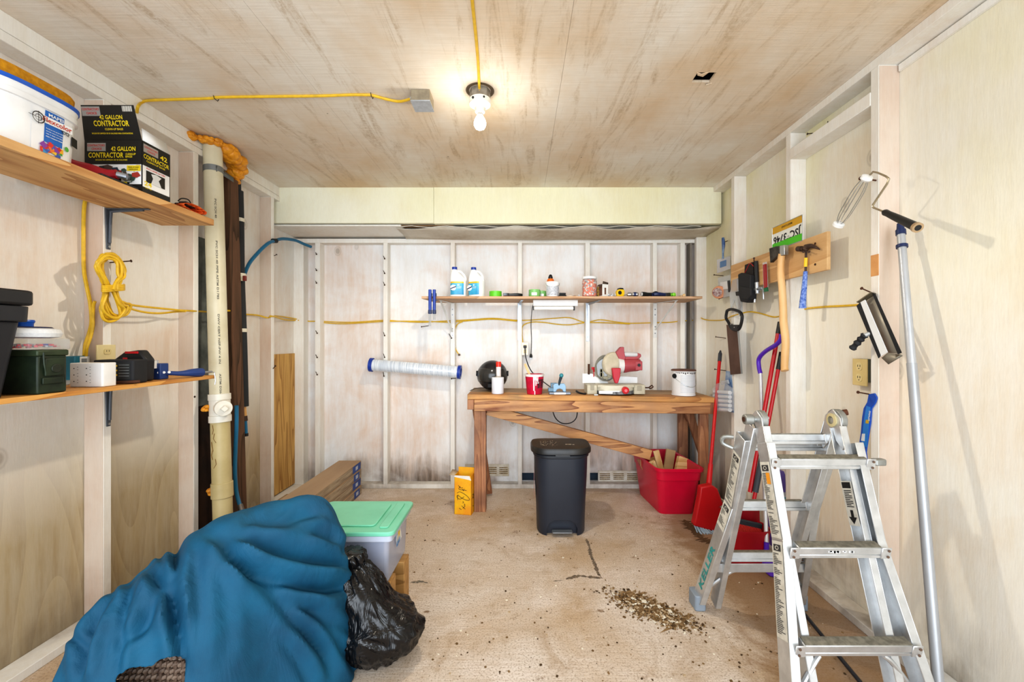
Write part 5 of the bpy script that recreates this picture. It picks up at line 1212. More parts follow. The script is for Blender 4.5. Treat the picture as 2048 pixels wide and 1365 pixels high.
fr_l = channel('outer_rail', FLo, .074, .030, -1); channel('outer_rail', FRo, .074, .030, 1); bk_l = channel('outer_rail', BLo, .074, .030, -1); channel('outer_rail', BRo, .074, .030, 1)
for p_, s_ in ((FLi, -1), (FRi, 1), (BLi, -1), (BRi, 1)): channel('inner_rail', p_, .062, .026, s_, ALU)
def rung(x0, x1, y, z, tilt, flat=True):
    m = MB(); c = Matrix.Translation((0, y, z)) @ Matrix.Rotation(tilt, 4, 'X')
    m.box(x0+.03, x1-.03, -.018, .018, -.012, .016, c); m.box(x0+.03, x1-.03, -.018, -.012, -.026, -.012, c); m.box(x0+.03, x1-.03, .012, .018, -.026, -.012, c)
    for a, b in ((x0, x0+.035), (x1-.035, x1)):
        m.box(a, b, -.022, -.017, -.026, .018, c)
    r = m.build('rung', ALU, lad, bevel=.002, seg=1)
    m = MB(); m.box(x0+.035, x1-.035, -.016, .016, .0162, .0195, c); m.build('tread', pm('#8b8678', .7, .2, col2='#6f6a5e', scale=50), r)
    for x in (x0+.012, x1-.012):
        m = MB()
        m.cyl(c@V((x, -.0225, .008)), c@V((x, -.026, .008)), .0045, n=8); m.build('rivet', pm('#7b6455', .5, .5), r)
        m = MB(); m.cyl(c@V((x, -.0225, -.016)), c@V((x, -.026, -.016)), .0045, n=8); m.build('rivet', pm('#7b6455', .5, .5), r)
yf = lambda z: 1.40+(1.675-1.40)*z/.93-.02
rung(.955, 1.350, 1.632, .875, .2); rung(.965, 1.325, 1.536, .585, .2); rung(.925, 1.352, 1.446, .30, .2)
rung(.935, 1.345, 1.85, .885, -.2); rung(.945, 1.335, 1.955, .585, -.2); rung(.925, 1.36, 2.055, .30, -.2)
rung(1.0, 1.31, 1.80, .925, -.2)
MB().box(.925, 1.375, 2.02, 2.026, .235, .275).build('cross_bar', ALU, lad, bevel=.001)
for a, b in (((.905, 1.43, .10), (1.02, 1.45, .262)), ((1.365, 1.43, .10), (1.24, 1.45, .262)), ((.90, 2.075, .12), (1.03, 2.03, .24)), ((1.39, 2.08, .12), (1.27, 2.03, .24))):
    MB().tube([a, lp(V(a), V(b), .75)+V((0, -.004, .012)), b], .009, 8, sm=4).build('diagonal_strut', ALU, lad)
# hinges
def hinge(x, s):
    h = MB(); h.cyl((x-.012, 1.74, 1.012), (x+.012, 1.74, 1.012), .040, n=32)
    ho = h.build('hinge', ALUD, lad, bevel=.003)
    m = MB(); fr = frame((x-.016, 1.74, 1.012), (0, -1, 0), (0, 0, 1)); 
    m.prism([(-.036, .015), (.0, .04), (.036, .015), (.062, -.075), (.052, -.10), (.018, -.09), (0, -.035)], -.004, .002, fr); m.build('hinge_plate', ALU, ho, bevel=.002)
    m = MB(); fr2 = frame((x+.014, 1.74, 1.012), (0, -1, 0), (0, 0, 1))
    m.prism([(.036, .015), (.0, .04), (-.036, .015), (-.066, -.085), (-.055, -.11), (-.018, -.09), (0, -.035)], -.002, .004, fr2); m.build('hinge_plate', ALU, ho, bevel=.002)
    m = MB(); xk = x-.012; m.cyl((xk, 1.742, 1.015), (xk-.020, 1.742, 1.015), .012, n=16); m.cyl((xk-.020, 1.742, 1.015), (xk-.055, 1.742, 1.015), .021, n=18); m.build('lock_knob', ALUD, ho, bevel=.004)
    m = MB(); m.cyl((xk-.0555, 1.742, 1.015), (xk-.058, 1.742, 1.015), .010, n=12); m.build('knob_bolt', RUST, ho)
hinge(.985, -1)
h = MB(); h.cyl((1.285, 1.74, 1.012), (1.31, 1.74, 1.012), .045, n=32); ho = h.build('hinge', ALUD, lad, bevel=.003)
m = MB(); m.prism([(.040, .015), (.0, .045), (-.042, .015), (-.07, -.10), (-.055, -.13), (-.018, -.09), (0, -.04), (.018, -.08), (.055, -.11), (.068, -.09)], -.003, .003, frame((1.282, 1.74, 1.012), (0, -1, 0), (0, 0, 1))); m.build('hinge_plate', ALU, ho, bevel=.002)
m = MB(); m.lathe([(.016, 0), (.026, .0), (.028, .006), (.016, .008)], aim((1.279, 1.74, 1.012), (1.2, 1.74, 1.012)), 24, False); m.build('plastic_ring', pm('#cdbf92', .5), ho)
m = MB(); m.cyl((1.312, 1.725, 1.045), (1.325, 1.72, 1.048), .012, n=10); m.build('hinge_bolt', RUST, ho)
MB().rbox(1.352, 1.398, 1.615, 1.645, .860, .884, .01).build('rung_lock', ALUD, lad, bevel=.004)
MB().tube([(.935, 1.86, .915), (.90, 1.875, .912), (.895, 1.88, .885), (.935, 1.87, .865)], .009, 8, sm=3).build('rung_lock', ALUD, lad)
# feet
FOOT = pm('#8f9aa6', .6)
for p_, s_ in ((BLo[-1], -1), (BRo[-1], 1), (FLo[-1], -1), (FRo[-1], 1)):
    x, y, z = p_; sg = 1 if y > 1.7 else -1
    MB().rbox(x-.02*(1 if s_ < 0 else .8)-(.0 if s_ < 0 else .02), x+(.035 if s_ < 0 else .02), y-.045+.015*sg, y+.045+.015*sg, 0.001, .075, .012, 1).build('rubber_foot', FOOT, lad, bevel=.004)
# stickers on the outer left faces
def onrail(pts, t0, t1, m, off=.0035, inset=.004, depth=.074):
    """a strip lying on the web's outer face between heights t0..t1"""
    def at_z(z):
        for a, b in zip(pts, pts[1:]):
            if b[2] <= z <= a[2]: return lp(V(a), V(b), (a[2]-z)/(a[2]-b[2]))
        return V(pts[-1])
    a, b = at_z(t1), at_z(t0); d = (b-a).normalized(); yd = V((1,0,0)).cross(d).normalized(); nrm = d.cross(yd).normalized(); nrm = nrm if nrm.x < 0 else -nrm
    w_ = depth/2-inset
    m.quad(a+nrm*off+yd*w_, a+nrm*off-yd*w_, b+nrm*off-yd*w_, b+nrm*off+yd*w_); return a, b, d, yd, nrm
for pts, z0, z1, par in ((FLo, .605, .865, fr_l), (FLo, .30, .595, fr_l), (BLo, .605, .85, bk_l), (BLo, .47, .595, bk_l)):
    m = MB(); a, b, d, yd, nrm = onrail(pts, z0, z1, m); m.build('warning_sticker', STICK, par, smooth=0)
    m = MB(); Lr = (b-a).length; yd2 = yd if yd.y < 0 else yd
    X_ = yd2 if nrm.cross(yd2).z > 0 else -yd2; fr = frame(a+nrm*.0042, nrm.cross(d).normalized()*1, -d)
    random.seed(int(z0*100)); k = .0
    xd = (-d).cross(nrm).normalized(); fr = frame(a+nrm*.0045, xd, -d)
    m.box(-.022, .022, -.034, -.012, 0, .0004, fr)
    y_ = -.045
    while y_ > -Lr+.012:
        w_ = random.uniform(.25, 1); m.box(-.026, -.026+.05*w_, y_, y_+.0022, 0, .0004, fr); y_ -= .0058 if random.random() > .12 else .014
    m.build('sticker_print', pm('#3b3b3d', .6), par, smooth=0)
    m = MB(); m.lathe([(.006, 0), (.009, .0002)], fr @ Matrix.Translation((0, -.023, .0008)) @ Matrix.Diagonal((1.3, .8, 1, 1)), 16, False); m.build('logo_oval', STICK, par)
# orange warning mark
m = MB(); q = MB(); a, b, d, yd, nrm = onrail(FLo, .80, .83, q); xd = (-d).cross(nrm).normalized(); fr = frame(a+nrm*.0055, xd, -d)
m.box(.0, .024, -.045, -.004, 0, .0004, fr); m.build('orange_mark', pm('#f0a02c', .5), fr_l, smooth=0)
# KELLER lettering down the back left rail
q = MB(); a, b, d, yd, nrm = onrail(BLo, .12, .42, q); xd = (-d).cross(nrm).normalized()
m = MB(); m.text('KELLER', frame(b+nrm*.0035-xd*(-.017)*1, -d, -xd), .26, .036); m.build('brand_lettering', pm('#2f9f9c', .5), bk_l, smooth=0)
# black arrow sticker on the far right rail
m = MB(); fr = frame((1.3225, 1.612, .655), (0, -.95, -.25), (0, -.25, .95)); 
a_, b_ = V(FRi[0]), V(FRi[1]); dd = (b_-a_).normalized(); yd = V((1,0,0)).cross(dd).normalized()
c0 = lp(a_, b_, .26)+V((-.0285, 0, 0)); fr = frame(c0, -yd if (-yd).y < 0 else yd, -dd) if False else None
n_ = V((-1, 0, 0)); upv = -dd; xr = upv.cross(n_).normalized(); fr = frame(c0, xr, upv)
m = MB(); m.box(-.027, .027, -.10, .06, 0, .0006, fr); m.build('arrow_sticker', STICK, lad, smooth=0)
m = MB(); m.box(-.022, .022, .034, .056, .0008, .0012, fr); m.prism([(-.007,-.045),(.007,-.045),(.007,-.07),(.020,-.07),(0,-.095),(-.020,-.07),(-.007,-.07)][::-1], .0008, .0012, fr)
for i in range(10): m.box(-.018, .018-.012*(i % 3 == 2), .024-.0065*i, .027-.0065*i, .0008, .0012, fr)
m.build('arrow_print', INK, lad, smooth=0)
m = MB(); random.seed(8)
for i in range(14): 
    x = 1.10+.09*random.random(); w_ = .004+.008*random.random(); m.box(x, x+w_, 1.5175, 1.5185, .577+.006*random.random(), .590+.004*random.random())
m.build('paint_splatter', WHITE, lad)

# ============================ FLOOR THINGS ===================================
# pedal bin
def bin_():
    c = V((.288, 3.03, 0)); T = Matrix.Translation(c); t = thing('pedal_bin', c, 'dark navy plastic pedal bin with dusty black lid', 'trash bin')
    NV = pm('#262b36', .42, var=.1, scale=6)
    def prof(hx, hy, z, a0=None):
        pts = []
        for i in range(48):
            a = 2*PI*i/48; cx_, sy_ = math.cos(a), math.sin(a); e = .55 if sy_ < 0 else .35
            pts.append(T@V((hx*math.copysign(abs(cx_)**e, cx_), hy*math.copysign(abs(sy_)**(.8 if sy_ < 0 else .4), sy_), z)))
        return pts
    m = MB(); Z = [(.0, .162, .125), (.012, .168, .13), (.16, .172, .136), (.40, .184, .145), (.54, .188, .148)]
    m.ring_stack([prof(hx, hy, z) for z, hx, hy in Z])
    o = m.build('body', NV, t)
    cut = MB(T); cut.prism([(-.105,-.02),(.105,-.02),(.105,.05),(.09,.09),(.05,.115),(-.05,.115),(-.09,.09),(-.105,.05)], 0, .10, frame((0, -.075, 0), (1,0,0), (0,0,1)))
    co_ = cut.build('x', NV); md = o.modifiers.new('toe_space', 'BOOLEAN'); md.object = co_; md.operation = 'DIFFERENCE'; md.solver = 'EXACT'; md.use_hole_tolerant = True
    bpy.context.view_layer.update(); dg = bpy.context.evaluated_depsgraph_get(); me = bpy.data.meshes.new_from_object(o.evaluated_get(dg)); o.modifiers.clear(); o.data = me; bpy.data.objects.remove(co_)
    me.shade_smooth(); me.set_sharp_from_angle(angle=math.radians(35))
    m = MB(); m.ring_stack([prof(.192, .152, .535), prof(.196, .156, .54), prof(.196, .156, .556), prof(.190, .150, .56)]); m.build('rim', pm('#20242c', .42), t)
    m = MB(); m.ring_stack([prof(.200, .158, .562), prof(.212, .168, .566), prof(.212, .168, .592), prof(.204, .16, .606), prof(.17, .12, .612)]); m.build('lid', pm('#1b1b1d', .4, col2='#2a2724', scale=9), t, bevel=0)
    MB(T).rbox(-.07, .07, -.150, -.10, .028, .036, .01).build('pedal', pm('#8a8f94', .35, .6), t, bevel=.002)
    MB(T).box(-.05, .05, -.172, -.165, .556, .566).build('lid_latch', pm('#3a3d42', .4), t, bevel=.002)
    m = MB(T); m.prism([(-.05,.24),(.02,.22),(.035,.30),(.02,.38),(.03,.43),(-.05,.45)], 0, .0008, frame((-.187, 0, 0), (0, -1, 0), (0, -.0, 1)) ); m.build('torn_label', pm('#d8d4d6', .5, col2='#a34a50', scale=30), t)
    m = MB(T); random.seed(31)
    for i in range(90):
        x, y = -.16+.13*random.random()**1.3, -.15+.2*random.random(); m.box(x, x+.003+.003*random.random(), y, y+.003, .6125, .6132) if abs(x) < .15 and y > -.10 else None
    m.box(.03, .07, -.06, -.054, .6125, .614); m.box(.078, .092, -.068, -.063, .6125, .614)
    o = m.build('lid_dust', pm('#9a8468', .9, col2='#c9bda8', scale=90), t); o['kind'] = 'stuff'
bin_()
# yellow box
def ybox():
    c = FL(930, 1032)+V((-.01, .07, 0)); T = Matrix.Translation(c) @ Matrix.Rotation(-.16, 4, 'Z'); t = thing('yellow_carton', c, 'tall open yellow cardboard box with scribbled writing by the bench leg', 'carton')
    YB_ = pm('#f3bd1c', .6, col2='#ec9f1c', scale=9); H = .30
    m = MB(T); x, y = .067, .055
    m.box(-x, x, -y, -y+.003, 0, H).box(-x, x, y-.003, y, 0, H+.035).box(-x, -x+.003, -y, y, 0, H).box(x-.003, x, -y, y, 0, H).box(-x, x, -y, y, 0, .003)
    m.build('carton_body', YB_, t)
    m = MB(T); m.add([(-x, -y, H), (-x, y, H), (-x-.045, y-.02, H+.02), (-x-.05, -y+.02, H-.005)], [(0,1,2,3)]); m.build('side_flap', pm('#b9a58a', .7), t, solid=.001)
    m = MB(T); m.add([(-x, -y-.0006, H), (-x, -y-.0006, H-.012), (x-.02, -y-.0006, H-.03), (x, -y-.0006, H-.035), (x-.014, -y-.0006, H)], [(0,1,2,3,4)]); m.build('torn_edge', pm('#e9e6de', .7), t, smooth=0)
    m = MB(T); F1 = frame((0, -y-.002, 0), (1,0,0), (0,0,1))
    S_ = [[(-.035,.225),(-.015,.205),(.0,.21)], [(-.02,.218),(-.03,.195),(.03,.19)], [(.0,.20),(.005,.185),(.012,.20)], [(-.045,.165),(-.02,.175),(.03,.15),(.055,.12),(.03,.115),(-.01,.13),(-.04,.15),(-.045,.13),(-.02,.12),(.01,.14)], [(-.04,.15),(-.04,.112)], [(.0,.105),(.006,.095),(-.002,.09)], [(.01,.085),(.018,.078),(.01,.072)], [(-.01,.07),(.02,.045)], [(.02,.07),(-.0,.05)], [(-.03,.05),(-.01,.04)]]
    for s in S_: m.tube([F1@V((a, b, 0)) for a, b in s], .0016, 5, sm=4)
    F3 = frame((x+.002, 0, 0), (0,1,0), (0,0,1))
    for s in ([(-.03,.15),(.01,.14),(-.02,.12),(.01,.115)], [(-.02,.06),(.01,.05)], [(.02,.16),(.03,.13)]): m.tube([F3@V((a, b, 0)) for a, b in s], .0016, 5, sm=4)
    m.build('marker_scribble', INK, t)
ybox()
# red tote with offcuts
def rtote():
    t = thing('red_tote', (1.22, 3.45, 0), 'bright red open plastic tote holding wood offcuts under the bench', 'storage tote')
    ang = -.50; T = Matrix.Translation((1.105, 3.43, 0)) @ Matrix.Rotation(.20, 4, 'Z')
    RD = pm('#cf123c', .32, var=.06)
    # footprint from the photograph's own corners on the floor and rim
    b = [FL(1319, 1030), FL(1385, 1032), V((1.42, 3.70, 0)), V((1.16, 3.70, 0))]
    b = [V((1.075, 3.33, 0)), V((1.345, 3.33, 0)), V((1.37, 3.79, 0)), V((1.07, 3.79, 0))]
    x0, x1, y0, y1 = 1.025, 1.365, 3.215, 3.79; H = .37
    m = MB(T) if 0 else MB()
    def ring(k, off, z, n=5):
        out = []; rad = .055; hx, hy = (x1-x0)/2, (y1-y0)/2; cx, cy = (x0+x1)/2, (y0+y1)/2
        for qx, qy, a in ((1,1,0),(-1,1,PI/2),(-1,-1,PI),(1,-1,1.5*PI)):
            for i in range(n+1):
                tt_ = a+PI/2*i/n; X = (qx*(hx-rad)+rad*math.cos(tt_))*k+off*qx; Y_ = (qy*(hy-rad)+rad*math.sin(tt_))*k+off*qy
                out.append(V((cx+X-.045*(Y_)/.55, cy+Y_*1.0, z)))
        return out
    m.ring_stack([ring(.78, 0, 0), ring(.80, 0, .01), ring(.95, 0, .27), ring(.955, .006, .275), ring(.985, .006, .34), ring(.99, .016, .345), ring(1, .016, H-.004), ring(1, .010, H), ring(.985, 0, H-.008), ring(.93, -.004, .25), ring(.77, -.004, .012)])
    m.build('body', RD, t)
    m = MB(); F1 = frame((1.185, 3.295, .215), (1, 0, 0), (0, -.13, 1))
    F1 = frame((1.205, 3.288, .25), (.25, 0, -1), (1, -.02, .25)); m.text('2x4 scrap', F1, .15, .03); m.build('marker_writing', pm('#5c0a20', .6), t, smooth=0)
    def piece(a, b, w, h, lab, mt=PALEZ, up=(0,1,0)):
        o = MB().bar(a, b, w, h, up=up).build('wood_offcut', mt, bevel=.002); tag(o, lab, 'wood')
    piece((1.19, 3.50, .16), (1.11, 3.47, .44), .048, .018, 'flat pale wood strip standing tallest in the red tote')
    piece((1.17, 3.62, .16), (.99, 3.72, .39), .035, .035, 'long thin offcut leaning on the far left rim of the tote')
    piece((1.13, 3.44, .18), (1.06, 3.42, .365), .05, .03, 'pointed short offcut at the front left inside the red tote')
    piece((1.20, 3.58, .16), (1.14, 3.62, .35), .09, .02, 'dark grained offcut hidden behind the tall strip', PALE)
    piece((1.28, 3.44, .20), (1.345, 3.50, .375), .09, .045, 'chunky splintered offcut at the right corner of the tote', PALEX)
    piece((1.25, 3.62, .18), (1.30, 3.66, .40), .08, .018, 'triangular plywood offcut behind the chunky one', pm('#c9a878', .7))
    piece((1.10, 3.60, .14), (1.0, 3.58, .34), .03, .03, 'brown offcut lying low along the left side of the tote', BWOODZ)
rtote()
# laminate cartons along the left wall
def lam():
    KR = pm('#b59a7c', .75, col2='#a1866a', scale=3, stretch=(1,.2,1))
    tt_ = NT('stacked_wood_print'); v = tt_.coord((1,.06,1)); nn = tt_.noise(v, 40, 5, .7); tt_.link(tt_.ramp(nn, [(.3, '#6f5f50'), (.5, '#a8977f'), (.7, '#cbbfa8')]), tt_.b.inputs['Base Color']); tt_.set(Roughness=.6)
    labs = ['bottom flooring carton of the long stack by the left corner', 'third flooring carton from the top by the left corner', 'second flooring carton from the top by the left corner', 'topmost flooring carton of the long stack by the left corner']
    for i in range(4):
        z0 = .001+i*.0705; dx = (.012, .0, .006, 0)[i]; y1 = 3.745-(.02, .0, .012, .0)[i]
        x0, x1 = -1.595+dx, -1.40+dx
        t = thing('flooring_carton', ((x0+x1)/2, 3.0, z0), labs[i], 'carton', 'flooring cartons stacked along the left wall')
        MB().box(x0, x1, 2.35, y1, z0, z0+.0695).build('carton_body', KR, t, bevel=.001)
        MB().box(x1+.0002, x1+.0012, 2.36, y1-.004, z0+.004, z0+.066).build('side_print', tt_.m, t)
        if i in (1, 2, 3, 0):
            MB().box(x1+.0012, x1+.002, y1-(.19 if i % 2 else .17), y1-(.02 if i % 2 else .05), z0+.006, z0+.064).build('blue_label', pm('#2c4f9a', .5), t)
            MB().box(x1+.002, x1+.0026, y1-.13, y1-.08, z0+.02, z0+.05).build('label_window', pm('#b9bfca', .5), t)
lam()
tag(MB().box(-1.95, -1.62, 1.9, 3.55, .0385, .058).build('floor_board', pm('#b79f7c', .75, col2='#9d835f', scale=4), bevel=.002), 'long tan board lying along the left bottom plate', 'board')
# clear box with green lid on wooden block stack
def gbox():
    x0, x1, y0, y1 = -1.02, -.595, 1.945, 2.30; z0, z1 = .216, .445
    t = thing('clear_storage_box', ((x0+x1)/2, (y0+y1)/2, z0), 'clear plastic box with mint green lid on wooden blocks', 'storage box')
    CB = pm('#cfd6ea', .25, alpha=.62, trans=.2, var=.03)
    MB().rbox(x0+.01, x1-.008, y0+.01, y1-.01, z0, z1, .02, .95).build('body', CB, t, bevel=.003)
    MB().rbox(x0-.004, x1+.008, y0-.004, y1+.004, z1-.03, z1, .02).build('collar', pm('#d5daea', .3, alpha=.75), t, bevel=.003)
    MB().box(x0+.04, x0+.2, y0+.03, y1-.04, z0+.006, z1-.05).box(x0+.22, x1-.12, y0+.04, y1-.06, z0+.006, z1-.08).build('contents', [pm('#4a5a96', .7, col2='#8088a8', scale=14)], t, bevel=.01)
    MN = pm('#7fd0b0', .4, col2='#74c4a4', scale=5)
    m = MB(); m.rbox(x0-.014, x1+.020, y0-.014, y1+.012, z1, z1+.020, .03); m.build('lid', MN, t, bevel=.004)
    m = MB(); m.rbox(x0+.03, x1-.085, y0+.045, y1-.035, z1+.020, z1+.028, .02); m.build('lid_panel', MN, t, bevel=.006)
    m = MB(); m.rbox(x1-.062, x1-.018, y0+.03, y1-.03, z1+.020, z1+.026, .01); m.build('lid_grip', MN, t, bevel=.004)
    F1 = frame((x1-.004, 2.06, .335), (0, 1, .15), (-.05, -.15, 1))
    MB(F1).box(0, .085, 0, .07, .001, .0018).build('sticker', pm('#2e7fc0', .4, col2='#f1f1ea', scale=22), t)
    MB(F1).prism([(.02,.02),(.045,.045),(.055,.02),(.07,.05),(.04,.055)], .002, .0026).build('sticker_star', YEL, t)
    # blocks
    BL = wood('#c59a5e', '#9c7440', 'x', 7, name='block_pine')
    for i, (a, b, c_, d_) in enumerate(((-1.0, -.60, 1.965, 2.055), (-1.0, -.585, 2.15, 2.24))):
        o = MB().box(a, b, c_, d_, .0005, .215).build('wooden_block', BL, bevel=.004); tag(o, ('nearer wooden block under the green lidded box', 'farther wooden block under the green lidded box')[i], 'wood block')
gbox()
# black rubbish bag
def bag():
    c = V((-.620, 1.80, 0)); me = bpy.data.meshes.new('rubbish_bag'); bm_v = []; fs = []; N, K = 96, 64
    for j in range(K+1):
        u = j/K
        for i in range(N):
            a = 2*PI*i/N
            if u < .55: r = .165*math.sin(PI*.5*min(1, .35+u*1.6))*(1-.08*u); z = .012+.30*u
            else:
                w_ = (u-.55)/.45; r = .165*.95*(1-w_)**.85*.92+.03*(w_); z = .012+.165+.25*w_
                if w_ > .80: r = .034+.022*math.sin((w_-.8)/.2*2.6)
            ca, sa = math.cos(a), math.sin(a)
            rx = r*(1.18 if ca > 0 else .9)*(1+.22*max(0, math.cos(a+.9))**3*(1-u)); ry = r*.95
            p = V((ca*rx-.20*max(0, u-.40), sa*ry+.02*u, z))
            n1 = noise.noise(p*9+V((3, 1, 0))); n2 = 1-abs(noise.noise(V((a*2.6+u*2, u*3, .5))*1.6))*2; n3 = noise.noise(V((a*9, u*4, 1)))
            k = .026*n1+.016*n2+.003*n3*(1+2*u)
            p.x += ca*k; p.y += sa*k; p.z = max(.002, p.z+.012*n1*(u > .05))
            bm_v.append(p)
    for j in range(K):
        for i in range(N): fs.append((j*N+i, j*N+(i+1) % N, (j+1)*N+(i+1) % N, (j+1)*N+i))
    m = MB(Matrix.Translation(c)); m.add(bm_v, fs+[tuple(range(N-1, -1, -1)), tuple(K*N+i for i in range(N))])
    tt_ = NT('shiny_black_film'); tt_.b.inputs['Base Color'].default_value = lin('#141416'); tt_.set(Roughness=.22)
    nn = tt_.noise(tt_.coord((1.6,1.6,.45)), 9, 4, .55, .8); tt_.bump(nn, .8, .03)
    o = m.build('rubbish_bag', tt_.m, smooth=60); tag(o, 'shiny black crumpled rubbish bag leaning beside the blue cover', 'trash bag')
bag()

# ---- blue cover over wicker chair
def cover():
    R = [V((-1.28, 1.40, .55)), V((-1.20, 1.46, .60)), V((-1.12, 1.51, .675)), V((-1.02, 1.64, .685)), V((-.86, 1.74, .695))]
    ax = (R[-1]-R[0]); ax.z = 0; ax.normalize(); NR = 320; K = 150
    def ridge(u):
        pts = R; x = u*(len(pts)-1); k = min(int(x), len(pts)-2); f = x-k; a = pts[max(k-1, 0)]; b = pts[k]; c = pts[k+1]; d = pts[min(k+2, len(pts)-1)]
        return .5*((2*b)+(c-a)*f+(2*a-5*b+4*c-d)*f*f+(3*b-a-3*c+d)*f**3)
    def extent(a):   # plan reach of the hem by direction
        keys = [(-180, .21), (-150, .20), (-110, .24), (-90, .27), (-60, .28), (-30, .27), (0, .22), (25, .16), (45, .12), (90, .13), (135, .15), (160, .18), (180, .21)]
        d = math.degrees(a)
        for (a0, v0), (a1, v1) in zip(keys, keys[1:]):
            if a0 <= d <= a1: f = (d-a0)/(a1-a0); f = f*f*(3-2*f); return v0+(v1-v0)*f
        return .2
    # creases read off the photograph: pixel polylines, width, depth
    C = [([(398,1056),(440,1085),(476,1122),(510,1165),(558,1209),(612,1268),(647,1302),(700,1370)], 11, .020),
         ([(440,1075),(470,1118),(503,1141),(554,1162),(612,1175),(654,1176),(722,1166)], 12, .026),
         ([(418,1056),(476,1078),(544,1101),(612,1115),(681,1126),(725,1145)], 13, .020),
         ([(352,1066),(351,1120),(349,1165),(354,1233),(360,1302),(372,1370)], 11, .024),
         ([(268,1160),(258,1190),(248,1220),(237,1302),(226,1370)], 10, .020),
         ([(291,1131),(230,1179),(196,1233),(179,1278),(170,1330)], 10, .018),
         ([(300,1140),(325,1170),(344,1206),(353,1268)], 12, .022),
         ([(520,1150),(551,1182),(612,1220),(654,1261),(701,1322),(732,1365)], 11, .016),
         ([(505,1062),(560,1048),(600,1030),(640,1020)], 12, .014),
         ([(320,1155),(312,1215),(292,1250),(250,1290)], 10, .014),
         ([(600,1240),(640,1300),(665,1365)], 9, .012),
         ([(390,1090),(395,1180),(385,1290),(392,1370)], 16, .010),
         ([(700,1080),(690,1100),(718,1120)], 8, .010),
         ([(560,1270),(600,1330),(620,1370)], 9, .010),
         ([(240,1190),(225,1230),(215,1290),(205,1365)], 9, .014), ([(150,1270),(165,1300),(160,1365)], 9, .012), ([(330,1090),(322,1120),(332,1160)], 8, .014),
         ([(452,1090),(440,1160),(455,1250),(450,1330)], 14, .007), ([(620,1060),(660,1080),(700,1110)], 10, .012), ([(585,1200),(640,1225),(700,1270)], 9, .012), ([(470,1055),(530,1040),(580,1010)], 10, .012)]
    segs = []
    C = [(pts, w_*1.05, d_*1.5) for pts, w_, d_ in C]
    for pts, w_, d_ in C:
        for p, q in zip(pts, pts[1:]): segs.append((V((p[0], p[1])), V((q[0], q[1])), w_, d_, pts))
    vs = []; 
    for j in range(K+1):
        t_ = j/K
        for i in range(NR):
            a = -PI+2*PI*i/NR; dr = V((math.cos(a), math.sin(a), 0)); w_ = dr.dot(ax)
            u = .5+.5*math.copysign(abs(w_)**.8, w_); b = ridge(u); E = extent(a); H = b.z
            ph = t_*PI/2
            lf = .5-.5*math.cos(a-.4); rr = E*(math.sin(ph)**(.75+.25*lf)); z = H*math.cos(ph)**(.85+.35*lf)
            rr += .05*t_**6
            fold = math.sin(a*9+1.3+u*3)*.5+math.sin(a*17+u*5)*.3+.6*noise.noise(V((a*3, t_*1.2, 4)))
            rr += .020*fold*t_**1.3
            p = b+dr*rr; p.z = max(.004, z+.006*noise.noise(V((p.x*9, p.y*9, p.z*9)))*(1 if t_ < .95 else 0))
            nrm = (dr*math.sin(ph)+V((0, 0, math.cos(ph)))).normalized()
            if p.y < 2.1 and (nrm.y < .5):
                px = CX+F*p.x/p.y; py = CY+F*(EYE-p.z)/p.y; q = V((px, py)); disp = 0
                for pts, cw, cd in C:
                    if not (min(x for x, y in pts)-40 < px < max(x for x, y in pts)+40 and min(y for x, y in pts)-40 < py < max(y for x, y in pts)+40): continue
                    best = 1e9; bt = 0; sgn = 1
                    nseg = len(pts)-1
                    for k in range(nseg):
                        A = V(pts[k]); B = V(pts[k+1]); AB = B-A; f = max(0, min(1, (q-A).dot(AB)/AB.dot(AB))); D = q-(A+AB*f); dd = D.length
                        if dd < best: best = dd; bt = (k+f)/nseg; sgn = 1 if AB.x*D.y-AB.y*D.x > 0 else -1
                    env = min(1, bt*5+.1)*min(1, (1-bt)*5+.25)
                    disp += cd*env*(-math.exp(-(best/cw)**2)+.6*math.exp(-((best-cw*2.1)/(cw*1.2))**2))
                p = p+nrm*disp; p.z = max(.004, p.z)
            vs.append(p)
    # the hem is hitched up at the front left, where the wicker shows
    def lift(a, t_):
        d = math.degrees(a); return d
    fs = []
    for j in range(K):
        for i in range(NR):
            q = [j*NR+i, j*NR+(i+1) % NR, (j+1)*NR+(i+1) % NR, (j+1)*NR+i]; c = (vs[q[0]]+vs[q[2]])/2
            if c.y < 1.75 and c.z < .46:
                px = CX+F*c.x/c.y; py = CY+F*(EYE-c.z)/c.y
                a = -PI+2*PI*(i+.5)/NR
                top = 1312+(365-px)*.30+4*math.sin(px*.09)
                if 246 < px < 364 and py > top: continue
                if 236 <= px <= 250 and py > 1352: continue
            fs.append(tuple(q))
    m = MB(); m.add(vs, fs)
    t_ = NT('teal_blue_cotton'); nn = t_.noise(t_.coord(), 5, 4); f2 = t_.noise(t_.coord(), 400, 2)
    t_.link(t_.ramp(nn, [(.3, '#004360'), (.7, '#015878')]), t_.b.inputs['Base Color']); t_.set(Roughness=.75); f3 = t_.noise(t_.coord((1,1,.5)), 7, 5, .55, 1.0); t_.bump(t_.math('ADD', t_.math('MULTIPLY', f2, .05), f3), .55, .02)
    o = m.build('furniture_cover', t_.m, smooth=80, solid=.002); sm_ = o.modifiers.new('soften', 'SMOOTH'); sm_.factor = .5; sm_.iterations = 8; o.modifiers.move(1, 0); tag(o, 'large teal blue cloth draped in deep folds over wicker furniture', 'cloth cover')
    # wicker underneath
    w = MB(); x0, x1, y0, y1 = -1.31, -1.0, 1.385, 1.58
    t2 = thing('wicker_chair', ((x0+x1)/2, 1.58, 0), 'brown woven wicker seat showing under the blue cover hem', 'wicker seat')
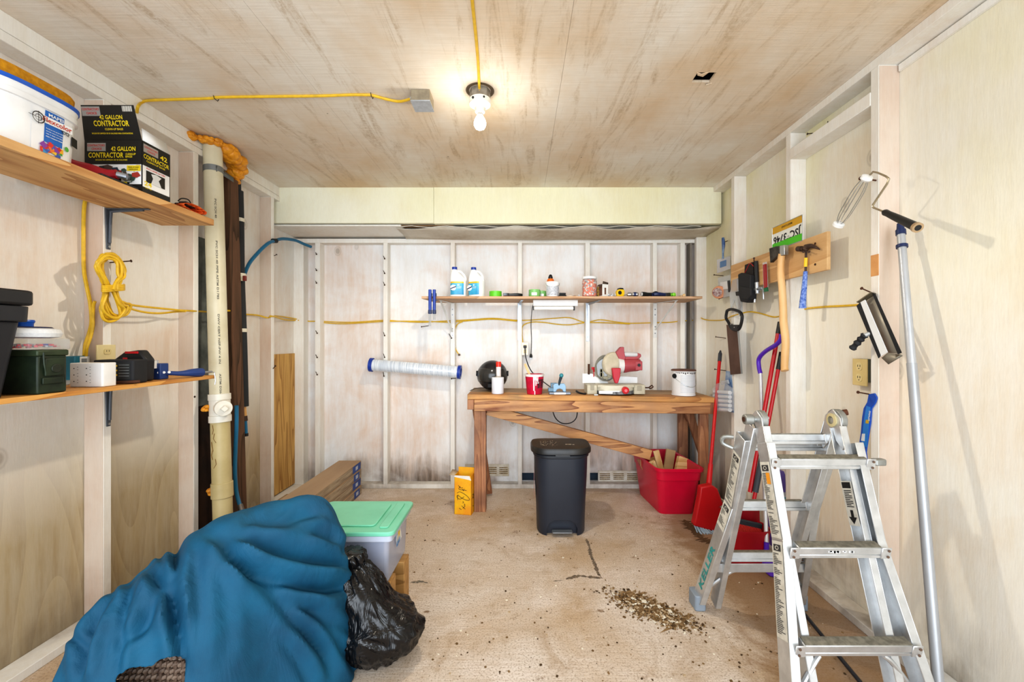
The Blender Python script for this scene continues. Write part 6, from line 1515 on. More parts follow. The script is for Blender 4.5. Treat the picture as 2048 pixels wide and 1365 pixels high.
    wk = NT('woven_rattan'); wv = wk.node('ShaderNodeTexWave'); wv.inputs['Scale'].default_value = 26; wv.bands_direction = 'Z'; wk.link(wk.coord(), wv.inputs['Vector']); wv.inputs['Distortion'].default_value = 2
    wk.link(wk.ramp(wv.outputs['Fac'], [(.2, '#4a372c'), (.6, '#9c8672'), (.9, '#c0ae9a')]), wk.b.inputs['Base Color']); wk.bump(wv.outputs['Fac'], .8, .01); wk.set(Roughness=.55)
    MB().rbox(x0, x1, y0, y1, .0, .298, .03).build('base', wk.m, t2)
    m = MB(); random.seed(6)
    for k in range(14):
        z = .02+.0205*k; 
        pts = [V((x0+(x1-x0)*i/36, y0-.004-.005*(1 if (i+k) % 2 else -1), z)) for i in range(37)]; m.tube(pts, .0075, 6)
    o = m.build('weave', pm('#9a8472', .5, col2='#5c463a', scale=30), t2); o['kind'] = 'stuff'
    m = MB()
    for i in range(12): 
        x = x0+.02+(x1-x0-.04)*i/11; m.tube([(x, y0-.004, .0), (x, y0-.004, .298)], .006, 6)
    o = m.build('stake', pm('#6a5546', .55), t2); o['kind'] = 'stuff'
    m = MB()
    for k in range(10):
        y = y0+.004+.016*k; pts = [V((x0+(x1-x0)*i/36, y, .302+.005*(1 if (i+k) % 2 else -1))) for i in range(37)]; m.tube(pts, .0075, 6)
    o = m.build('seat_weave', pm('#8a7464', .5, col2='#4a382e', scale=30), t2); o['kind'] = 'stuff'
cover()

# floor: debris heap, cracks, crumbs, pole
def debris():
    random.seed(12); m = MB(); mats = [pm('#6e5432', .9), pm('#8a6f4c', .9), pm('#b9a384', .9), pm('#e2dac8', .9), pm('#4e3a22', .9)]
    for i in range(1800):
        u = random.gauss(0, .42); v = random.gauss(0, .30); px = 1305+u*95+v*45; py = 1222+v*50+u*28
        if py < 1172 or py > 1300: continue
        p = FL(px, py); s_ = .002+.0055*random.random()**2; m.cur = random.choice((0, 0, 1, 1, 2, 3, 4))
        m.box(-s_, s_, -s_*.7, s_*.7, 0, s_*.6, Matrix.Translation(p+V((0, 0, .001))) @ Matrix.Rotation(random.random()*6, 4, 'Z') @ Matrix.Rotation(random.uniform(-.4, .4), 4, 'X'))
    m.cur = 3
    for px, py, s_ in ((1288, 1206, .012), (1318, 1216, .009), (1265, 1200, .007), (1340, 1226, .010), (1262, 1225, .008)):
        m.box(-s_, s_, -s_*.8, s_*.8, 0, .004, Matrix.Translation(FL(px, py)+V((0,0,.005))) @ Matrix.Rotation(px, 4, 'Z'))
    o = m.build('floor_debris', mats, smooth=0); tag(o, 'heap of brown crumbled debris on the floor before the ladder', 'debris', kind='stuff')
    m = MB(); 
    for i in range(420):
        px = random.uniform(760, 1700); py = 990+375*random.random()**.8
        p = FL(px, py)
        if p.x > 1.5 or (p.x < -.3 and p.y < 2.4 and p.x < -.4): continue
        m.cur = random.choice((0, 1, 4, 4, 2, 3)); s_ = .0014+.003*random.random()**2
        m.box(-s_, s_*1.4, -s_, s_, 0, s_*.8, Matrix.Translation(p) @ Matrix.Rotation(random.random()*6, 4, 'Z'))
    o = m.build('floor_crumbs', mats, smooth=0); tag(o, 'scattered small dirt crumbs over the concrete floor', 'dirt', kind='stuff')
debris()
def patch(pts, w0, c1, c2, lab, seed, nm='floor_stain'):
    random.seed(seed); m = MB(); pts = [FL(x, y, .0008) for x, y in pts]; P_ = []
    for a, b in zip(pts, pts[1:]):
        n_ = max(2, int((b-a).length/.008))
        for k in range(n_): P_.append(lp(a, b, k/n_))
    P_.append(pts[-1]); L_, R_ = [], []
    for i, p in enumerate(P_):
        d = (P_[min(i+1, len(P_)-1)]-P_[max(i-1, 0)]); d.normalize(); nn = V((-d.y, d.x, 0)); w_ = w0*(.35+1.1*random.random())*(min(1, i/4+.2))*(min(1, (len(P_)-1-i)/4+.2))
        L_.append(p+nn*w_); R_.append(p-nn*w_*(.5+random.random()))
    for i in range(len(P_)-1): m.quad(L_[i], L_[i+1], R_[i+1], R_[i])
    o = m.build(nm, pm(c1, .95, col2=c2, scale=60), smooth=0); tag(o, lab, 'stain', kind='stuff')
patch([(1172, 1078), (1178, 1092), (1182, 1112), (1190, 1130), (1196, 1148), (1203, 1156)], .009, '#5a5148', '#8a7864', 'dark crack running away from the bin on the floor', 1)
patch([(1205, 1157), (1180, 1155), (1160, 1152), (1135, 1158), (1132, 1160)], .010, '#5a5148', '#8a7864', 'dark horizontal crack at the foot of the long crack', 2)
patch([(1126, 1161), (1106, 1163)], .005, '#6a6054', '#8a7864', 'short dark crack left of the horizontal one', 3)
patch([(1368, 1040), (1385, 1060), (1400, 1075), (1425, 1090), (1450, 1098)], .035, '#6b5238', '#54402a', 'brown damp crack beside the red broom', 4)
patch([(1240, 1186), (1262, 1196), (1290, 1212), (1320, 1226), (1350, 1240), (1368, 1252)], .075, '#7a5f3e', '#a38660', 'brown dirt patch under the debris heap', 6)
patch([(822, 1165), (845, 1164), (856, 1167)], .010, '#6b675f', '#8a7f70', 'grey smudge right of the wooden blocks', 5)
p0, p1 = FL(1600, 1218, .02), FL(1726, 1372, .02)
o = MB().tube([p0, lp(p0, p1, .5), p1+(p1-p0)*.15], .008, 10).build('thin_pole', pm('#20242e', .4)); tag(o, 'thin dark blue pole lying on the floor under the ladder', 'pole')
m = MB(); random.seed(3)
for i, (px, py) in enumerate(((972, 980), (1000, 990), (1412, 1240))):
    pass
o = MB(Matrix.Translation(FL(973, 982, .012))).ball((0,0,0), .012, 10); tag(o.build('paper_wad', WHITE), 'small white crumpled wad on the floor behind the bench leg', 'litter')
# ============================ RIGHT WALL TOOLS ===============================
XB = 1.557                                           # face of the tool board
tb = thing('tool_board', (XB, 2.65, 1.70), 'bare tan board nailed across the right wall studs', 'board')
tt_ = wood('#dcb785', '#c69a68', 'y', 4, name='tan_tool_board', dist=2)
MB().box(XB, XR-.001, 2.155, 3.14, 1.698, 1.893).build('board', tt_, tb, bevel=.002)
MB().cyl((XB-.003, 2.24, 1.85), (XB, 2.24, 1.85), .006, n=8).cyl((XB-.003, 2.24, 1.74), (XB, 2.24, 1.74), .006, n=8).build('nail_head', RUST, tb)
# licence plate, hung upside down
def plate():
    y0, y1, z0, z1 = 2.335, 2.62, 1.888, 2.035
    x = XB-.0025; t = thing('licence_plate', (x, 2.48, z0), 'upside down licence plate with yellow band above the hatchet', 'licence plate')
    FRm = frame((x, y1, z1), (0, -1, 0), (0, 0, 1))          # camera side: x' to the right in view, y' up
    W, H = y1-y0, z1-z0
    MB(FRm).rbox(0, W, -H, 0, -.002, 0, .012).build('plate', pm('#e9e9e2', .35), t)
    MB(FRm).box(.006, W-.006, -.045, -.005, .0004, .0012).build('yellow_band', pm('#d4a21a', .4), t)
    MB(FRm).box(.006, W-.006, -H+.003, -.105, .0014, .0022).build('green_tape', pm('#4fbf1c', .45), t)
    rim = [(0.004,-H+.003), (W-.004,-H+.003), (W-.004,-.004), (.004,-.004), (.004,-H+.003)]
    m = MB(FRm); m.tube([(a, b, .001) for a, b in rim], .0022, 6); m.build('raised_rim', STEEL, t)
    UP = FRm @ Matrix.Translation((W, 0, .0026)) @ Matrix.Rotation(PI, 4, 'Z')
    MB(UP).text('JSC*3746', Matrix.Translation((.014, .052, -.001)), W-.03, .062).build('plate_number', INK, t, smooth=0)
    MB(UP).text('MARYLAND', Matrix.Translation((.09, .018, -.0008)), .10, .012).build('plate_title', pm('#4a3a14', .5), t, smooth=0)
plate()
# hatchet
def axe():
    x = 1.515; t = thing('hatchet', (x, 2.50, 1.17), 'hatchet with pale wooden handle hung on the tool board', 'hatchet')
    AM = pm('#e3bb86', .45, col2='#d8aa70', scale=3)
    pts = [PX(1564, 508, x), PX(1562, 520, x), PX(1561, 545, x), PX(1564, 575, x), PX(1566, 610, x), PX(1567, 645, x), PX(1571, 680, x), PX(1570, 710, x), PX(1569, 735, x), PX(1570, 742, x)]
    MB().tube(pts, .017, 14, sm=5, rs=lambda u: .0185 if u < .12 else (.0165+.004*abs(math.sin((u-.1)*3)) if u < .9 else .020)).build('handle', AM, t)
    a, b = PX(1556, 492, x), PX(1543, 525, x)
    fr = frame((x, 0, 0), (0, -1, 0), (0, 0, 1))
    def q(px, py): p = PX(px, py, x); return (-p.y, p.z)
    MB(fr).prism([q(1573,491), q(1573,510), q(1563,513), q(1556,514), q(1544,526), q(1542,497), q(1555,493)], -.010, .012).build('axe_head', pm('#3b3835', .5, .6, col2='#5a5650', scale=20), t, bevel=.003)
    MB(fr).prism([q(1573.5,490), q(1573.5,510), q(1564,512), q(1564,492)], -.011, .014).build('poll_face', pm('#b5b6b4', .3, .9), t, bevel=.002)
axe()
def hammer():
    x = 1.541; t = thing('claw_hammer', (x, 2.33, 1.50), 'claw hammer with blue grip and yellow sticker hung on the tool board', 'hammer')
    q = lambda px, py, dx=0: PX(px, py, x+dx)
    MB().tube([q(1612, 500), q(1612, 520), q(1611, 548)], .006, 10, sm=3).build('shaft', pm('#4a3a33', .6, .4), t)
    MB().tube([q(1612, 516), q(1611, 534)], .0085, 10).build('sticker', YEL, t)
    MB().tube([q(1611, 543), q(1609, 570), q(1606, 600), q(1605, 617)], .013, 12, sm=4, rs=lambda u: .010+.008*u).build('grip', pm('#3f64b8', .7, col2='#8ea6dd', scale=90), t)
    HD = pm('#4b3a34', .6, .5, col2='#6a5448', scale=30)
    MB().cyl(q(1596, 498), q(1603, 498), .015, n=16).cyl(q(1603, 498), q(1608, 498), .010, n=12).ball(q(1612, 497), .015, 12).build('hammer_face', HD, t)
    MB().tube([q(1612, 495), q(1622, 492), (q(1631, 495)), q(1639, 499)], .010, 10, sm=4, rs=lambda u: .013*(1-u)+.003).build('claw', HD, t)
    nail(q(1607, 503, .02), q(1607, 504, -.025), 'nail carrying the claw hammer', None); nail(q(1618, 503, .02), q(1618, 504, -.025), 'second nail carrying the claw hammer', None)
hammer()
# tool pouch, rubber hose bar, clamp, level pack
def wq(X): return lambda px, py, dx=0: PX(px, py, X+dx)
q = wq(1.535)
t = thing('tool_pouch', q(1494, 605), 'black fabric tool pouch hanging on the tool board', 'pouch')
def slab(m, X, pts, th):
    fr = frame((X, 0, 0), (0, -1, 0), (0, 0, 1)); P2 = []
    for px, py in pts: p = PX(px, py, X); P2.append((-p.y, p.z))
    m.M = fr; m.prism(P2, -th/2, th/2); return m
slab(MB(), 1.53, [(1482, 549), (1488, 546), (1507, 550), (1507, 598), (1500, 606), (1487, 604), (1483, 590)], .045).build('main_pocket', BLACKM, t, bevel=.006)
slab(MB(), 1.545, [(1492, 530), (1508, 524), (1508, 551), (1491, 550)], .02).build('flap', pm('#27211f', .8), t, bevel=.004)
slab(MB(), 1.503, [(1481, 573), (1503, 577), (1503, 592), (1497, 600), (1484, 597)], .014).build('front_pocket', BLACKM, t, bevel=.004)
MB().tube([q(1487, 552), q(1493, 540), q(1500, 527), q(1507, 533)], .0022, 6, sm=4).build('red_piping', RED, t)
q = wq(1.543)
t = thing('pipe_clamp', q(1516, 600), 'steel pipe clamp with black rubber handle beside the pouch', 'clamp')
MB().tube([q(1512, 523), q(1513, 545), q(1514, 566)], .012, 12).build('rubber_handle', pm('#2c2d2f', .7), t)
MB().cyl(q(1506, 580), q(1526, 577), .011, n=12).cyl(q(1514, 565), q(1515, 588), .014, n=12).build('coupling', ZINC, t, bevel=.002)
MB().cyl(q(1510, 582), q(1509, 605), .007, n=8).cyl(q(1526, 576), q(1527, 599), .006, n=8).build('screw', STEEL, t)
m = slab(MB(), 1.535, [(1526, 526), (1533, 524), (1536, 582), (1528, 584)], .006)
t = thing('packaged_level', q(1531, 584), 'red tool in a clear and green blister card beside the hatchet', 'blister pack')
m.build('card', CLEAR2, t)
slab(MB(), 1.53, [(1527, 530), (1532, 528), (1534, 575), (1529, 577)], .010).build('red_tool', pm('#9c1f24', .4), t, bevel=.002)
slab(MB(), 1.531, [(1528, 577), (1535, 575), (1536, 583), (1529, 584)], .008).build('green_end', pm('#1f6b45', .5), t)
nail(PX(1508, 524, XB+.01), PX(1508, 517, XB-.06), 'nail above the black tool pouch', None)
# putty knives
def putty(X, poly_blade, hpts, lab, hc, extra=None):
    t = thing('putty_knife', PX(*poly_blade[0], X), lab, 'putty knife')
    slab(MB(), X, poly_blade, .0015).build('blade', pm('#cfd3d6', .18, .85), t)
    MB().tube([PX(a, b, X) for a, b in hpts], .010, 10, sm=4, rs=lambda u: .010+.003*math.sin(u*6)).build('handle', hc, t); return t
HB = pm('#8aa3bd', .35, col2='#2d4f86', scale=14)
putty(1.60, [(1434, 520), (1461, 512), (1461, 538), (1434, 547)], [(1446, 476), (1447, 490), (1446, 505), (1446, 518)], 'broad steel putty knife with grey blue handle, highest on the wall', HB)
slab(MB(), 1.598, [(1440, 524), (1452, 520), (1452, 532), (1440, 536)], .001).build('blade_label', pm('#5b86b8', .4), bpy.data.objects['putty_knife'])
t = thing('packaged_knife', PX(1450, 598, 1.60), 'clear hanging pack with small knife below the putty knife', 'blister pack')
slab(MB(), 1.603, [(1436, 556), (1461, 550), (1463, 592), (1438, 598)], .003).build('clear_card', CLEAR2, t)
slab(MB(), 1.599, [(1440, 565), (1456, 562), (1457, 578), (1441, 580)], .002).build('white_insert', pm('#e8eaec', .5), t)
slab(MB(), 1.596, [(1455, 562), (1459, 561), (1461, 584), (1457, 585)], .004).build('dark_blade', pm('#3a3d42', .4, .5), t)
t = thing('round_tape', PX(1438, 598, 1.57), 'round orange and brown spool hanging low beside the clear pack', 'spool')
fr = aim(PX(1438, 585, 1.585), PX(1438, 585, 1.545))
MB(fr).lathe([(.0, 0), (.048, 0), (.050, .006), (.050, .022), (.046, .028), (0, .028)], None, 28).build('spool', pm('#d88c58', .45), t)
MB(aim(PX(1434.5, 585, 1.555), PX(1434.5, 585, 1.54))).lathe([(0, 0), (.034, 0), (.034, .002), (0, .002)], None, 24).build('label', pm('#6e3430', .5, col2='#b9a8a0', scale=60), t)
nail(PX(1455, 482, XRS), PX(1463, 486, XRS)+V((-.07, 0, 0)), 'nail holding the highest putty knife', 'nails by the right wall tools'); nail(PX(1447, 552, XRS), PX(1440, 550, XRS)+V((-.05, 0, 0)), 'nail holding the clear knife pack', 'nails by the right wall tools')
nail(PX(1462, 592, XRS), PX(1455, 598, XRS)+V((-.07, 0, 0)), 'nail over the hand saw', 'nails by the right wall tools'); nail(PX(1452, 677, XRS), PX(1446, 674, XRS)+V((-.06, 0, 0)), 'nail beside the hand saw blade', 'nails by the right wall tools')
nail(PX(1452, 742, XRS), PX(1444, 739, XRS)+V((-.06, 0, 0)), 'nail holding the pack of white pads', 'nails by the right wall tools')
# plastic bag strip and saw
t = thing('plastic_packet', PX(1478, 630, 1.56), 'crumpled clear plastic packet hanging above the hand saw', 'packet')
slab(MB(), 1.56, [(1466, 560), (1478, 556), (1484, 575), (1484, 625), (1479, 634), (1470, 600), (1462, 618), (1460, 590)], .010).build('film', CLEAR2, t, bevel=.003)
slab(MB(), 1.552, [(1474, 560), (1480, 558), (1483, 615), (1479, 630)], .006).build('steel_strip', ZINC, t); slab(MB(), 1.548, [(1472, 584), (1484, 582), (1483, 592), (1473, 592)], .010).build('black_clip', BLACK, t, bevel=.002)
t = thing('hand_saw', PX(1468, 750, 1.562), 'hand saw with black handle hanging under the yellow cable', 'hand saw')
slab(MB(), 1.562, [(1453, 650), (1474, 652), (1484, 748), (1461, 750)], .002).build('blade', pm('#6d5348', .6, .3, col2='#5d463c', scale=8), t)
slab(MB(), 1.5615, [(1474, 652), (1477, 652), (1485, 748), (1482, 748)], .0025).build('tooth_edge', pm('#a9b0b2', .3, .7), t)
ring_o = [(1454, 622), (1463, 619), (1479, 624), (1484, 632), (1483, 645), (1479, 657), (1474, 660), (1463, 657), (1457, 645), (1452, 636)]
m = MB(); m.tube([PX(a, b, 1.548) for a, b in ring_o+[ring_o[0]]], .0105, 10, sm=4); m.build('handle', BLACK, t)
slab(MB(), 1.548, [(1460, 650), (1480, 650), (1476, 661), (1464, 658)], .02).build('handle_cheek', BLACK, t, bevel=.004)
for i, (a, b) in enumerate(((1465, 649), (1472, 655))): m = MB(); m.cyl(PX(a, b, 1.548), PX(a, b, 1.548)+V((-.014, 0, 0)), .005, n=10); m.build('screw', STEEL, t)
# pad pack
t = thing('roller_cover_pack', PX(1449, 825, 1.56), 'clear and blue pack of white foam rollers hung over the broom', 'blister pack')
m = MB()
for k in range(5):
    a, b = PX(1430, 784+8.6*k, 1.535), PX(1460, 786+8.6*k, 1.535); m.cyl(a, b, .0145, n=16)
m.build('white_roll', pm('#eceff3', .8), t)
m = MB()
for k in range(4):
    a, b = PX(1430, 788.5+8.6*k, 1.519), PX(1460, 790.5+8.6*k, 1.519); m.bar(a, b, .002, .003)
m.build('blue_line', pm('#6f9fd0', .5), t)
slab(MB(), 1.575, [(1452, 742), (1463, 744), (1468, 826), (1440, 822), (1450, 770)], .002).build('blue_card', pm('#4a78ae', .4, col2='#a9bdd2', scale=12), t)
slab(MB(), 1.515, [(1428, 778), (1436, 768), (1446, 765), (1455, 772), (1464, 778), (1464, 822), (1430, 822)], .03).build('clear_shell', pm('#e3eaf2', .1, alpha=.28, trans=.3), t, bevel=.004)
slab(MB(), 1.56, [(1443, 762), (1456, 760), (1458, 768), (1444, 770)], .014).build('shell_neck', CLEAR2, t, bevel=.003)
# cable along right wall
XW = XRS-.006
cable('electric_cable', [PX(1398, 637, XR+.03)+V((0,-.05,0)), PX(1404, 639, XR+.06)+V((0,-.03,0)), PX(1420, 641, XW), PX(1440, 641, XW), PX(1452, 639, XW), PX(1461, 634, XR), PX(1466, 632, XR-.01), PX(1484, 627, XR-.008), PX(1500, 624, XW-.02), PX(1520, 627, XW), PX(1545, 634, XW), PX(1560, 633, XW), PX(1571, 630, XR+.02)], 'yellow cable on the right wall left of the hatchet', r=.0045)
cable('electric_cable', [PX(1588, 626, XRS-.01), PX(1596, 624, XRS-.01), PX(1612, 618, XW), PX(1650, 614, XW), PX(1690, 612, XW), PX(1720, 610, XW), PX(1742, 608, XR+.03)], 'yellow cable on the right wall right of the hammer', r=.0055)
# paint roller frame
def roller():
    X = 1.50; q = lambda px, py, dx=0: PX(px, py, X+dx)
    t = thing('paint_roller', q(1740, 400), 'empty wire paint roller frame with black handle hung on a nail', 'paint roller')
    MB().tube([q(1740, 350), q(1746, 344), q(1756, 346), q(1772, 353), q(1778, 358), q(1774, 368), q(1746, 410), q(1745, 413), q(1748, 416), q(1768, 424)], .0042, 8, sm=1).build('wire_arm', pm('#b7ad98', .3, .9), t)
    a, b = q(1768, 424, .0), q(1834, 455, -.03)
    MB(aim(a, b)).lathe([(.009, 0), (.013, .01), (.012, .03), (.0135, .07), (.016, (b-a).length-.01), (.017, (b-a).length)], None, 18).build('grip', BLACK, t)
    e = (b-a).normalized(); MB().cyl(b-e*.006, b+e*.006, .0185, n=18).build('grip_collar', pm('#c2a98a', .35, .7), t); MB().cyl(b+e*.006, b+e*.007, .011, n=14).build('thread_socket', BLACK, t)
    c1_, c2_ = q(1733, 356), q(1678, 448)
    e = (c2_-c1_).normalized(); u = e.orthogonal().normalized(); w_ = e.cross(u)
    MB(aim(c1_-e*.012, c1_+e*.012)).lathe([(.008, 0), (.021, .004), (.024, .016), (.018, .024)], None, 20).build('end_hub', WHITE, t)
    MB(aim(c2_-e*.006, c2_+e*.014)).lathe([(.018, 0), (.024, .004), (.024, .016), (.012, .020)], None, 20).build('end_hub', WHITE, t)
    for i in range(5):
        a_ = i*2*PI/5; o_ = (u*math.cos(a_)+w_*math.sin(a_)); MB().tube([c1_+o_*.010, c1_+e*.05+o_*.022, lp(c1_, c2_, .5)+o_*.024, c2_-e*.04+o_*.022, c2_+o_*.010], .0018, 6, sm=3).build('cage_wire', STEEL, t)
    nail(PX(1758, 362, XR+.02), PX(1721, 357, X-.02), 'long rusty nail carrying the paint roller frame', None, .0035, RUST)
roller()
nail(PX(1690, 243, XRS), PX(1678, 245, XRS)+V((-.06, 0, 0)), 'nail above right in the header block', 'nails under the header block'); nail(PX(1640, 265, XRS), PX(1636, 268, XRS)+V((-.06, 0, 0)), 'nail left under the header block', 'nails under the header block')
# drywall pan / scraper
def pan():
    X = 1.54; t = thing('metal_scraper', PX(1760, 720, X), 'U shaped metal scraper with white strip and black grip on a nail', 'scraper')
    def strip(a, b, c_, d_, dx, mat, nm): m = MB(); m.add([PX(*a, X+dx), PX(*b, X+dx), PX(*c_, X+dx), PX(*d_, X+dx)], [(0,1,2,3)]); m.build(nm, mat, t, solid=.003, smooth=0)
    strip((1722, 605), (1731, 600), (1776, 705), (1763, 713), 0, pm('#e8eaea', .5), 'white_strip')
    strip((1714, 612), (1721, 606), (1763, 711), (1758, 717), 0, BLACKM, 'black_edge')
    strip((1745, 586), (1751, 588), (1804, 706), (1797, 709), .02, BLACKM, 'black_edge')
    MB().bar(PX(1718, 606, X), PX(1747, 586, X+.02), .004, .03, up=(1,0,0)).build('end_bar', pm('#77705f', .4, .7), t)
    m = MB(); m.add([PX(1764, 716, X), PX(1776, 706, X), PX(1800, 709, X+.02), PX(1806, 712, X+.02), PX(1778, 729, X+.01)], [(0,1,2,3,4)]); m.build('end_plate', pm('#8f897c', .45, .4), t, solid=.004)
    m = MB(); m.add([PX(1731, 600, X+.03), PX(1746, 588, X+.03), PX(1798, 708, X+.03), PX(1776, 706, X+.03)], [(0,1,2,3)]); m.build('metal_back', pm('#b5ae9f', .45, .3), t, solid=.002)
    MB().cyl(PX(1738, 668, X), PX(1728, 672, X-.02), .010, n=10).build('handle_stub', pm('#cfd0cf', .4, .6), t)
    a, b = PX(1730, 670, X-.015), PX(1704, 698, X-.03); MB().tube([a, lp(a, b, .3), lp(a, b, .6), b], .014, 12, sm=4, rs=lambda u: .013+.003*math.sin(u*22)).build('grip', BLACKM, t)
    nail(PX(1748, 588, XR+.01), PX(1723, 577, XR-.05), 'rusty nail carrying the U shaped scraper', None, .003, RUST)
pan()
# outlet on the right
t = thing('wall_outlet', (XRS-.01, 2.04, 1.24), 'yellowed double outlet plate on the right wall above the pry bar', 'outlet')
MB().box(XRS-.030, XRS, 2.0, 2.08, 1.140, 1.25).build('box', pm('#55594e', .6), t)
MB().box(XRS-.038, XRS-.031, 1.997, 2.083, 1.122, 1.250).build('plate', pm('#d9c388', .4), t, bevel=.002)
for zc in (1.214, 1.160):
    s_ = MB().rbox(-.017, .017, -.019, .019, 0, .003, .012, M=frame((XRS-.038, 2.04, zc), (0,-1,0), (0,0,1))).build('socket', pm('#e0cd96', .4), t)
    m = MB(); m.box(XRS-.0425, XRS-.0412, 2.045, 2.047, zc-.002, zc+.008); m.box(XRS-.0425, XRS-.0412, 2.031, 2.033, zc-.002, zc+.008); m.box(XRS-.0425, XRS-.0412, 2.037, 2.041, zc-.012, zc-.008); m.build('slot', DARKSLOT, s_)
# pry bar
t = thing('pry_bar', PX(1725, 935, 1.56), 'bright blue flat pry bar hanging on a nail by the near stud', 'pry bar')
BB = pm('#1450b4', .4)
slab(MB(), 1.573, [(1738, 789), (1750, 787), (1755, 796), (1752, 806), (1744, 818), (1742, 845), (1736, 885), (1733, 905), (1737, 934), (1729, 934), (1728, 928), (1725, 928), (1724, 934), (1716, 932), (1717, 900), (1722, 870), (1725, 835), (1728, 817), (1735, 805)], .006).build('bar', BB, t, bevel=.002)
slab(MB(), 1.5692, [(1733, 812), (1741, 815), (1734, 895), (1722, 893), (1728, 840)], .001).build('sticker', pm('#2a7fd0', .4), t)
slab(MB(), 1.5682, [(1724, 868), (1730, 868), (1729, 883), (1722, 882)], .001).build('barcode_label', pm('#dfe2e4', .5), t)
slab(MB(), 1.5682, [(1732, 840), (1738, 841), (1737, 848), (1731, 847)], .001).build('yellow_label', pm('#c8a52c', .5), t)
m = MB(frame(PX(1727, 838, 1.5675), (0, -1, 0), (0, 0, 1)) @ Matrix.Rotation(1.45, 4, 'Z')); m.text('ESTWING', Matrix.Translation((0, -.035, 0)), .045, .010); m.build('lettering', WHITE, t, smooth=0)
nail(PX(1738, 789, XR), PX(1716, 785, XR-.06), 'nail carrying the blue pry bar', None, .003, RUST)
# extension pole
a, b = V((1.60, 1.79, 1.80)), V((1.395, 1.40, 0.0))
a = PX(1802, 470, 1.60)
t = thing('extension_pole', b, 'grey telescopic extension pole leaning on the right wall', 'pole'); GP = pm('#a9abae', .35, .35)
MB().cyl(b, lp(b, a, .70), .0165, n=18).build('outer_tube', GP, t); MB().cyl(lp(b, a, .70), a, .0145, n=18).build('inner_tube', pm('#b6b8bb', .35, .3), t)
MB().cyl(lp(b, a, .968), lp(b, a, .975), .020, n=18).cyl(a, lp(b, a, 1.012), .0175, n=16).cyl(lp(b, a, 1.012), lp(b, a, 1.028), .014, .011, n=16).build('collar', NAVY, t)
Fp = frame(lp(b, a, .74)+V((-.0155, -.0095, 0)), (a-b), V((0,0,1)).cross(a-b)); ax_ = (a-b).normalized()
fr = aim(lp(b, a, .80), a)
MB(fr).lathe([(.0150, 0), (.0150, .155)], None, 10, False, a0=-2.6, a1=-.7).build('dark_label', pm('#182238', .5), t); 
MB(aim(lp(b, a, .753), a)).lathe([(.0150, 0), (.0150, .08)], None, 10, False, a0=-2.6, a1=-.7).build('printed_label', pm('#c9ccd2', .5, col2='#8c9098', scale=150), t)
# ---- brooms, mop, dustpan
RD2 = pm('#c8161e', .35)
a, b = PX(1440, 712, 1.60), V((1.345, 3.03, .30)); b = P(1418, 968, 3.05)
t = thing('red_broom', (b.x, b.y, 0), 'red angled broom leaning in the right back corner', 'broom')
MB().cyl(b, a, .0125, n=14).build('pole', RD2, t); e = (a-b).normalized()
MB().cyl(a-e*.05, a+e*.02, .0145, n=14).cyl(a+e*.02, a+e*.045, .012, .006, n=12).build('tip', pm('#3a3f47', .5), t)
MB().cyl(b-e*.04, b+e*.14, .020, .017, n=14).build('socket', RD2, t)
Yb = 3.06; bp = [(1398, 972), (1420, 968), (1432, 976), (1444, 1008), (1436, 1012), (1446, 1020), (1437, 1065), (1384, 1049), (1387, 1036), (1396, 990)]
Yb = 3.0
m = MB(frame((0, Yb, 0), (1,0,0), (0,0,1))); m.prism([((x-CX)*Yb/F, EYE-(y-CY)*Yb/F) for x, y in bp], -.03, .03); m.build('broom_cap', pm('#c0141c', .4), t, bevel=.010)
m = MB(); random.seed(1)
for i in range(44):
    u = i/43; tp = P(1388+50*u, 1050+14*u, Yb+random.uniform(-.02, .02)); bt = V((tp.x+.012+.05*u, Yb+random.uniform(-.03, .0)-.04, .002)); 
    if tp.z > bt.z: m.tube([tp, bt], .0035, 5)
o = m.build('bristles', pm('#a9bccb', .8), t); o['kind'] = 'stuff'
# purple mop pole: white tube, purple bent grip
t = thing('mop', P(1522, 1090, 2.75), 'mop with bent purple grip and white tube by the right wall', 'mop')
Xm = 1.53; mq = lambda px, py, X_=1.53: PX(px, py, X_)
MB().tube([mq(1563, 669), mq(1561, 680), mq(1552, 690), mq(1530, 704), mq(1518, 718), mq(1518, 735), mq(1521, 748)], .013, 14, sm=5).build('grip', pm('#5a2bb8', .3), t)
MB().tube([mq(1521, 747), mq(1524, 840, 1.51), mq(1527, 900, 1.49), mq(1530, 1000, 1.46), mq(1533, 1085, 1.43)], .0115, 12).build('tube', pm('#d5d5d8', .3, .3), t)
p = mq(1533, 1085, 1.43); MB().rbox(p.x-.02, p.x+.05, p.y-.07, p.y+.07, .002, .06, .02).build('mop_head', pm('#6a3bc4', .5), t, bevel=.006); 
MB().cyl(V((p.x, p.y, .05)), p, .014, n=12).build('joint', pm('#5a2bb8', .4), t)
# twin red dustpan poles with bucket pan and brush
t = thing('lobby_dustpan', P(1492, 1100, 2.62), 'red upright dustpan bucket with twin red poles and brush behind ladder', 'dustpan')
A1, A2 = PX(1556, 668, 1.60), PX(1500, 985, 1.38)
MB().cyl(A2, A1, .0125, n=14).build('pole', pm('#b81420', .3), t)
e = (A1-A2).normalized(); MB().cyl(A1-e*.0, A1+e*.075, .014, n=14).build('pole_grip', BLACK, t)
B1, B2 = PX(1563, 705, 1.60), PX(1508, 1000, 1.39)
MB().cyl(B2, B1, .011, n=14).build('pole', pm('#b81420', .3), t)
MB().cyl(lp(B2, B1, .05), lp(B2, B1, .30), .016, n=14).build('pole_grip', pm('#3d434c', .5), t); MB().cyl(B1-(B1-B2)*.12, B1, .0135, n=12).build('pole_tip', BLACK, t)
Yd = 2.55; c = V(((1494-CX)*Yd/F, Yd, 0)); hw = 39*Yd/F
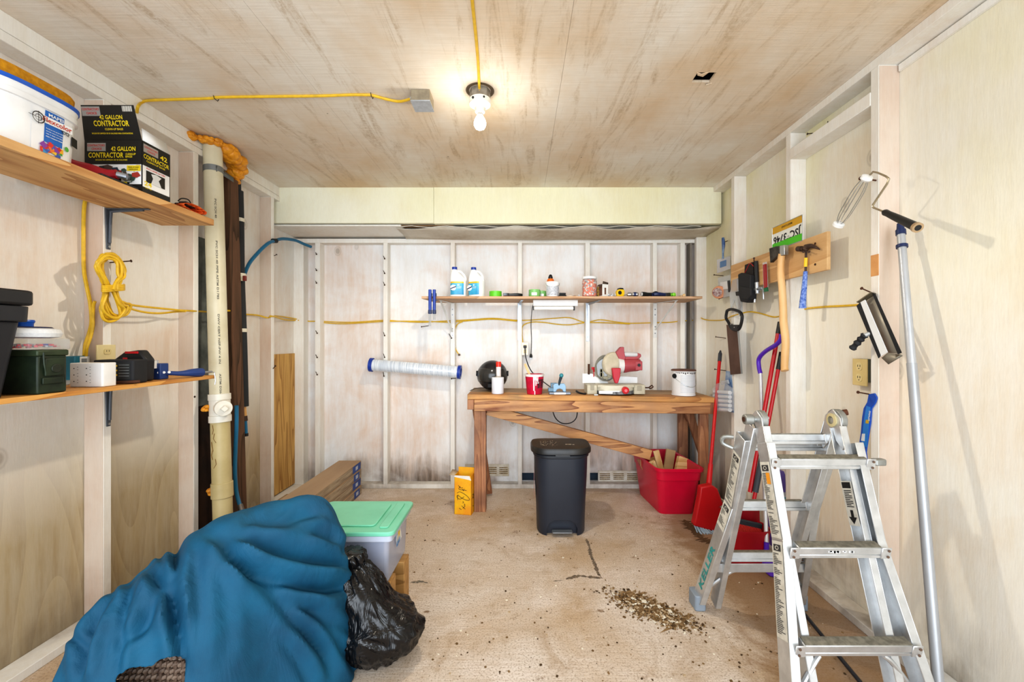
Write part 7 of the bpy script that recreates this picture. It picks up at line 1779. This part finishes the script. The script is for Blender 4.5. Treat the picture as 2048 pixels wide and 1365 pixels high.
m = MB(Matrix.Translation(c)); m.ring_stack([[V((hw*k*math.copysign(abs(math.cos(a_))**.6, math.cos(a_)), .085*k*math.copysign(abs(math.sin(a_))**.6, math.sin(a_)), z)) + c*0 for a_ in [2*PI*i/32 for i in range(32)]] for k, z in ((.86, .0), (.88, .006), (.98, .20), (1.03, .215), (1.03, .228), (.98, .226), (.86, .01))]); m.build('pan', pm('#a90f22', .35), t)
m = MB(Matrix.Translation(c)); m.prism([(-hw, .20), (hw, .20), (hw*.98, .30), (hw*.7, .33), (-hw*.6, .31), (-hw, .27)], .065, .085, frame((0,0,0), (1,0,0), (0,0,1)) @ Matrix.Scale(-1, 4, (0,0,1))); m.build('back_plate', pm('#98101e', .4), t, bevel=.006)
m = MB(); 
for i in range(20):
    u = i/19; p = P(1466+54*u, 1046+12*u, Yd-.02); m.tube([p, p+V((.012, -.02, -.045))], .003, 5)
o = m.build('brush_bristles', pm('#c8342c', .5), t); o['kind'] = 'stuff'
MB().bar(P(1462, 1040, Yd-.01), P(1523, 1054, Yd-.01), .035, .022, up=(0,1,0)).build('brush_block', pm('#30353c', .5), t, bevel=.006)
# purple detergent bottle and purple tub behind ladder
c = P(1559, 1040, 2.72); c.z = 0; T = Matrix.Translation(c); t = thing('detergent_bottle', c, 'large detergent bottle with purple top and blue label behind ladder', 'bottle')
def bring(z, rx, ry): return [T@V((rx*math.copysign(abs(math.cos(a_))**.6, math.cos(a_)), ry*math.copysign(abs(math.sin(a_))**.6, math.sin(a_)), z)) for a_ in [2*PI*i/28 for i in range(28)]]
MB().ring_stack([bring(.0, .065, .05), bring(.01, .07, .055), bring(.37, .07, .055)]).build('body', pm('#5b35a8', .3), t)
MB().ring_stack([bring(.385, .068, .053), bring(.43, .069, .054), bring(.495, .062, .048), bring(.512, .045, .035)]).build('purple_top', pm('#6c5bb0', .35), t, bevel=.002)
MB().ring_stack([bring(.355, .0708, .0558), bring(.385, .0708, .0558)]).build('clear_band', pm('#c5cbd8', .3), t)
MB().ring_stack([bring(.25, .0712, .0562), bring(.356, .0712, .0562)]).build('label', pm('#27a5bd', .4, col2='#8fb7d2', scale=12), t)
m = MB(T)
for x in (-.022, .014): m.cyl((x, -.0565, .30), (x, -.0585, .30), .010, n=14)
m.build('label_dot', pm('#1c2c48', .5), t)
t = thing('string_scrap', P(1432, 985, 3.2), 'pale cord running from the broom to the ladder foot', 'cord'); 
MB().tube([P(1430, 987, 3.05), P(1438, 996, 3.0), P(1452, 1004, 2.95)], .003, 6).build('strand', pm('#c9c2a0', .7), t)
